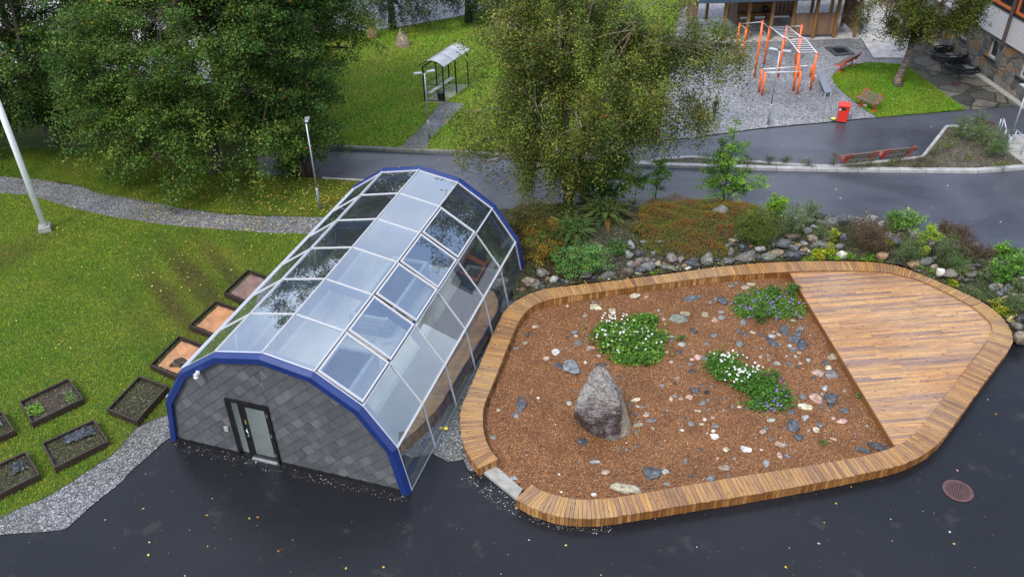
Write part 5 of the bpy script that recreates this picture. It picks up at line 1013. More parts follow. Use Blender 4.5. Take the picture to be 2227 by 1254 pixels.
cover([Gb(x,y) for x,y in [(1128,640),(1180,622),(1240,610),(1250,560),(1240,500),(1300,460),(1380,450),(1385,438),(1150,446),(1120,470),(1138,590)]],12000,[(.022,.040,.010),(.035,.050,.012),(.05,.055,.014),(.075,.045,.012),(.10,.03,.012)],.05,.16,72,'ground_cover','dark low undergrowth below the birch')
cover([Gb(x,y) for x,y in [(1600,500),(1700,520),(1850,540),(2000,575),(2100,610),(2200,680),(2240,640),(2200,580),(2100,550),(1960,510),(1860,485),(1730,480),(1660,470)]],17000,[(.040,.055,.012),(.055,.065,.016),(.030,.030,.012),(.05,.08,.02)],.04,.10,73,'ground_cover','moss and weeds between the boulders')
# flowering clumps in the gravel bed
def clump(name,blobs_px,lab,pal,lsz,seed,flowers,fl_poly,H):
    b0=zbed(*blobs_px[0][:2]); t=thing(name,b0,0,lab,'plant','flowering plants in the gravel bed'); r=np.random.default_rng(seed); Ps=[]
    for px,py,wp,hp,hz in blobs_px:
        g=zbed(px,py); k=pxm(g); W,D=wp/k/2,hp/k/2/.72; n=int(W*D*4200); d=r.normal(size=(n,3)); d/=np.linalg.norm(d,axis=1)[:,None]; rad=r.random(n)**.3*(1+.16*r.normal(size=n))
        Q=d*rad[:,None]*np.array([W,D,hz]); Q[:,2]=np.abs(Q[:,2]); lump=1+.10*r.normal(size=n)+.22*np.sin(Q[:,0]*9+seed)*np.cos(Q[:,1]*8); Q*=lump[:,None]; Ps.append(Q+arr(g)-arr(b0))
    P=np.concatenate(Ps); V,F=leafgeo(P,lsz,.9,.8,r=r); pal=np.array(pal); C=pal[r.integers(0,len(pal),len(P))]*(.65+.7*r.random((len(P),1))); mesh_np('leaves',V,F,C,M['leaf'],parent=t)
    for (kind,n,size,col,boxes) in flowers:
        m=MB(); np_=5 if kind=='white' else 4
        for a in range(np_):
            a0=2*PI*a/np_; a1=a0+2*PI/np_*.9; am=(a0+a1)/2
            m.add([(0,0,0),(math.cos(a0)*size*.7,math.sin(a0)*size*.7,.004),(math.cos(am)*size,math.sin(am)*size,.010),(math.cos(a1)*size*.7,math.sin(a1)*size*.7,.004)],[(0,1,2,3)],0,None,None,col)
        c6=[(math.cos(q*PI/3)*size*.22,math.sin(q*PI/3)*size*.22,.008) for q in range(6)]; m.add(c6,[tuple(range(6))],0,None,None,(.5,.38,.03) if kind=='white' else (.25,.2,.4))
        proto=None
        for i in range(n):
            bx=boxes[r.choice(len(boxes),p=[1/len(boxes)]*len(boxes))]; a=r.random()*6.28; q=r.random()**.6; px,py=bx[0]+math.cos(a)*q*bx[2]/2,bx[1]+math.sin(a)*q*bx[3]/2
            # surface height: clump height where the pixel ray meets it
            z=.08+bx[4]*(.85+.3*r.random())*math.sqrt(max(0.05,1-q*q*.9)); g=G(px,py,z)
            if proto is None: proto=o=m.build('blossom',M['petal'],t)
            else: o=proto.copy(); COL.objects.link(o)
            o.parent=t; o.location=g-b0; tv=(Vector((0,0,HC))-g).normalized(); dvv=(tv*r.uniform(.2,1)+Vector((r.normal()*.35,r.normal()*.35,1))).normalized(); o.rotation_euler=dvv.to_track_quat('Z','Y').to_euler(); s=.75+.5*r.random(); o.scale=(s,s,s)
    return t
WHG=[(.05,.13,.018),(.07,.17,.022),(.11,.23,.03),(.03,.085,.018),(.15,.24,.03)]
PUG=[(.055,.14,.02),(.09,.20,.03),(.13,.24,.035),(.07,.15,.022)]
WC=(.80,.80,.78); PC=(.32,.17,.60)
clump('flowering_plant',[(1372,740,140,90,.34),(1325,730,60,50,.32),(1410,770,60,50,.22),(1370,780,70,34,.18),(1400,700,60,30,.30)],'bushy green plant covered with white flowers behind the tall boulder',WHG,.095,81,[('white',62,.042,WC,[(1330,712,80,70,.42),(1410,735,60,60,.38),(1365,740,110,70,.40),(1345,692,90,30,.45)])],None,.4)
clump('flowering_plant',[(1575,800,80,70,.32),(1625,830,80,66,.34),(1660,850,70,60,.26),(1690,865,70,60,.20),(1655,880,70,34,.14)],'long plant with white flowers on its left half and purple ones on its right',WHG[:4]+PUG[:1],.07,82,[('white',66,.042,WC,[(1580,775,90,34,.38),(1620,805,90,50,.44),(1600,815,70,40,.34)]),('purple',34,.034,PC,[(1700,850,50,60,.26),(1680,880,80,30,.18)])],None,.4)
clump('flowering_plant',[(1640,665,90,66,.18),(1700,670,100,66,.20),(1670,645,80,40,.2),(1620,680,50,34,.12)],'low spreading plant dotted with small purple flowers next to the deck edge',PUG,.06,83,[('purple',96,.034,PC,[(1640,660,100,70,.22),(1710,665,100,70,.24),(1670,660,140,80,.22)])],None,.3)
tree.yellow=0
for px,py,wp,hp,lab in ((1652,700,34,70,'slim feathery green plant in front of the purple flowers'),(1722,640,34,40,'feathery green plant at the deck corner behind the purple flowers'),(1681,640,34,30,'dark leafy tuft in the middle of the purple flowers'),(1671,832,46,40,'dark leafy tuft in the middle of the long flowering plant'),(1482,740,16,16,'tiny weed tuft on the gravel right of the white flower clump'),(1788,965,12,8,'tiny weed tuft on the gravel near the front right bench'),(1870,865,14,14,'small weed beside the slanting deck edge')):
    g=zbed(px,py); k=pxm(g); W=wp/k; H=hp/k*.8; n=int(max(160,W*H*4200)); tree('small_plant',lab,'plant',g,[(0,0,H*.5,W*.45,W*.4,H*.5)],[(0,0,0),(0,0,H*.4),(0,0,H*.8)],max(6,n//40),n,.045,[(.03,.07,.018),(.045,.095,.024)],200+px,trad=.008,clen=.1,crad=.05,droop=.1,nlimb=4,zmin=-.02)
# ================= PLANTER BOXES, FLAG POLE, MANHOLES =================
def boxplanter(c4,fill,lab,z=.28):
    P=[G(x,y,z) for x,y in c4]; c=sum(P,Vector())/4; c.z=0.03; t=thing('planter_box',c,0,lab,'planter box','planter boxes on the lawn')
    P=[Vector((p.x-c.x,p.y-c.y,0)) for p in P]; m=MB(); th=.045; zz=z-.03
    ar=(P[1]-P[0]).cross(P[3]-P[0]).z
    if ar<0: P=P[::-1]
    def inner(i,d):
        a,b,e=P[i-1],P[i],P[(i+1)%4]; u=(a-b).normalized(); v=(e-b).normalized(); return b+(u+v)*d
    Q=[inner(i,th) for i in range(4)]
    for i in range(4):
        j=(i+1)%4; q=[P[i],P[j],Q[j],Q[i]]; zo=.002*(i%2)
        for z0,z1 in ((0,zz*.49),(zz*.5,zz+zo)): m.hull_quadbox([Vector((a.x,a.y,z0-.03 if z0==0 else z0)) for a in q],[Vector((a.x,a.y,z1)) for a in q])
    m.build('board_frame',M['darkwood'],t); inn=[inner(i,th+.005) for i in range(4)]; hs=zz*.55
    m=MB(); m.prism(inn,.0,hs); m.build('soil',M['darksoil'],t); r=random.Random(int(c4[0][0]*7+3)); rn=np.random.default_rng(int(abs(c4[0][0]))+1)
    def inside(a,b): return inn[0].lerp(inn[1],a).lerp(inn[3].lerp(inn[2],a),b)
    def greens(n,a0,a1,b0,b1,pal,h,ls,name='weeds'):
        PP=np.array([tuple(inside(r.uniform(a0,a1),r.uniform(b0,b1))+Vector((0,0,hs+h*r.random()**1.5))) for _ in range(n)]); V,F=leafgeo(PP,ls,.7,.55,r=rn); C=np.array(pal)[rn.integers(0,len(pal),n)]*(.6+.8*rn.random((n,1))); tag(mesh_np(name,V,F,C,M['leaf'],parent=t),kind='stuff')
    WP=[(.05,.10,.02),(.08,.13,.025),(.10,.11,.03),(.04,.07,.02)]
    if fill[0] in 'cg':   # cardboard
        m=MB(); nx,ny=7,5; V=[];F=[]
        for i in range(nx+1):
            for j in range(ny+1):
                p=inside(.08+.86*i/nx,.06+.80*j/ny); V.append((p.x,p.y,hs+.03+r.uniform(-.012,.02)))
        for i in range(nx):
            for j in range(ny): q=i*(ny+1)+j; F.append((q,q+ny+1,q+ny+2,q+1))
        m.add(V,F); o=m.build('cardboard_sheet',M['cardboard' if fill[0]=='c' else 'cardgrey'],t)
        greens(260,.0,1,.86,1,WP,.06,.04)
        if 'h' in fill:
            m=MB(); V=[];F=[]; n=16; ctr=inside(.35,.3)
            for q in range(n): a=2*PI*q/n; rr_=.27*r.uniform(.75,1.2); V.append((ctr.x+math.cos(a)*rr_,ctr.y+math.sin(a)*rr_*.9,hs+.055))
            for q in range(n): a=2*PI*q/n; rr_=.13*r.uniform(.8,1.2); V.append((ctr.x+math.cos(a)*rr_,ctr.y+math.sin(a)*rr_,hs+.11))
            F=[(q,(q+1)%n,(q+1)%n+n,q+n) for q in range(n)]+[tuple(range(n,2*n))]; m.add(V,F); m.build('soil_heap',M['darksoil'],t)
    if 'w' in fill: greens(900,.02,.98,.02,.98,WP,.07,.045)
    if 's' in fill:
        greens(240,.0,.30,.25,.7,[(.16,.30,.03),(.12,.24,.03)],.16,.075,'lettuce'); greens(240,.75,.95,.1,.6,[(.10,.18,.06),(.14,.24,.06)],.14,.05,'herbs'); greens(130,.05,.9,.8,.98,[(.09,.13,.07)],.06,.03)
    if 'f' in fill:
        m=MB(); nx,ny=14,9; V=[];F=[]; a0,a1,b0,b1=(.35,.92,.52,.97) if 'F' in fill else (.62,.92,.45,.85)
        for i in range(nx+1):
            for j in range(ny+1):
                a=a0+(a1-a0)*i/nx+r.uniform(-.02,.02); b=b0+(b1-b0)*j/ny+r.uniform(-.02,.02)+(.12*(1-i/nx) if 'F' in fill else 0); p=inside(min(.97,a),min(.97,b)); V.append((p.x,p.y,hs+.02+r.uniform(0,.075)))
        for i in range(nx):
            for j in range(ny): q=i*(ny+1)+j; F.append((q,q+ny+1,q+ny+2,q+1))
        m.add(V,F); m.build('black_cloth',M['fabric'],t)
    return t
boxplanter([(486,634.6),(539,585),(592,604),(537,659)],'g','planter box with grey wet cardboard, farthest along the greenhouse')
boxplanter([(410,706.6),(469,653),(527,672),(469,731)],'c','planter box lined with orange brown cardboard, second farthest along the greenhouse')
boxplanter([(324.4,793),(388.5,728.4),(447,750),(383,818)],'ch','planter box with cardboard and a heap of dark soil near the blue trim')
boxplanter([(232,889),(302.3,816),(364.6,839),(297,915)],'w','weedy planter box between the lawn and the gravel strip beside the greenhouse')
boxplanter([(41,872),(149,821),(181.5,866),(67.5,919.5)],'s','planter box of bare dark soil with a bright green lettuce')
boxplanter([(89.6,962.5),(204.4,910.8),(235.4,958),(117.7,1017)],'wfF','planter box with a crumpled black cloth along its front')
boxplanter([(-62,1035),(56,979.7),(86,1030),(-32,1089)],'wf','grassy planter box with a small black cloth at its right corner, bottom left')
boxplanter([(-111,942),(4,892),(31.6,935),(-86,985)],'wf','planter box cut by the left picture edge, above the grassy one')
g=G(101,503); t=thing('flag_pole',g,0,'tall white flag pole on a square concrete foot in the left lawn','flag pole')
m=MB(); m.box((0,0,.14),(.46,.46,.30),R(20)); m.build('concrete_foot',M['concrete'],t,bevel=.02)
m=MB(); m.tube([(0,0,.28),(0,0,.34)],[.13,.13],16); 
for a in range(4): m.tube([(.10*math.cos(a*PI/2+.6),.10*math.sin(a*PI/2+.6),.29),(.10*math.cos(a*PI/2+.6),.10*math.sin(a*PI/2+.6),.39)],.018,6)
m.build('base_flange',M['steel'],t)
m=MB(); m.tube([(0,0,.3),(0,0,5),(0,0,11)],[.12,.115,.08],18); m.build('pole',M['polewhite'],t,smooth=True)
m=MB(); m.box((-.13,0,1.62),(.05,.03,.16)); m.tube([(-.12,0,1.3),(-.125,0,6)],.006,4); m.build('halyard_cleat',M['steel'],t)
def manhole(px,py,rad,lab,slots=True,red=True,z=.006):
    g=G(px,py,z); t=thing('manhole_cover',g,0,lab,'manhole cover'); m=MB()
    def ring(r0,r1,z0,z1,n=40,a0=0,a1=2*PI):
        V=[];F=[]
        for i in range(n+1):
            a=a0+(a1-a0)*i/n; V+= [(math.cos(a)*r0,math.sin(a)*r0,z1),(math.cos(a)*r1,math.sin(a)*r1,z1),(math.cos(a)*r1,math.sin(a)*r1,z0)]
        for i in range(n): q=i*3; F+= [(q,q+1,q+4,q+3),(q+1,q+2,q+5,q+4)]
        m.add(V,F)
    ring(rad*.86,rad,0,.022); m.build('outer_ring',M['rust'],t)
    m=MB(); V=[(math.cos(a*PI/20)*rad*.86,math.sin(a*PI/20)*rad*.86,.004) for a in range(40)]; m.add(V,[tuple(range(40))]); m.build('grate_well',M['void'],t)
    m=MB(); ring(rad*.79,rad*.86,0,.018)
    for r0,n in ((.2,8),(.34,14),(.48,20),(.62,26),(.745,32)):
        ring(rad*(r0-.055),rad*(r0-.012),0,.018)
        for i in range(n): a=2*PI*i/n; ring(rad*(r0-.012),rad*(r0+.085),0,.017,2,a,a+2*PI/n*.42)
    ring(0.001,rad*.1,0,.018,12); m.build('grate',M['rust'],t); return t
manhole(2083,1067,.39,'round rusty grated manhole cover in the wet asphalt at the right'); manhole(2215,552,.36,'manhole cover cut by the right picture edge, in the road'); manhole(2150,270,.36,'rusty flat manhole cover behind the planting bed',z=.006); manhole(2078,184,.30,'round manhole cover in the stone paving by the hose coils',z=.034)
# ================= LAMP POSTS =================
def lamp(b,t_,lab,heads,sl=1.05,za=None):
    g=G(*b); h=Zh(b,t_); t=thing('street_lamp',g,0,lab,'street lamp','street lamps')
    m=MB(); m.tube([(0,0,0),(0,0,sl),(0,0,sl+.03)],[.062,.062,.045],12); m.build('base_sleeve',M['steel'],t,smooth=True)
    m=MB(); m.tube([(0,0,sl),(0,0,h)],[.038,.028],10); m.build('pole',M['steel'],t,smooth=True)
    for a in heads:
        d=Vector((math.cos(a),math.sin(a),0)); m=MB(); m.tube([Vector((0,0,h-.05)),Vector((0,0,h))+d*.10],.022,6); c=Vector((0,0,h+.03))+d*.30; s=Vector((-d.y,d.x,0))
        V=[];hh=[(-.20,.07,.05),(-.20,-.07,.05),(.22,-.12,.075),(.22,.12,.075)]
        lo=[c+d*x+s*y+Vector((0,0,-.03+z*.6)) for x,y,z in hh]; hi=[c+d*x*.9+s*y*.8+Vector((0,0,.03+z*.6)) for x,y,z in hh]; m.hull_quadbox(lo,hi); m.build('lamp_head',M['steel'],t,bevel=.015)
lamp((697,458),(667,270),'grey lamp post with one flat head standing before the trees left of the greenhouse',[R(95)])
lamp((934.5,306),(926.5,160),'grey lamp post with two heads by the bus shelter path',[R(25),R(200)])
lamp((1670,271.5),(1694,112),'grey lamp post with two heads in front of the orange climbing frame',[R(150),R(-25)])
lamp((2183,345),(2231,196),'grey lamp post at the right picture edge beside the handrails',[R(90)])
# ================= RED BENCHES AND BIN =================
def redbench(a,b,lab,seatdir,z=.0,L=None,L_=1.8):
    """a,b: pixel feet of the two ends"""
    A=G(a[0],a[1],z); B=G(b[0],b[1],z); c=(A+B)/2; d=(B-A).normalized(); L=(B-A).length; rz=math.atan2(d.y,d.x)
    t=thing('park_bench',Vector((c.x,c.y,z)),rz,lab,'bench','red framed park benches'); s=seatdir
    for i,x in enumerate((-.36*L,.36*L)):
        m=MB(); m.bar((x,-.18*s,0),(x,-.18*s,.42),.05,.05,up=Vector((1,0,0))); m.bar((x,-.42*s,.42),(x,.02*s,.40),.05,.045); m.bar((x,.0,.40),(x,.20*s,.84),.05,.045); m.bar((x,-.30*s,.02),(x,.02*s,.02),.08,.03); m.build('side_frame',M['red'],t)
    m=MB()
    for k in range(3): m.box((0,(-.38+.135*k)*s,.455),(L,.115,.035))
    m.build('seat',M['slat'],t)
    m=MB()
    for k in range(2):
        y0=(.055+.068*k)*s; z0=.56+.15*k; m.bar((-L/2,y0,z0),(L/2,y0,z0),.03,.12,up=Vector((0,.42*s,1)))
    m.build('backrest',M['slat'],t)
    m=MB()
    for x in (-L/2-.02,L/2+.02): m=MB(); m.bar((x,-.44*s,.44),(x,.02*s,.44),.03,.05); m.bar((x,.02*s,.44),(x,.19*s,.82),.03,.05); m.build('end_rail',M['red'],t); return t
redbench((1828,161),(1863,142),'red framed bench at the edge of the small lawn near the sunken trampoline',-1,.05)
redbench((1870,226),(1911,243),'red framed bench on the small lawn beside the red litter bin',1,.05)
redbench((1829,369),(1902,360),'red framed bench behind the planting bed, left one of the pair',-1,.0)
redbench((1912,358),(1984,350),'red framed bench behind the planting bed, right one of the pair',-1,.0)
g=G(1830,262,.05); t=thing('litter_bin',g,R(-14),'square bright red litter bin with a lid at the gravel edge','litter bin')
m=MB(); hw=.25; H_=.80; m.hull_quadbox([Vector((x*hw*.88,y*hw*.88,.0)) for x,y in ((-1,-1),(1,-1),(1,1),(-1,1))],[Vector((x*hw,y*hw,H_)) for x,y in ((-1,-1),(1,-1),(1,1),(-1,1))]); m.build('bin_body',M['red'],t,bevel=.02)
m=MB(); m.box((0,0,H_+.035),(.56,.56,.06)); m.build('lid',M['red'],t,bevel=.015)
m=MB(); m.box((-.06,-.256,H_-.10),(.28,.02,.12)); m.build('slot',M['void'],t)
m=MB(); m.tube([(-.2,-.262,H_-.14),(-.2,-.27,H_-.14)],.06,12); m.build('badge',M['white'],t)
# small litter
for px,py,col,lab,z in ((1812,260,(.6,.55,.08),'crumpled yellow and white wrapper beside the red litter bin',.06),(1881,232,(.6,.6,.6),'white ball under the red bench on the small lawn',.05),(969,933,(.75,.62,.08),'small yellow wrapper on the gravel by the greenhouse wall',.03)):
    g=G(px,py,z); me=rockmesh(.26,.2,.14,px,.3,.5,2); mm=plain('litter_'+str(px),col,.5); me.materials.append(mm); o=bpy.data.objects.new('litter',me); COL.objects.link(o); o.location=(g.x,g.y,z+.05); tag(o,lab,'litter')
    if px==969: o.scale=(.6,.6,.6)
# ================= CLIMBING FRAME =================
def F4(x,y): return (1480+x/4.18,y/4.18)
cf0=G(1705,150,.05); cf=thing('climbing_frame',cf0,0,'tall orange outdoor climbing frame with white bars on the gravel playground','climbing frame')
PO_={}
def post(n,b,t_,w_=.12):
    b=F4(*b); t_=F4(*t_); g=G(b[0],b[1],.05); z=Zh(b,t_,.05); PO_[n]=(g,z); q=g-cf0; m=MB(); m.tube([(q.x,q.y,-.05),(q.x,q.y,z-.05)],w_/2,10); m.build('post',M['orange'],cf,smooth=True); m=MB(); m.tube([(q.x,q.y,z-.05),(q.x,q.y,z-.01)],w_/2+.008,10); m.build('post_cap',M['red'],cf)
for n,b,t_ in (('a',(500,505),(530,215)),('b',(560,535),(592,255)),('c',(672,700),(742,195)),('d',(760,580),(803,250)),('e',(885,697),(940,350)),('g',(1045,572),(1100,232)),('f',(930,470),(952,240)),('i',(1035,692),(1090,345)),('j',(1025,815),(1080,490)),('o',(1180,810),(1237,490))): post(n,b,t_)
def tp(n,dz=-.08): g,z=PO_[n]; return Vector((g.x-cf0.x,g.y-cf0.y,z+dz))
def rod(a,b,r=.022,name='bar',mat='rail'): m=MB(); m.tube([a,b],r,6); m.build(name,M[mat],cf,smooth=True)
rod(tp('a'),tp('c')); rod(tp('a',-.1),tp('b',-.1)); rod(tp('c',-.1),tp('d',-.1)); rod(tp('f'),tp('g')); 
for k in range(1,6): z=-.1-.42*k; rod(tp('c',0)+Vector((0,0,z)),tp('d',0)+Vector((0,0,z+PO_['c'][1]*0+ (0))),name='rung')
for k in range(0,3): z=-1.1-.42*k; rod(tp('a',0)+Vector((0,0,z)),tp('b',0)+Vector((0,0,z)),name='rung')
def ladder(a0,a1,b0,b1,n,name):
    m=MB(); m.tube([a0,a1],.028,6); m.tube([b0,b1],.028,6)
    for k in range(n): s=(k+.5)/n; m.tube([a0.lerp(a1,s),b0.lerp(b1,s)],.018,5,caps=False)
    m.build(name,M['rail'],cf,smooth=True)
ladder(tp('d',-.02),tp('e',-.02),tp('f',-.02),tp('i',-.02),8,'monkey_bars')
e1=tp('e',.0).lerp(tp('j',.0),.22)+Vector((0,0,.12)); i1=tp('i',.0).lerp(tp('o',.0),.22)+Vector((0,0,.12))
m=MB(); m.tube([tp('e',0),e1],.028,6); m.tube([tp('i',0),i1],.028,6); m.build('bar',M['rail'],cf)
ladder(e1,tp('j',-.02),i1,tp('o',-.02),7,'monkey_bars')
def lowset(name,label,posts,rods):
    gs={}; 
    for n,b,t_ in posts: b=F4(*b); t_=F4(*t_); gs[n]=(G(b[0],b[1],.05),Zh(b,t_,.05))
    base=sum((v[0] for v in gs.values()),Vector())/len(gs); t=thing(name,base,0,label,'exercise bars','exercise stations on the gravel')
    for g,z in gs.values(): q=g-base; m=MB(); m.tube([(q.x,q.y,-.05),(q.x,q.y,z-.05)],.06,10); m.build('post',M['orange'],t,smooth=True)
    for a,b,dz in rods: pa=gs[a][0]-base+Vector((0,0,gs[a][1]-.05+dz)); pb=gs[b][0]-base+Vector((0,0,gs[b][1]-.05+dz)); m=MB(); m.tube([pa+Vector((0,0,-.02)),pb+Vector((0,0,-.02))],.03,6); m.build('bar',M['rail'],t,smooth=True)
    return t,base,gs
lowset('parallel_bars','low orange parallel bars in front of the climbing frame',[('k',(710,835),(740,628)),('l',(740,865),(770,658)),('m',(1022,822),(1050,605)),('n',(1060,852),(1092,648))],[('k','m',0),('l','n',0)])
lowset('push_up_bar','low orange bar behind the tilted bench board',[('p',(1182,688),(1197,592)),('r',(1070,690),(1080,600))],[('p','r',0)])
t,base,gs=lowset('sit_up_board','tilted grey exercise board on low orange posts near the red bin',[('s',(1298,745),(1308,690)),('u',(1205,735),(1213,690))],[('s','u',0)])
h0=G(*F4(1262,742),.05)-base; h1=G(*F4(1335,885),.05)-base; u=Vector((h1.x-h0.x,h1.y-h0.y,0)).normalized(); s_=Vector((-u.y,u.x,0))
m=MB(); a=Vector((h0.x,h0.y,.42)); b=Vector((h1.x,h1.y,.26)); m.bar(a,b,.38,.05); m.build('board',plain('grey_board',(.14,.16,.20),.4),t)
m=MB()
for sg in (-1,1): m.tube([b+s_*sg*.14+Vector((0,0,-.03)),b+s_*sg*.16+Vector((0,0,-.30))],.022,6)
m.build('legs',M['rail'],t)
# sunken trampoline
q=[F4(1312,432),F4(1498,430),F4(1585,495),F4(1405,508)]; P=[G(x,y,.06) for x,y in q]; c=sum(P,Vector())/4; t=thing('ground_trampoline',c,0,'black square trampoline sunk in the gravel playground','trampoline'); P=[p-c for p in P]
def fr4(P,i0,i1,z0,z1,m):
    for k in range(4): a,b=P[k],P[(k+1)%4]; m.hull_quadbox([Vector((p.x,p.y,z0)) for p in (a*i1,b*i1,b*i0,a*i0)],[Vector((p.x,p.y,z1)) for p in (a*i1,b*i1,b*i0,a*i0)])
m=MB(); fr4(P,.62,1.,-.03,.05,m); m.build('rubber_frame',plain('grey_rubber',(.045,.052,.06),.5),t); m=MB(); m.prism([p*.63 for p in P],-.02,.012); m.build('jump_mat',M['black'],t)
# ================= BUS SHELTER =================
def SH2(x,y): return (540+x/2.986,y/2.986)
f1=G(*SH2(1148,660),.05); f2=G(*SH2(1275,665),.05); hs=Zh(SH2(1275,665),SH2(1262,440),.05)-.05
ex=(f2-f1); W_=ex.length; ex.normalize(); ey=Vector((-ex.y,ex.x,0)); bk=f2+G(*SH2(1322,400),hs+.05)-G(*SH2(1262,440),hs+.05); 
# long axis from the photo: right front post -> right middle post
la=(bk-f2); la.z=0; Ls=la.length*2.7; la.normalize()
t=thing('bus_shelter',f1,0,'dark framed bus shelter with a curved pale roof and a long bench inside','bus shelter')
q=lambda a,b,z: ex*(a*W_)+la*(b*Ls)+Vector((0,0,z))
fm=MB()
for a,b in ((0,0),(1,0),(0,.5),(1,.5),(0,1),(1,1)): m=MB(); m.tube([q(a,b,0),q(a,b,hs)],.04,8); m.build('post',M['black'],t)
for a in (0,1): fm.tube([q(a,-.02,hs),q(a,1.02,hs)],.035,6)
for z in (.35,.95): fm.tube([q(0,0,z),q(0,1,z)],.02,6)
fm.tube([q(0,0,.08),q(1,0,.08)],.025,6); fm.tube([q(0,0,.95),q(1,0,.95)],.02,6); fm.tube([q(0,0,hs),q(1,0,hs)],.03,6); fm.build('rails',M['black'],t)
m=MB(); n=10; V=[];F=[]
for i in range(n+1):
    s=i/n; a=-.12+1.24*s; z=hs+.06+.32*math.sin(PI*s)
    for b in (-.05,.5,1.05):
        for dz in (0,.03): V.append(q(a,b,z+dz))
for i in range(n):
    for j in range(2): k=i*6+j*2; F+= [(k,k+6,k+8,k+2),(k+1,k+3,k+9,k+7)]
    k=i*6; F+= [(k,k+1,k+7,k+6),(k+4,k+10,k+11,k+5)]
F+= [(0,2,3,1),(2,4,5,3),(n*6,n*6+1,n*6+3,n*6+2),(n*6+2,n*6+3,n*6+5,n*6+4)]
m.add(V,F); m.build('roof',M['shelterroof'],t)
m=MB(); 
for b in (-.05,1/3,2/3,1.05): m.tube([q(-.12+1.24*i/n,b,hs+.08+.32*math.sin(PI*i/n)) for i in range(n+1)],.022,5)
m.build('roof_rib',M['black'],t)
for b in (0,.5):
    m=MB(); m.add([q(0,b+.02,.15),q(0,b+.48,.15),q(0,b+.48,2.1),q(0,b+.02,2.1)],[(0,1,2,3)]); m.build('glass_panel',M['clear'],t)
m=MB(); m.prism([q(.12,.04,0)+Vector((0,0,0)),q(.34,.04,0),q(.34,.96,0),q(.12,.96,0)],.42,.47); m.build('bench_seat',M['pale'],t)
m=MB(); m.prism([q(-.02,-.02,0),q(1.02,-.02,0),q(1.02,1.02,0),q(-.02,1.02,0)],-.04,.02); m.build('floor_slab',M['concrete'],t)
g=G(*SH2(1253,652),.08); t2=thing('waste_basket',g,0,'small dark basket standing inside the bus shelter','waste basket'); m=MB(); m.tube([(0,0,0),(0,0,.42)],[.17,.21],14); m.build('basket_body',M['rubber'],t2); m=MB(); m.tube([(0,0,.42),(0,0,.45)],[.22,.22],14); m.build('basket_rim',M['black'],t2)
# ================= OPEN SHED =================
zr=2.35
fl=G(*F4(375,380),.05); frr=G(*F4(1575,342),.05); dx=(frr-fl).normalized(); pz=Vector((0,0,1)); dyv=Vector((-dx.y,dx.x,0)); 
t=thing('open_shed',fl,0,'long open timber shed with a grey sheet roof behind the playground','shed'); Ls=(frr-fl).length; Dp=4.2
sq=lambda a,b,z: dx*a+dyv*b+pz*z
def along(x,y): g=G(*F4(x,y),.05)-fl; return g.dot(dx)
fx=[along(375,380),along(582,365),along(795,362),along(990,358),along(1190,350),along(1385,348),along(1575,342)]
def vpost(a,b,name='post',w_=.17,z=zr): 
    m=MB(); c=sq(a,b,z/2); p0=sq(a,b,0); rz=math.atan2(dx.y,dx.x); ca,sa=math.cos(rz),math.sin(rz); V=[]
    for zz in (0,z):
        for x,y in ((-1,-1),(1,-1),(1,1),(-1,1)): V.append((p0.x+(x*ca-y*sa)*w_/2,p0.y+(x*sa+y*ca)*w_/2,zz))
    uv=[(0,0),(0,w_),(z,w_),(z,0)]; m.add(V,[(3,2,1,0),(4,5,6,7),(0,1,5,4),(1,2,6,5),(2,3,7,6),(3,0,4,7)],0,None,[uv,uv]+[[(0,0),(0,w_),(z,w_),(z,0)]]*4); m.build(name,M['post'],t)
for a in fx: vpost(a,0)
for a in (fx[0]-1.2,): vpost(a,2.2); vpost(a,Dp)
for a in fx[::1]: vpost(a,Dp)
vpost(fx[-1],2.1)
m=MB(); m.bar(sq(fx[0]-1.4,0,zr+.09),sq(fx[-1]+.4,0,zr+.09),.16,.2); m.bar(sq(fx[0]-1.4,Dp,zr+.09),sq(fx[-1]+.4,Dp,zr+.09),.16,.2)
for a in fx: m.bar(sq(a,-.5,zr+.24),sq(a,Dp+.4,zr+.24),.1,.14)
m.build('roof_beams',M['post'],t)
m=MB(); p=[sq(fx[0]-1.9,-.75,0),sq(fx[-1]+.5,-.75,0),sq(fx[-1]+.5,Dp+.6,0),sq(fx[0]-1.9,Dp+.6,0)]; m.hull_quadbox([x+pz*(zr+.33+(0 if i<2 else .25)) for i,x in enumerate(p)],[x+pz*(zr+.39+(0 if i<2 else .25)) for i,x in enumerate(p)]); m.build('roof',M['roofsheet'],t)
m=MB(); m.bar(sq(fx[0]-1.9,-.79,zr+.33),sq(fx[-1]+.5,-.79,zr+.33),.05,.20); m.build('fascia',plain('teal_fascia',(.03,.06,.09),.4),t)
def pwall(a0,b0,a1,b1,z0,z1,name='plank_wall'):
    A=sq(a0,b0,0);B=sq(a1,b1,0); d=(B-A); n=max(2,int(d.length/.13)); u=d.normalized(); s=Vector((-u.y,u.x,0)); m=MB()
    for k in range(n):
        p=A+d*(k/n)+u*.004; e=A+d*((k+1)/n)-u*.004; o=s*(.012 if k%2 else -.004); lo=[p+o-s*.012,e+o-s*.012,e+o+s*.012,p+o+s*.012]; uv=[(z0,0),(z0,.12),(z1,.12),(z1,0)]
        m.hull_quadbox([x+pz*z0 for x in lo],[x+pz*z1 for x in lo],0,None,[uv]*6)
    m.build(name,M['shedwood'],t)
pwall(fx[3],.05,fx[5],.05,.25,1.55); pwall(fx[1],Dp,fx[4],Dp,.1,zr); pwall(fx[-1],0.1,fx[-1],2.05,.3,2.05); pwall(fx[1],2.4,fx[1],Dp,.1,zr); pwall(fx[0]-1.2,2.2,fx[0]-1.2,Dp,.3,1.4)
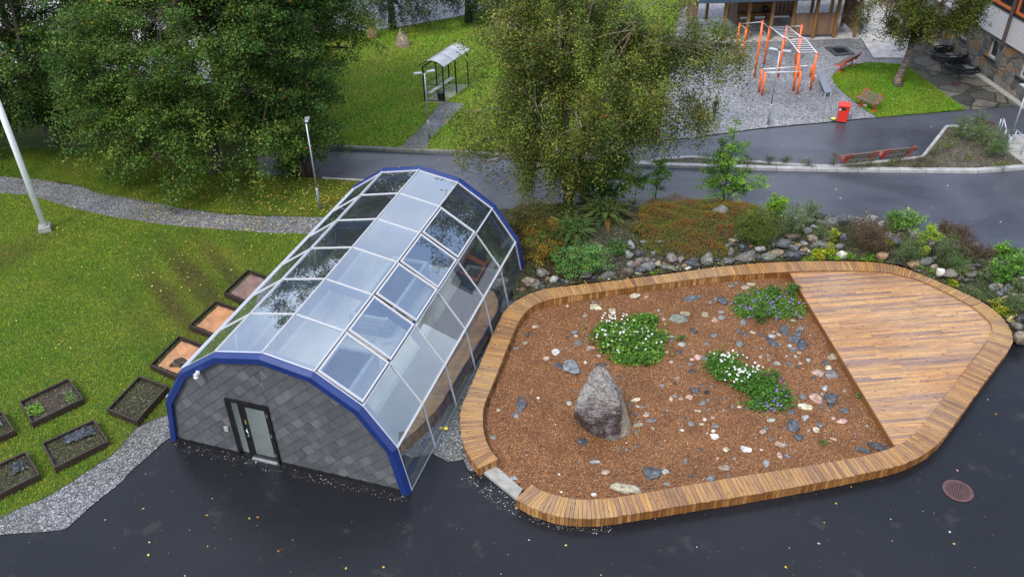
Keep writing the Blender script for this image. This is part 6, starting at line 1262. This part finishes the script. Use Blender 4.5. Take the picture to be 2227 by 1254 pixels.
m=MB(); m.bar(sq(fx[-1]-.03,.1,.45),sq(fx[-1]-.03,1.05,1.9),.05,.11); m.bar(sq(fx[-1]-.03,1.05,1.9),sq(fx[-1]-.03,2.0,.45),.05,.11); m.build('wall_brace',M['post'],t)
m=MB(); m.prism([sq(fx[0]-.6,-.1,0),sq(fx[-1]+.5,-.1,0),sq(fx[-1]+.5,Dp,0),sq(fx[0]-.6,Dp,0)],-.03,.03); m.build('floor_slab',M['pale'],t)
m=MB(); m.bar(sq(fx[1]+.1,Dp-.6,.5),sq(fx[3],Dp-.6,.5),.45,.06)
for a in (fx[1]+.4,(fx[1]+fx[3])/2,fx[3]-.3): m.bar(sq(a,Dp-.6,.05),sq(a,Dp-.6,.47),.3,.3)
m.bar(sq(fx[1]+.1,Dp-.25,.85),sq(fx[3],Dp-.25,.85),.05,.3); m.build('wall_bench',M['post'],t)
g=fl+sq(fx[2]+.75,Dp-.6,.55-.0); me=rockmesh(.42,.34,.52,5,.12,.3); me.materials.append(M['rubber']); o=bpy.data.objects.new('backpack',me); COL.objects.link(o); o.location=(g.x,g.y,.05+.53+.22); tag(o,'black backpack lying on the bench inside the timber shed','backpack')
# ================= STONE BUILDING =================
WA=G(2116,150); WB=G(2218,222); wd=(WB-WA).normalized(); wn=Vector((wd.y,-wd.x,0)); 
if wn.x>0: wn=-wn
b0=Vector((WA.x,WA.y,0)); t=thing('stone_building',b0,math.atan2(wd.y,wd.x),'building with a rubble stone base, white boards and orange framed windows, top right','building')
# local frame: x along wall towards camera, y = wd rotated +90deg
yl=Vector((-wd.y,wd.x,0)); sgn=1 if wn.dot(yl)>0 else -1   # outward side in local y
def WP_(px,py,off=0.):
    r=ray(px,py); o=Vector((0,0,HC)); p0=b0+wn*off; tt=(p0-o).dot(wn)/r.dot(wn); p=o+r*tt; return (p-b0).dot(wd),p.z
def Z5(x,y): return (1800+x/3.918,y/3.918)
zc=WP_(2180,89,.12)[1]; zt=WP_(*Z5(1330,0),.12)[1]; zt2=WP_(*Z5(1560,112),.12)[1]; ztop=(zt+zt2)/2
wins=[(Z5(1350,318),Z5(1440,508)),(Z5(1632,520),Z5(1720,640))]
X0,X1=-22.,6.1
def wb(name,x0,x1,z0,z1,y0,y1,mat,parent=t): m=MB(); ya,yb=sorted((y0*sgn,y1*sgn)); m.box(((x0+x1)/2,(ya+yb)/2,(z0+z1)/2),(x1-x0,yb-ya,z1-z0)); return m.build(name,mat,parent)
wx=[]
for k in range(-6,5):
    s0,z0=WP_(*Z5(1350,470)); s1,_=WP_(*Z5(1436,508)); s2,_=WP_(*Z5(1632,600)); step=s2-s0; wx.append(s0+k*step)
ww=.85; zb_=WP_(*Z5(1395,490))[1]; zu=zb_+.95
zb_=max(.8,min(zb_,zc-1.2)); zu=min(zb_+1.0,zc-.25)
m=MB(); cur=X0
segs=[]
for x in sorted(wx):
    if x-.1<X0 or x+ww>X1: continue
    segs.append((cur,x,-.3,zc)); segs.append((x,x+ww,-.3,zb_)); segs.append((x,x+ww,zu,zc)); cur=x+ww
segs.append((cur,X1,-.3,zc))
for x0,x1,z0,z1 in segs: m.box(((x0+x1)/2,-.3*sgn,(z0+z1)/2),(x1-x0,.6,z1-z0))
m.build('stone_base',M['wallstone'],t)
for x in sorted(wx):
    if x-.1<X0 or x+ww>X1: continue
    mm=MB()
    for a0,a1,c0,c1 in ((x,x+.08,zb_,zu),(x+ww-.08,x+ww,zb_,zu),(x+.08,x+ww-.08,zb_,zb_+.08),(x+.08,x+ww-.08,zu-.08,zu)): mm.box(((a0+a1)/2,-.18*sgn,(c0+c1)/2),(a1-a0,.08,c1-c0))
    f=mm.build('window',M['white'],t); wb('pane',x+.08,x+ww-.08,zb_+.08,zu-.08,-.22,-.2,plain('dark_pane',(.02,.022,.025),.08) if 'dark_pane' not in bpy.data.materials else bpy.data.materials['dark_pane'],f); wb('sill',x-.08,x+ww+.08,zb_-.06,zb_-.002,-.1,.12,M['black'],f)
wb('board_cladding',X0,X1,zc+.003,ztop,-.5,.12,M['clap'])
wb('sill_band',X0,X1,ztop+.002,ztop+.12,-.5,.17,M['black'])
orange=plain('orange_window_frame',(.50,.13,.03),.5); dpane=bpy.data.materials['dark_pane']; px0=WP_(*Z5(1595,40),.2)[0]; st=3.3
for k in range(-6,5):
    x=px0+k*st
    if x<X0 or x+st>X1: continue
    m=MB(); m.bar((x,.20*sgn,zc-.15),(x,.20*sgn,ztop+2.6),.14,.14,up=Vector((1,0,0))); m.build('downpipe' if 0 else 'wall_post',plain('brown_post',(.07,.05,.05),.6) if 'brown_post' not in bpy.data.materials else bpy.data.materials['brown_post'],t)
    for j in range(2):
        x0=x+.12+j*(st-.2)/2; x1=x0+(st-.3)/2-.03; mm=MB()
        for a0,a1,c0,c1 in ((x0,x0+.1,ztop+.13,ztop+1.7),(x1-.1,x1,ztop+.13,ztop+1.7),(x0+.1,x1-.1,ztop+.13,ztop+.24),(x0+.1,x1-.1,ztop+1.59,ztop+1.7)): mm.box(((a0+a1)/2,.06*sgn,(c0+c1)/2),(a1-a0,.1,c1-c0))
        f=mm.build('window',orange,t); wb('pane',x0+.1,x1-.1,ztop+.24,ztop+1.59,.0,.02,dpane,f)
wb('upper_wall',X0,X1,ztop+1.72,ztop+2.8,-.5,.1,M['clap']); wb('inner_wall',X0,X1,ztop+.12,ztop+1.72,-.6,-.12,dpane); wb('roof',X0-.5,X1+.5,ztop+2.8,ztop+3.0,-9,.8,M['roofsheet']); wb('end_wall',X0,X0+.3,-.3,ztop+2.8,-8.5,-.61,M['clap']); wb('end_wall',X1-.3,X1,-.3,ztop+2.8,-8.5,-.61,M['clap'])
wb('foundation_strip',X0,X1,-.04,.05,0,.35,M['concrete'])
# hose coils
def coil(px,py,R0,n,lab,seed,hz=.28):
    g=G(px,py,.03); r=random.Random(seed); m=MB(); t=thing('hose_coil',g,0,lab,'hose coil','hose coils'); pts=[]
    N=n*28
    for i in range(N):
        a=2*PI*i/28+r.uniform(-.02,.02); lap=i/28; rr_=R0*(1-.16*((lap*.37)%1.))+.05*math.sin(lap*2.1+a); ox=.10*math.sin(lap*1.7); oy=.08*math.cos(lap*2.3); pts.append((ox+math.cos(a)*rr_,oy+math.sin(a)*rr_,.04+hz*lap/n+.03*math.sin(a*2+lap)))
    m.tube(pts,.032,6); m.build('hose',M['rubber'],t,smooth=True); return t
coil(2065,127,1.05,11,'large coil of black hose against the stone wall',1,.42); coil(2092,150,.85,7,'smaller coil of black hose lying in front of the large one',2,.25)
# ================= HANDRAILS AND STEPS =================
st0=G(*Z5(1440,1150),.0); 
t=thing('handrail',st0,0,'white bent steel handrails beside the steps at the right picture edge','handrail')
def rail_pts(L): 
    out=[]
    for (bx,by,tx,ty) in L:
        b=Z5(bx,by); tt=Z5(tx,ty); g=G(*b); z=Zh(b,tt); out.append((g-st0,z))
    return out
for L in ([(1435,1150,1500,1012),(1455,1160,1525,1012),(1490,1200,1540,1105)],[(1500,1190,1545,1105),(1570,1235,1610,1110),(1640,1330,1673,1180)]):
    P=rail_pts(L); m=MB(); m.tube([Vector((p.x,p.y,z)) for p,z in P],.028,6)
    for p,z in P: m.tube([Vector((p.x,p.y,-.02)),Vector((p.x,p.y,z))],.026,6)
    m.build('rail',M['steel'],t,smooth=True)
t=thing('steps',G(2215,330),0,'grey concrete steps between the planting bed and the right picture edge','steps'); o_=t.location
for k in range(4):
    m=MB(); a=G(2190-k*3,300+k*16); b=G(2290,300+k*16); c=G(2290,318+k*16); d=G(2186-k*3+8,318+k*16); m.prism([p-o_ for p in (a,b,c,d)],-.05,.18-.05*k); m.build('step',M['concrete'],t)
# island shrubs and twiggy plants
tree.yellow=.005
ISL=[(2085,300,40,50,WIL,'tallest grey green shrub at the corner of the planting bed'),(2120,305,56,46,WIL,'grey green shrub second from the corner of the planting bed'),(2150,325,60,52,WIL,'broad grey green shrub in the middle of the planting bed'),(2165,345,44,44,WIL+GRE[:1],'green shrub nearest the steps in the planting bed'),(2060,325,40,26,FRN,'low sparse shrub left in the planting bed'),(2095,350,36,22,FRN,'low brownish shrub at the front of the planting bed'),(2180,372,40,22,FRN,'low dark shrub near the lamp post at the right picture edge'),(2125,285,30,50,WIL+GRE[:1],'slim upright shrub behind the others in the planting bed')]
for i,(px,py,wp,hp,pal,lab) in enumerate(ISL):
    g=G(px,py,.1); k=pxm(g); W=wp/k; H=hp/k; n=int(W*H*2600*(1 if pal is not FRN else .5)); tree('shrub',lab,'shrub',g,[(0,0,H*.5,W*.46,W*.4,H*.46)],[(0,0,0),(.02,0,H*.45),(.03,0,H*.9)],max(8,n//50),n,.05,pal,300+i,trad=.012,clen=.25,crad=.08,droop=.1,nlimb=6,zmin=-.05,aspect=.42,up=.4,shell=.45,group='shrubs of the planting bed')
TW=[(1672,357,26,16),(1708,357,26,16),(1755,362,28,14),(1812,362,34,24),(1858,368,30,22),(1890,366,26,18),(1934,362,24,22),(1957,352,22,22),(2008,352,24,16),(2032,338,22,24),(1625,352,24,14),(1990,365,22,12),(2022,362,24,14)]
for i,(px,py,wp,hp) in enumerate(TW):
    g=G(px,py,.1); k=pxm(g); W=wp/k; H=hp/k*1.2; n=int(500+W*H*1300); nm=['leftmost','second','third','fourth','fifth','sixth','seventh','eighth','ninth','tenth','eleventh','twelfth','rightmost']; order=sorted(range(len(TW)),key=lambda j:TW[j][0]); lab='thin twiggy shrub on the kerbed strip before the road, %s from the left'%nm[order.index(i)] if 0<order.index(i)<12 else '%s thin twiggy shrub on the kerbed strip before the road'%nm[order.index(i)]
    tree('shrub',lab,'shrub',g,[(0,0,H*.5,W*.46,W*.3,H*.46)],[(0,0,0),(.02,0,H*.45),(.03,0,H*.9)],10,n,.04,[(.045,.05,.03),(.06,.07,.04),(.05,.035,.03)],330+i,trad=.010,clen=.22,crad=.09,droop=.1,nlimb=8,zmin=-.05,aspect=.4,group='twiggy shrubs along the kerbed strip')
# ================= PEOPLE =================
def person(px,py,hpx_top,facing,lab,top,trou,hair,skin=(.45,.28,.20),scale=None,walk=.0,hat=None):
    b=(px,py); g=G(px,py,.055); H=Zh(b,(px,hpx_top),.055) if scale is None else scale; k=H/1.7; t=thing('person',g,facing,lab,'person')
    V=[];E=[];RD=[]
    def chain(pts,par=None):
        last=par
        for (x,y,z,r) in pts:
            V.append((x*k,y*k,z*k)); RD.append(r*k); i=len(V)-1
            if last is not None: E.append((last,i))
            last=i
        return last
    pel=chain([(0,0,.92,.135)]); waist=chain([(0,0,1.05,.12),(0,.01,1.22,.14),(0,.0,1.38,.115)],pel); neck=chain([(0,0,1.46,.055),(0,.01,1.52,.052)],waist)
    chain([(0,.015,1.58,.085),(0,.02,1.66,.075)],neck)
    for s in (-1,1):
        w_=walk*s
        chain([(s*.09,.0,.86,.10),(s*.10,.10*w_,.50,.062),(s*.10,-.02+.22*w_,.12,.042),(s*.10,.02+.22*w_,.045,.042),(s*.105,.14+.22*w_,.03,.035)],pel)
        hnd=chain([(s*.17,0,1.38,.062),(s*.23,-.02-.06*w_,1.12,.042),(s*.24,.04-.18*w_,.88,.032),(s*.24,.05-.20*w_,.80,.030)],waist)
        hx,hy,hz=s*.24,.05-.20*w_,.80
        for f,(dy,L) in enumerate(((-.03,.07),(-.01,.085),(.01,.08),(.03,.065))): chain([(hx,hy+dy,hz-.03,.009),(hx-s*.005,hy+dy+.005,hz-.03-L*.55,.008),(hx-s*.02,hy+dy+.012,hz-.03-L,.007)],hnd)
        chain([(hx-s*.01,hy+.035,hz+.0,.010),(hx-s*.03,hy+.06,hz-.04,.008)],hnd)
    me=bpy.data.meshes.new('body'); me.from_pydata(V,E,[]); me.update(); o=bpy.data.objects.new('body',me); COL.objects.link(o); o.parent=t
    sk=o.modifiers.new('skin','SKIN'); sk.use_smooth_shade=True
    for i,sv in enumerate(me.skin_vertices[0].data): sv.radius=(RD[i],RD[i]*.85); sv.use_root=(i==0)
    su=o.modifiers.new('sub','SUBSURF'); su.levels=su.render_levels=1
    m=NT('clothes_%d'%px); v=m.co('Object'); s=m.n('ShaderNodeSeparateXYZ'); m.l(v,s.inputs[0]); z=m.math('DIVIDE',s.outputs[2],H)
    c=m.ramp(z,[(0,(.02,.02,.02)),(.05,trou),(.53,top),(.855,skin)],'CONSTANT'); x=m.math('ABSOLUTE',s.outputs[0]); hm=m.math('MULTIPLY',m.math('GREATER_THAN',x,.19*k),m.math('LESS_THAN',z,.49)); c=m.mix(hm,c,skin); me.materials.append(m.set(c,.7))
    # face, ears, hair
    sm=plain('skin_%d'%px,skin,.55) ; mm=MB(); mm.tube([(0,.098*k,1.625*k),(0,.125*k,1.60*k)],[.008*k,.014*k],6); mm.build('nose',sm,t)
    for s in (-1,1):
        mm=MB(); mm.tube([(s*.03*k,.088*k,1.635*k),(s*.03*k,.105*k,1.635*k)],.010*k,6); mm.build('eye',M['black'],t); mm=MB(); mm.tube([(s*.078*k,.01*k,1.60*k),(s*.084*k,.01*k,1.64*k)],.016*k,6); mm.build('ear',sm,t)
    mm=MB(); mm.bar((-.025*k,.098*k,1.575*k),(.025*k,.098*k,1.575*k),.012*k,.008*k); mm.build('mouth',plain('lip_%d'%px,(.3,.09,.08),.5),t)
    me=rockmesh(.215*k,.235*k,.17*k,px,.08,.1,3); me.materials.append(plain('hair_%d'%px,hair,.6)); h=bpy.data.objects.new('hat' if hat else 'hair',me); COL.objects.link(h); h.parent=t; h.location=(0,-.005*k,1.685*k); return t
person(1552,261,213,R(-150),'child in black clothes with white marks standing on the gravel beside the birch',(.015,.016,.018),(.02,.022,.028),(.10,.05,.03),walk=.35)
person(1428,322,281,R(80),'child in red jacket and blue trousers walking half hidden behind the birch',(.45,.03,.025),(.03,.06,.16),(.06,.03,.02),walk=.6)
# ================= GRASS, LEAF LITTER =================
def blades(poly,n,z,h,seed,pals,holes=(),wd=.012):
    r=np.random.default_rng(seed); P=_sc([(p.x,p.y) for p in poly],n,r)
    x,y=P[:,0],P[:,1]
    nz=np.sin(x*.9+np.sin(y*.7)*2)*np.cos(y*1.1+np.sin(x*.5)*1.7)+.5*np.sin(x*3.3+y*2.1)*np.cos(y*2.9-x)+.25*r.normal(size=len(P))
    nz2=np.sin(x*.31+1.3)*np.cos(y*.43+.4)+.4*np.sin(x*1.3-y*.8)
    hh=h*(.5+.7*r.random(len(P)))*(1+.25*nz); hh=np.clip(hh,h*.3,h*2); a=r.random(len(P))*6.28; lean=r.normal(size=(len(P),2))*.45*hh[:,None]; w_=wd*(.7+.6*r.random(len(P)))
    V=np.zeros((len(P),3,3)); V[:,0,0]=x+np.cos(a)*w_; V[:,0,1]=y+np.sin(a)*w_; V[:,1,0]=x-np.cos(a)*w_; V[:,1,1]=y-np.sin(a)*w_; V[:,0,2]=V[:,1,2]=z; V[:,2,0]=x+lean[:,0]; V[:,2,1]=y+lean[:,1]; V[:,2,2]=z+hh
    g,yl,br=[np.array(p) for p in pals]; t=np.clip(.5+.38*nz,0,1)[:,None]; C=g*t+yl*(1-t); u=np.clip((nz2-.75)*1.4,0,1)[:,None]; C=C*(1-u)+br*u; bp=np.exp(-(((x+11.6)/2.1+.12*(y-26.3))**2+((y-26.3)/3.2)**2))[:,None]*1.25 if seed==1 else 0.; bp=np.clip(bp*(.75+.35*np.sin(x*4+y*3)[:,None]),0,.95) if seed==1 else 0.; C=C*(1-bp)+np.array([.125,.088,.030])*bp; C=C*(.65+.7*r.random((len(P),1)))*np.array([1.1,1.18,1.5])
    return V.reshape(-1,3),np.arange(len(P)*3).reshape(-1,3),C
PG=((.15,.25,.018),(.33,.34,.028),(.22,.17,.03)); PU=((.19,.34,.026),(.36,.41,.045),(.34,.34,.05))
visA=gp([(-60,423),(60,425),(150,452),(250,475),(350,490),(470,500),(570,508),(700,512),(372,900),(330,915),(300,927),(250,985),(180,1032),(100,1082),(-60,1140)])
V,F,C=blades(visA,210000,.035,.055,1,PG)
o=mesh_np('grass',V,F,C,M['leaf']); tag(o,'short mossy grass of the near lawn','grass',None,'stuff')
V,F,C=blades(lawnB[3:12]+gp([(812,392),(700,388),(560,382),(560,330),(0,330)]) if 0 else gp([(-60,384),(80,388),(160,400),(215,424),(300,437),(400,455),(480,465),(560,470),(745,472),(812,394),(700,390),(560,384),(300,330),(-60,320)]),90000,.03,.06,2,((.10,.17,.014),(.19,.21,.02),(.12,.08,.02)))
o=mesh_np('grass',V,F,C,M['leaf']); tag(o,'shaded grass strip between the path and the trees','grass',None,'stuff')
V,F,C=blades(gp([(690,320),(880,327),(995,332),(1227,330),(1408,305),(1452,180),(1470,60),(1480,0),(1100,0),(999,40),(942,49),(888,59),(831,67),(700,74),(600,200)]),170000,.045,.08,3,PU,wd=.02)
Pc=V.reshape(-1,3,3)[:,0,:2]; keep=~inpoly(Pc,[(p.x,p.y) for p in pathC]); V=V.reshape(-1,3,3)[keep].reshape(-1,3); C=C[keep]; F=np.arange(len(V)).reshape(-1,3)
o=mesh_np('grass',V,F,C,M['leaf']); tag(o,'bright grass of the upper lawn','grass',None,'stuff')
V,F,C=blades(lawnD,34000,.04,.07,4,((.12,.25,.016),(.20,.28,.02),(.16,.22,.02)),wd=.018)
o=mesh_np('grass',V,F,C,M['leaf']); tag(o,'bright grass of the small lawn with the birch','grass',None,'stuff')
# clover patches and fallen leaves
def flecks(name,lab,polys,size,pal,seed,zs,cat='leaves',up=1.2,tri=False):
    r=np.random.default_rng(seed); PP=[]
    for (poly,n),z in zip(polys,zs): P=_sc([(p.x,p.y) for p in poly],n,r); PP.append(np.column_stack([P,np.full(len(P),z)+r.random(len(P))*.012]))
    P=np.concatenate(PP); V,F=leafgeo(P,size,up*2,.7,.1,r=r); pal=np.array(pal); C=pal[r.integers(0,len(pal),len(P))]*(.7+.6*r.random((len(P),1))); 
    if cat=='clover':
        k=(((P[:,0]+11.7)/1.7+.12*(P[:,1]-26.3))**2+((P[:,1]-26.3)/2.9)**2)>1+r.random(len(P)); V=V.reshape(-1,4,3)[k].reshape(-1,3); F=np.arange(len(V)).reshape(-1,4); C=C[k]
    o=mesh_np(name,V,F,C,M['leaf']); tag(o,lab,cat,None,'stuff'); return o
flecks('clover','clover and moss leaves in the near lawn',[(visA,42000)],.045,[(.06,.14,.022),(.085,.17,.03),(.05,.10,.02)],5,[.075],'clover')
def dn(c,rx,ry): return [Vector((c.x+math.cos(a*PI/8)*rx,c.y+math.sin(a*PI/8)*ry,0)) for a in range(16)]
YL=[(.55,.42,.05),(.48,.30,.04),(.58,.50,.12),(.35,.15,.04),(.50,.46,.20)]
under=gp([(250,400),(400,400),(560,395),(760,400),(760,474),(560,470),(400,457),(300,438)]); pathv=gp([(300,440),(400,457),(560,472),(700,476),(700,512),(560,507),(400,494),(300,482)]); midl=gp([(100,440),(560,508),(640,520),(560,585),(420,640),(300,640),(200,560),(100,500)])
flecks('fallen_leaves','yellow fallen leaves on the near lawn and path',[(under,560),(pathv,240),(midl,150),(visA,70),(gp([(560,385),(812,394),(745,470),(560,470)]),260)],.075,YL,6,[.09,.03,.09,.09,.09],'fallen leaves')
road=gp([(700,330),(1000,345),(1300,340),(1600,310),(2200,250),(2200,520),(1900,470),(1600,430),(1300,430),(1050,430),(830,395),(700,380)]); yardp=gp([(0,1170),(374,952),(890,1080),(1040,1030),(1130,1100),(1300,1140),(1700,1080),(2000,1010),(2227,760),(2227,1254),(0,1254)])
flecks('fallen_leaves','fallen leaves and grit scattered on the wet asphalt',[(road,60),(yardp,28),(gp([(1050,776),(1130,650),(1400,604),(1700,570),(1700,588),(1400,622),(1150,665),(1070,790)]),70),(lawnD,120)],.07,YL+[(.5,.3,.2),(.6,.6,.58)],7,[.008,.008,ZB+.006,.11],'fallen leaves')
edge=[scatter(gp([(1030,1020),(1125,1090),(1220,1130),(1330,1145),(1330,1165),(1200,1150),(1090,1110),(1000,1040)]),420),_sc([(p.x,p.y) for p in yardp],130,rng),_sc([(p.x,p.y) for p in gp([(374,952),(890,1080),(900,1100),(374,975)])],260,rng)]
P=np.concatenate(edge); peb=pebbles('grit',P,np.full(len(P),.002),.008,.022,[SC['cream'],SC['pale grey'],SC['tan'],SC['pink'],(.7,.7,.66)],8); tag(peb,'loose pale grit lying on the front asphalt','grit')
P=_sc([(p.x,p.y) for p in strip],2600,rng); peb=pebbles('grit',P,np.full(len(P),.018),.012,.03,[SC['grey'],SC['pale grey'],SC['grey'],(.42,.42,.42)],9); tag(peb,'coarse grey stones of the gravel strip','grit')
P=_sc([(p.x,p.y) for p in gp([(1600,500),(1700,500),(1850,530),(2000,570),(2100,610),(2200,680),(2240,640),(2200,580),(2100,550),(1960,510),(1860,485),(1730,475)])],2400,rng); Zz=np.array([bankz(x,y) for x,y in P]); peb=pebbles('grit',P,Zz,.015,.06,[SC['grey'],SC['tan'],SC['brown'],SC['dark grey'],SC['pale grey']],10); tag(peb,'rubble stones between the boulders of the bank','rubble')
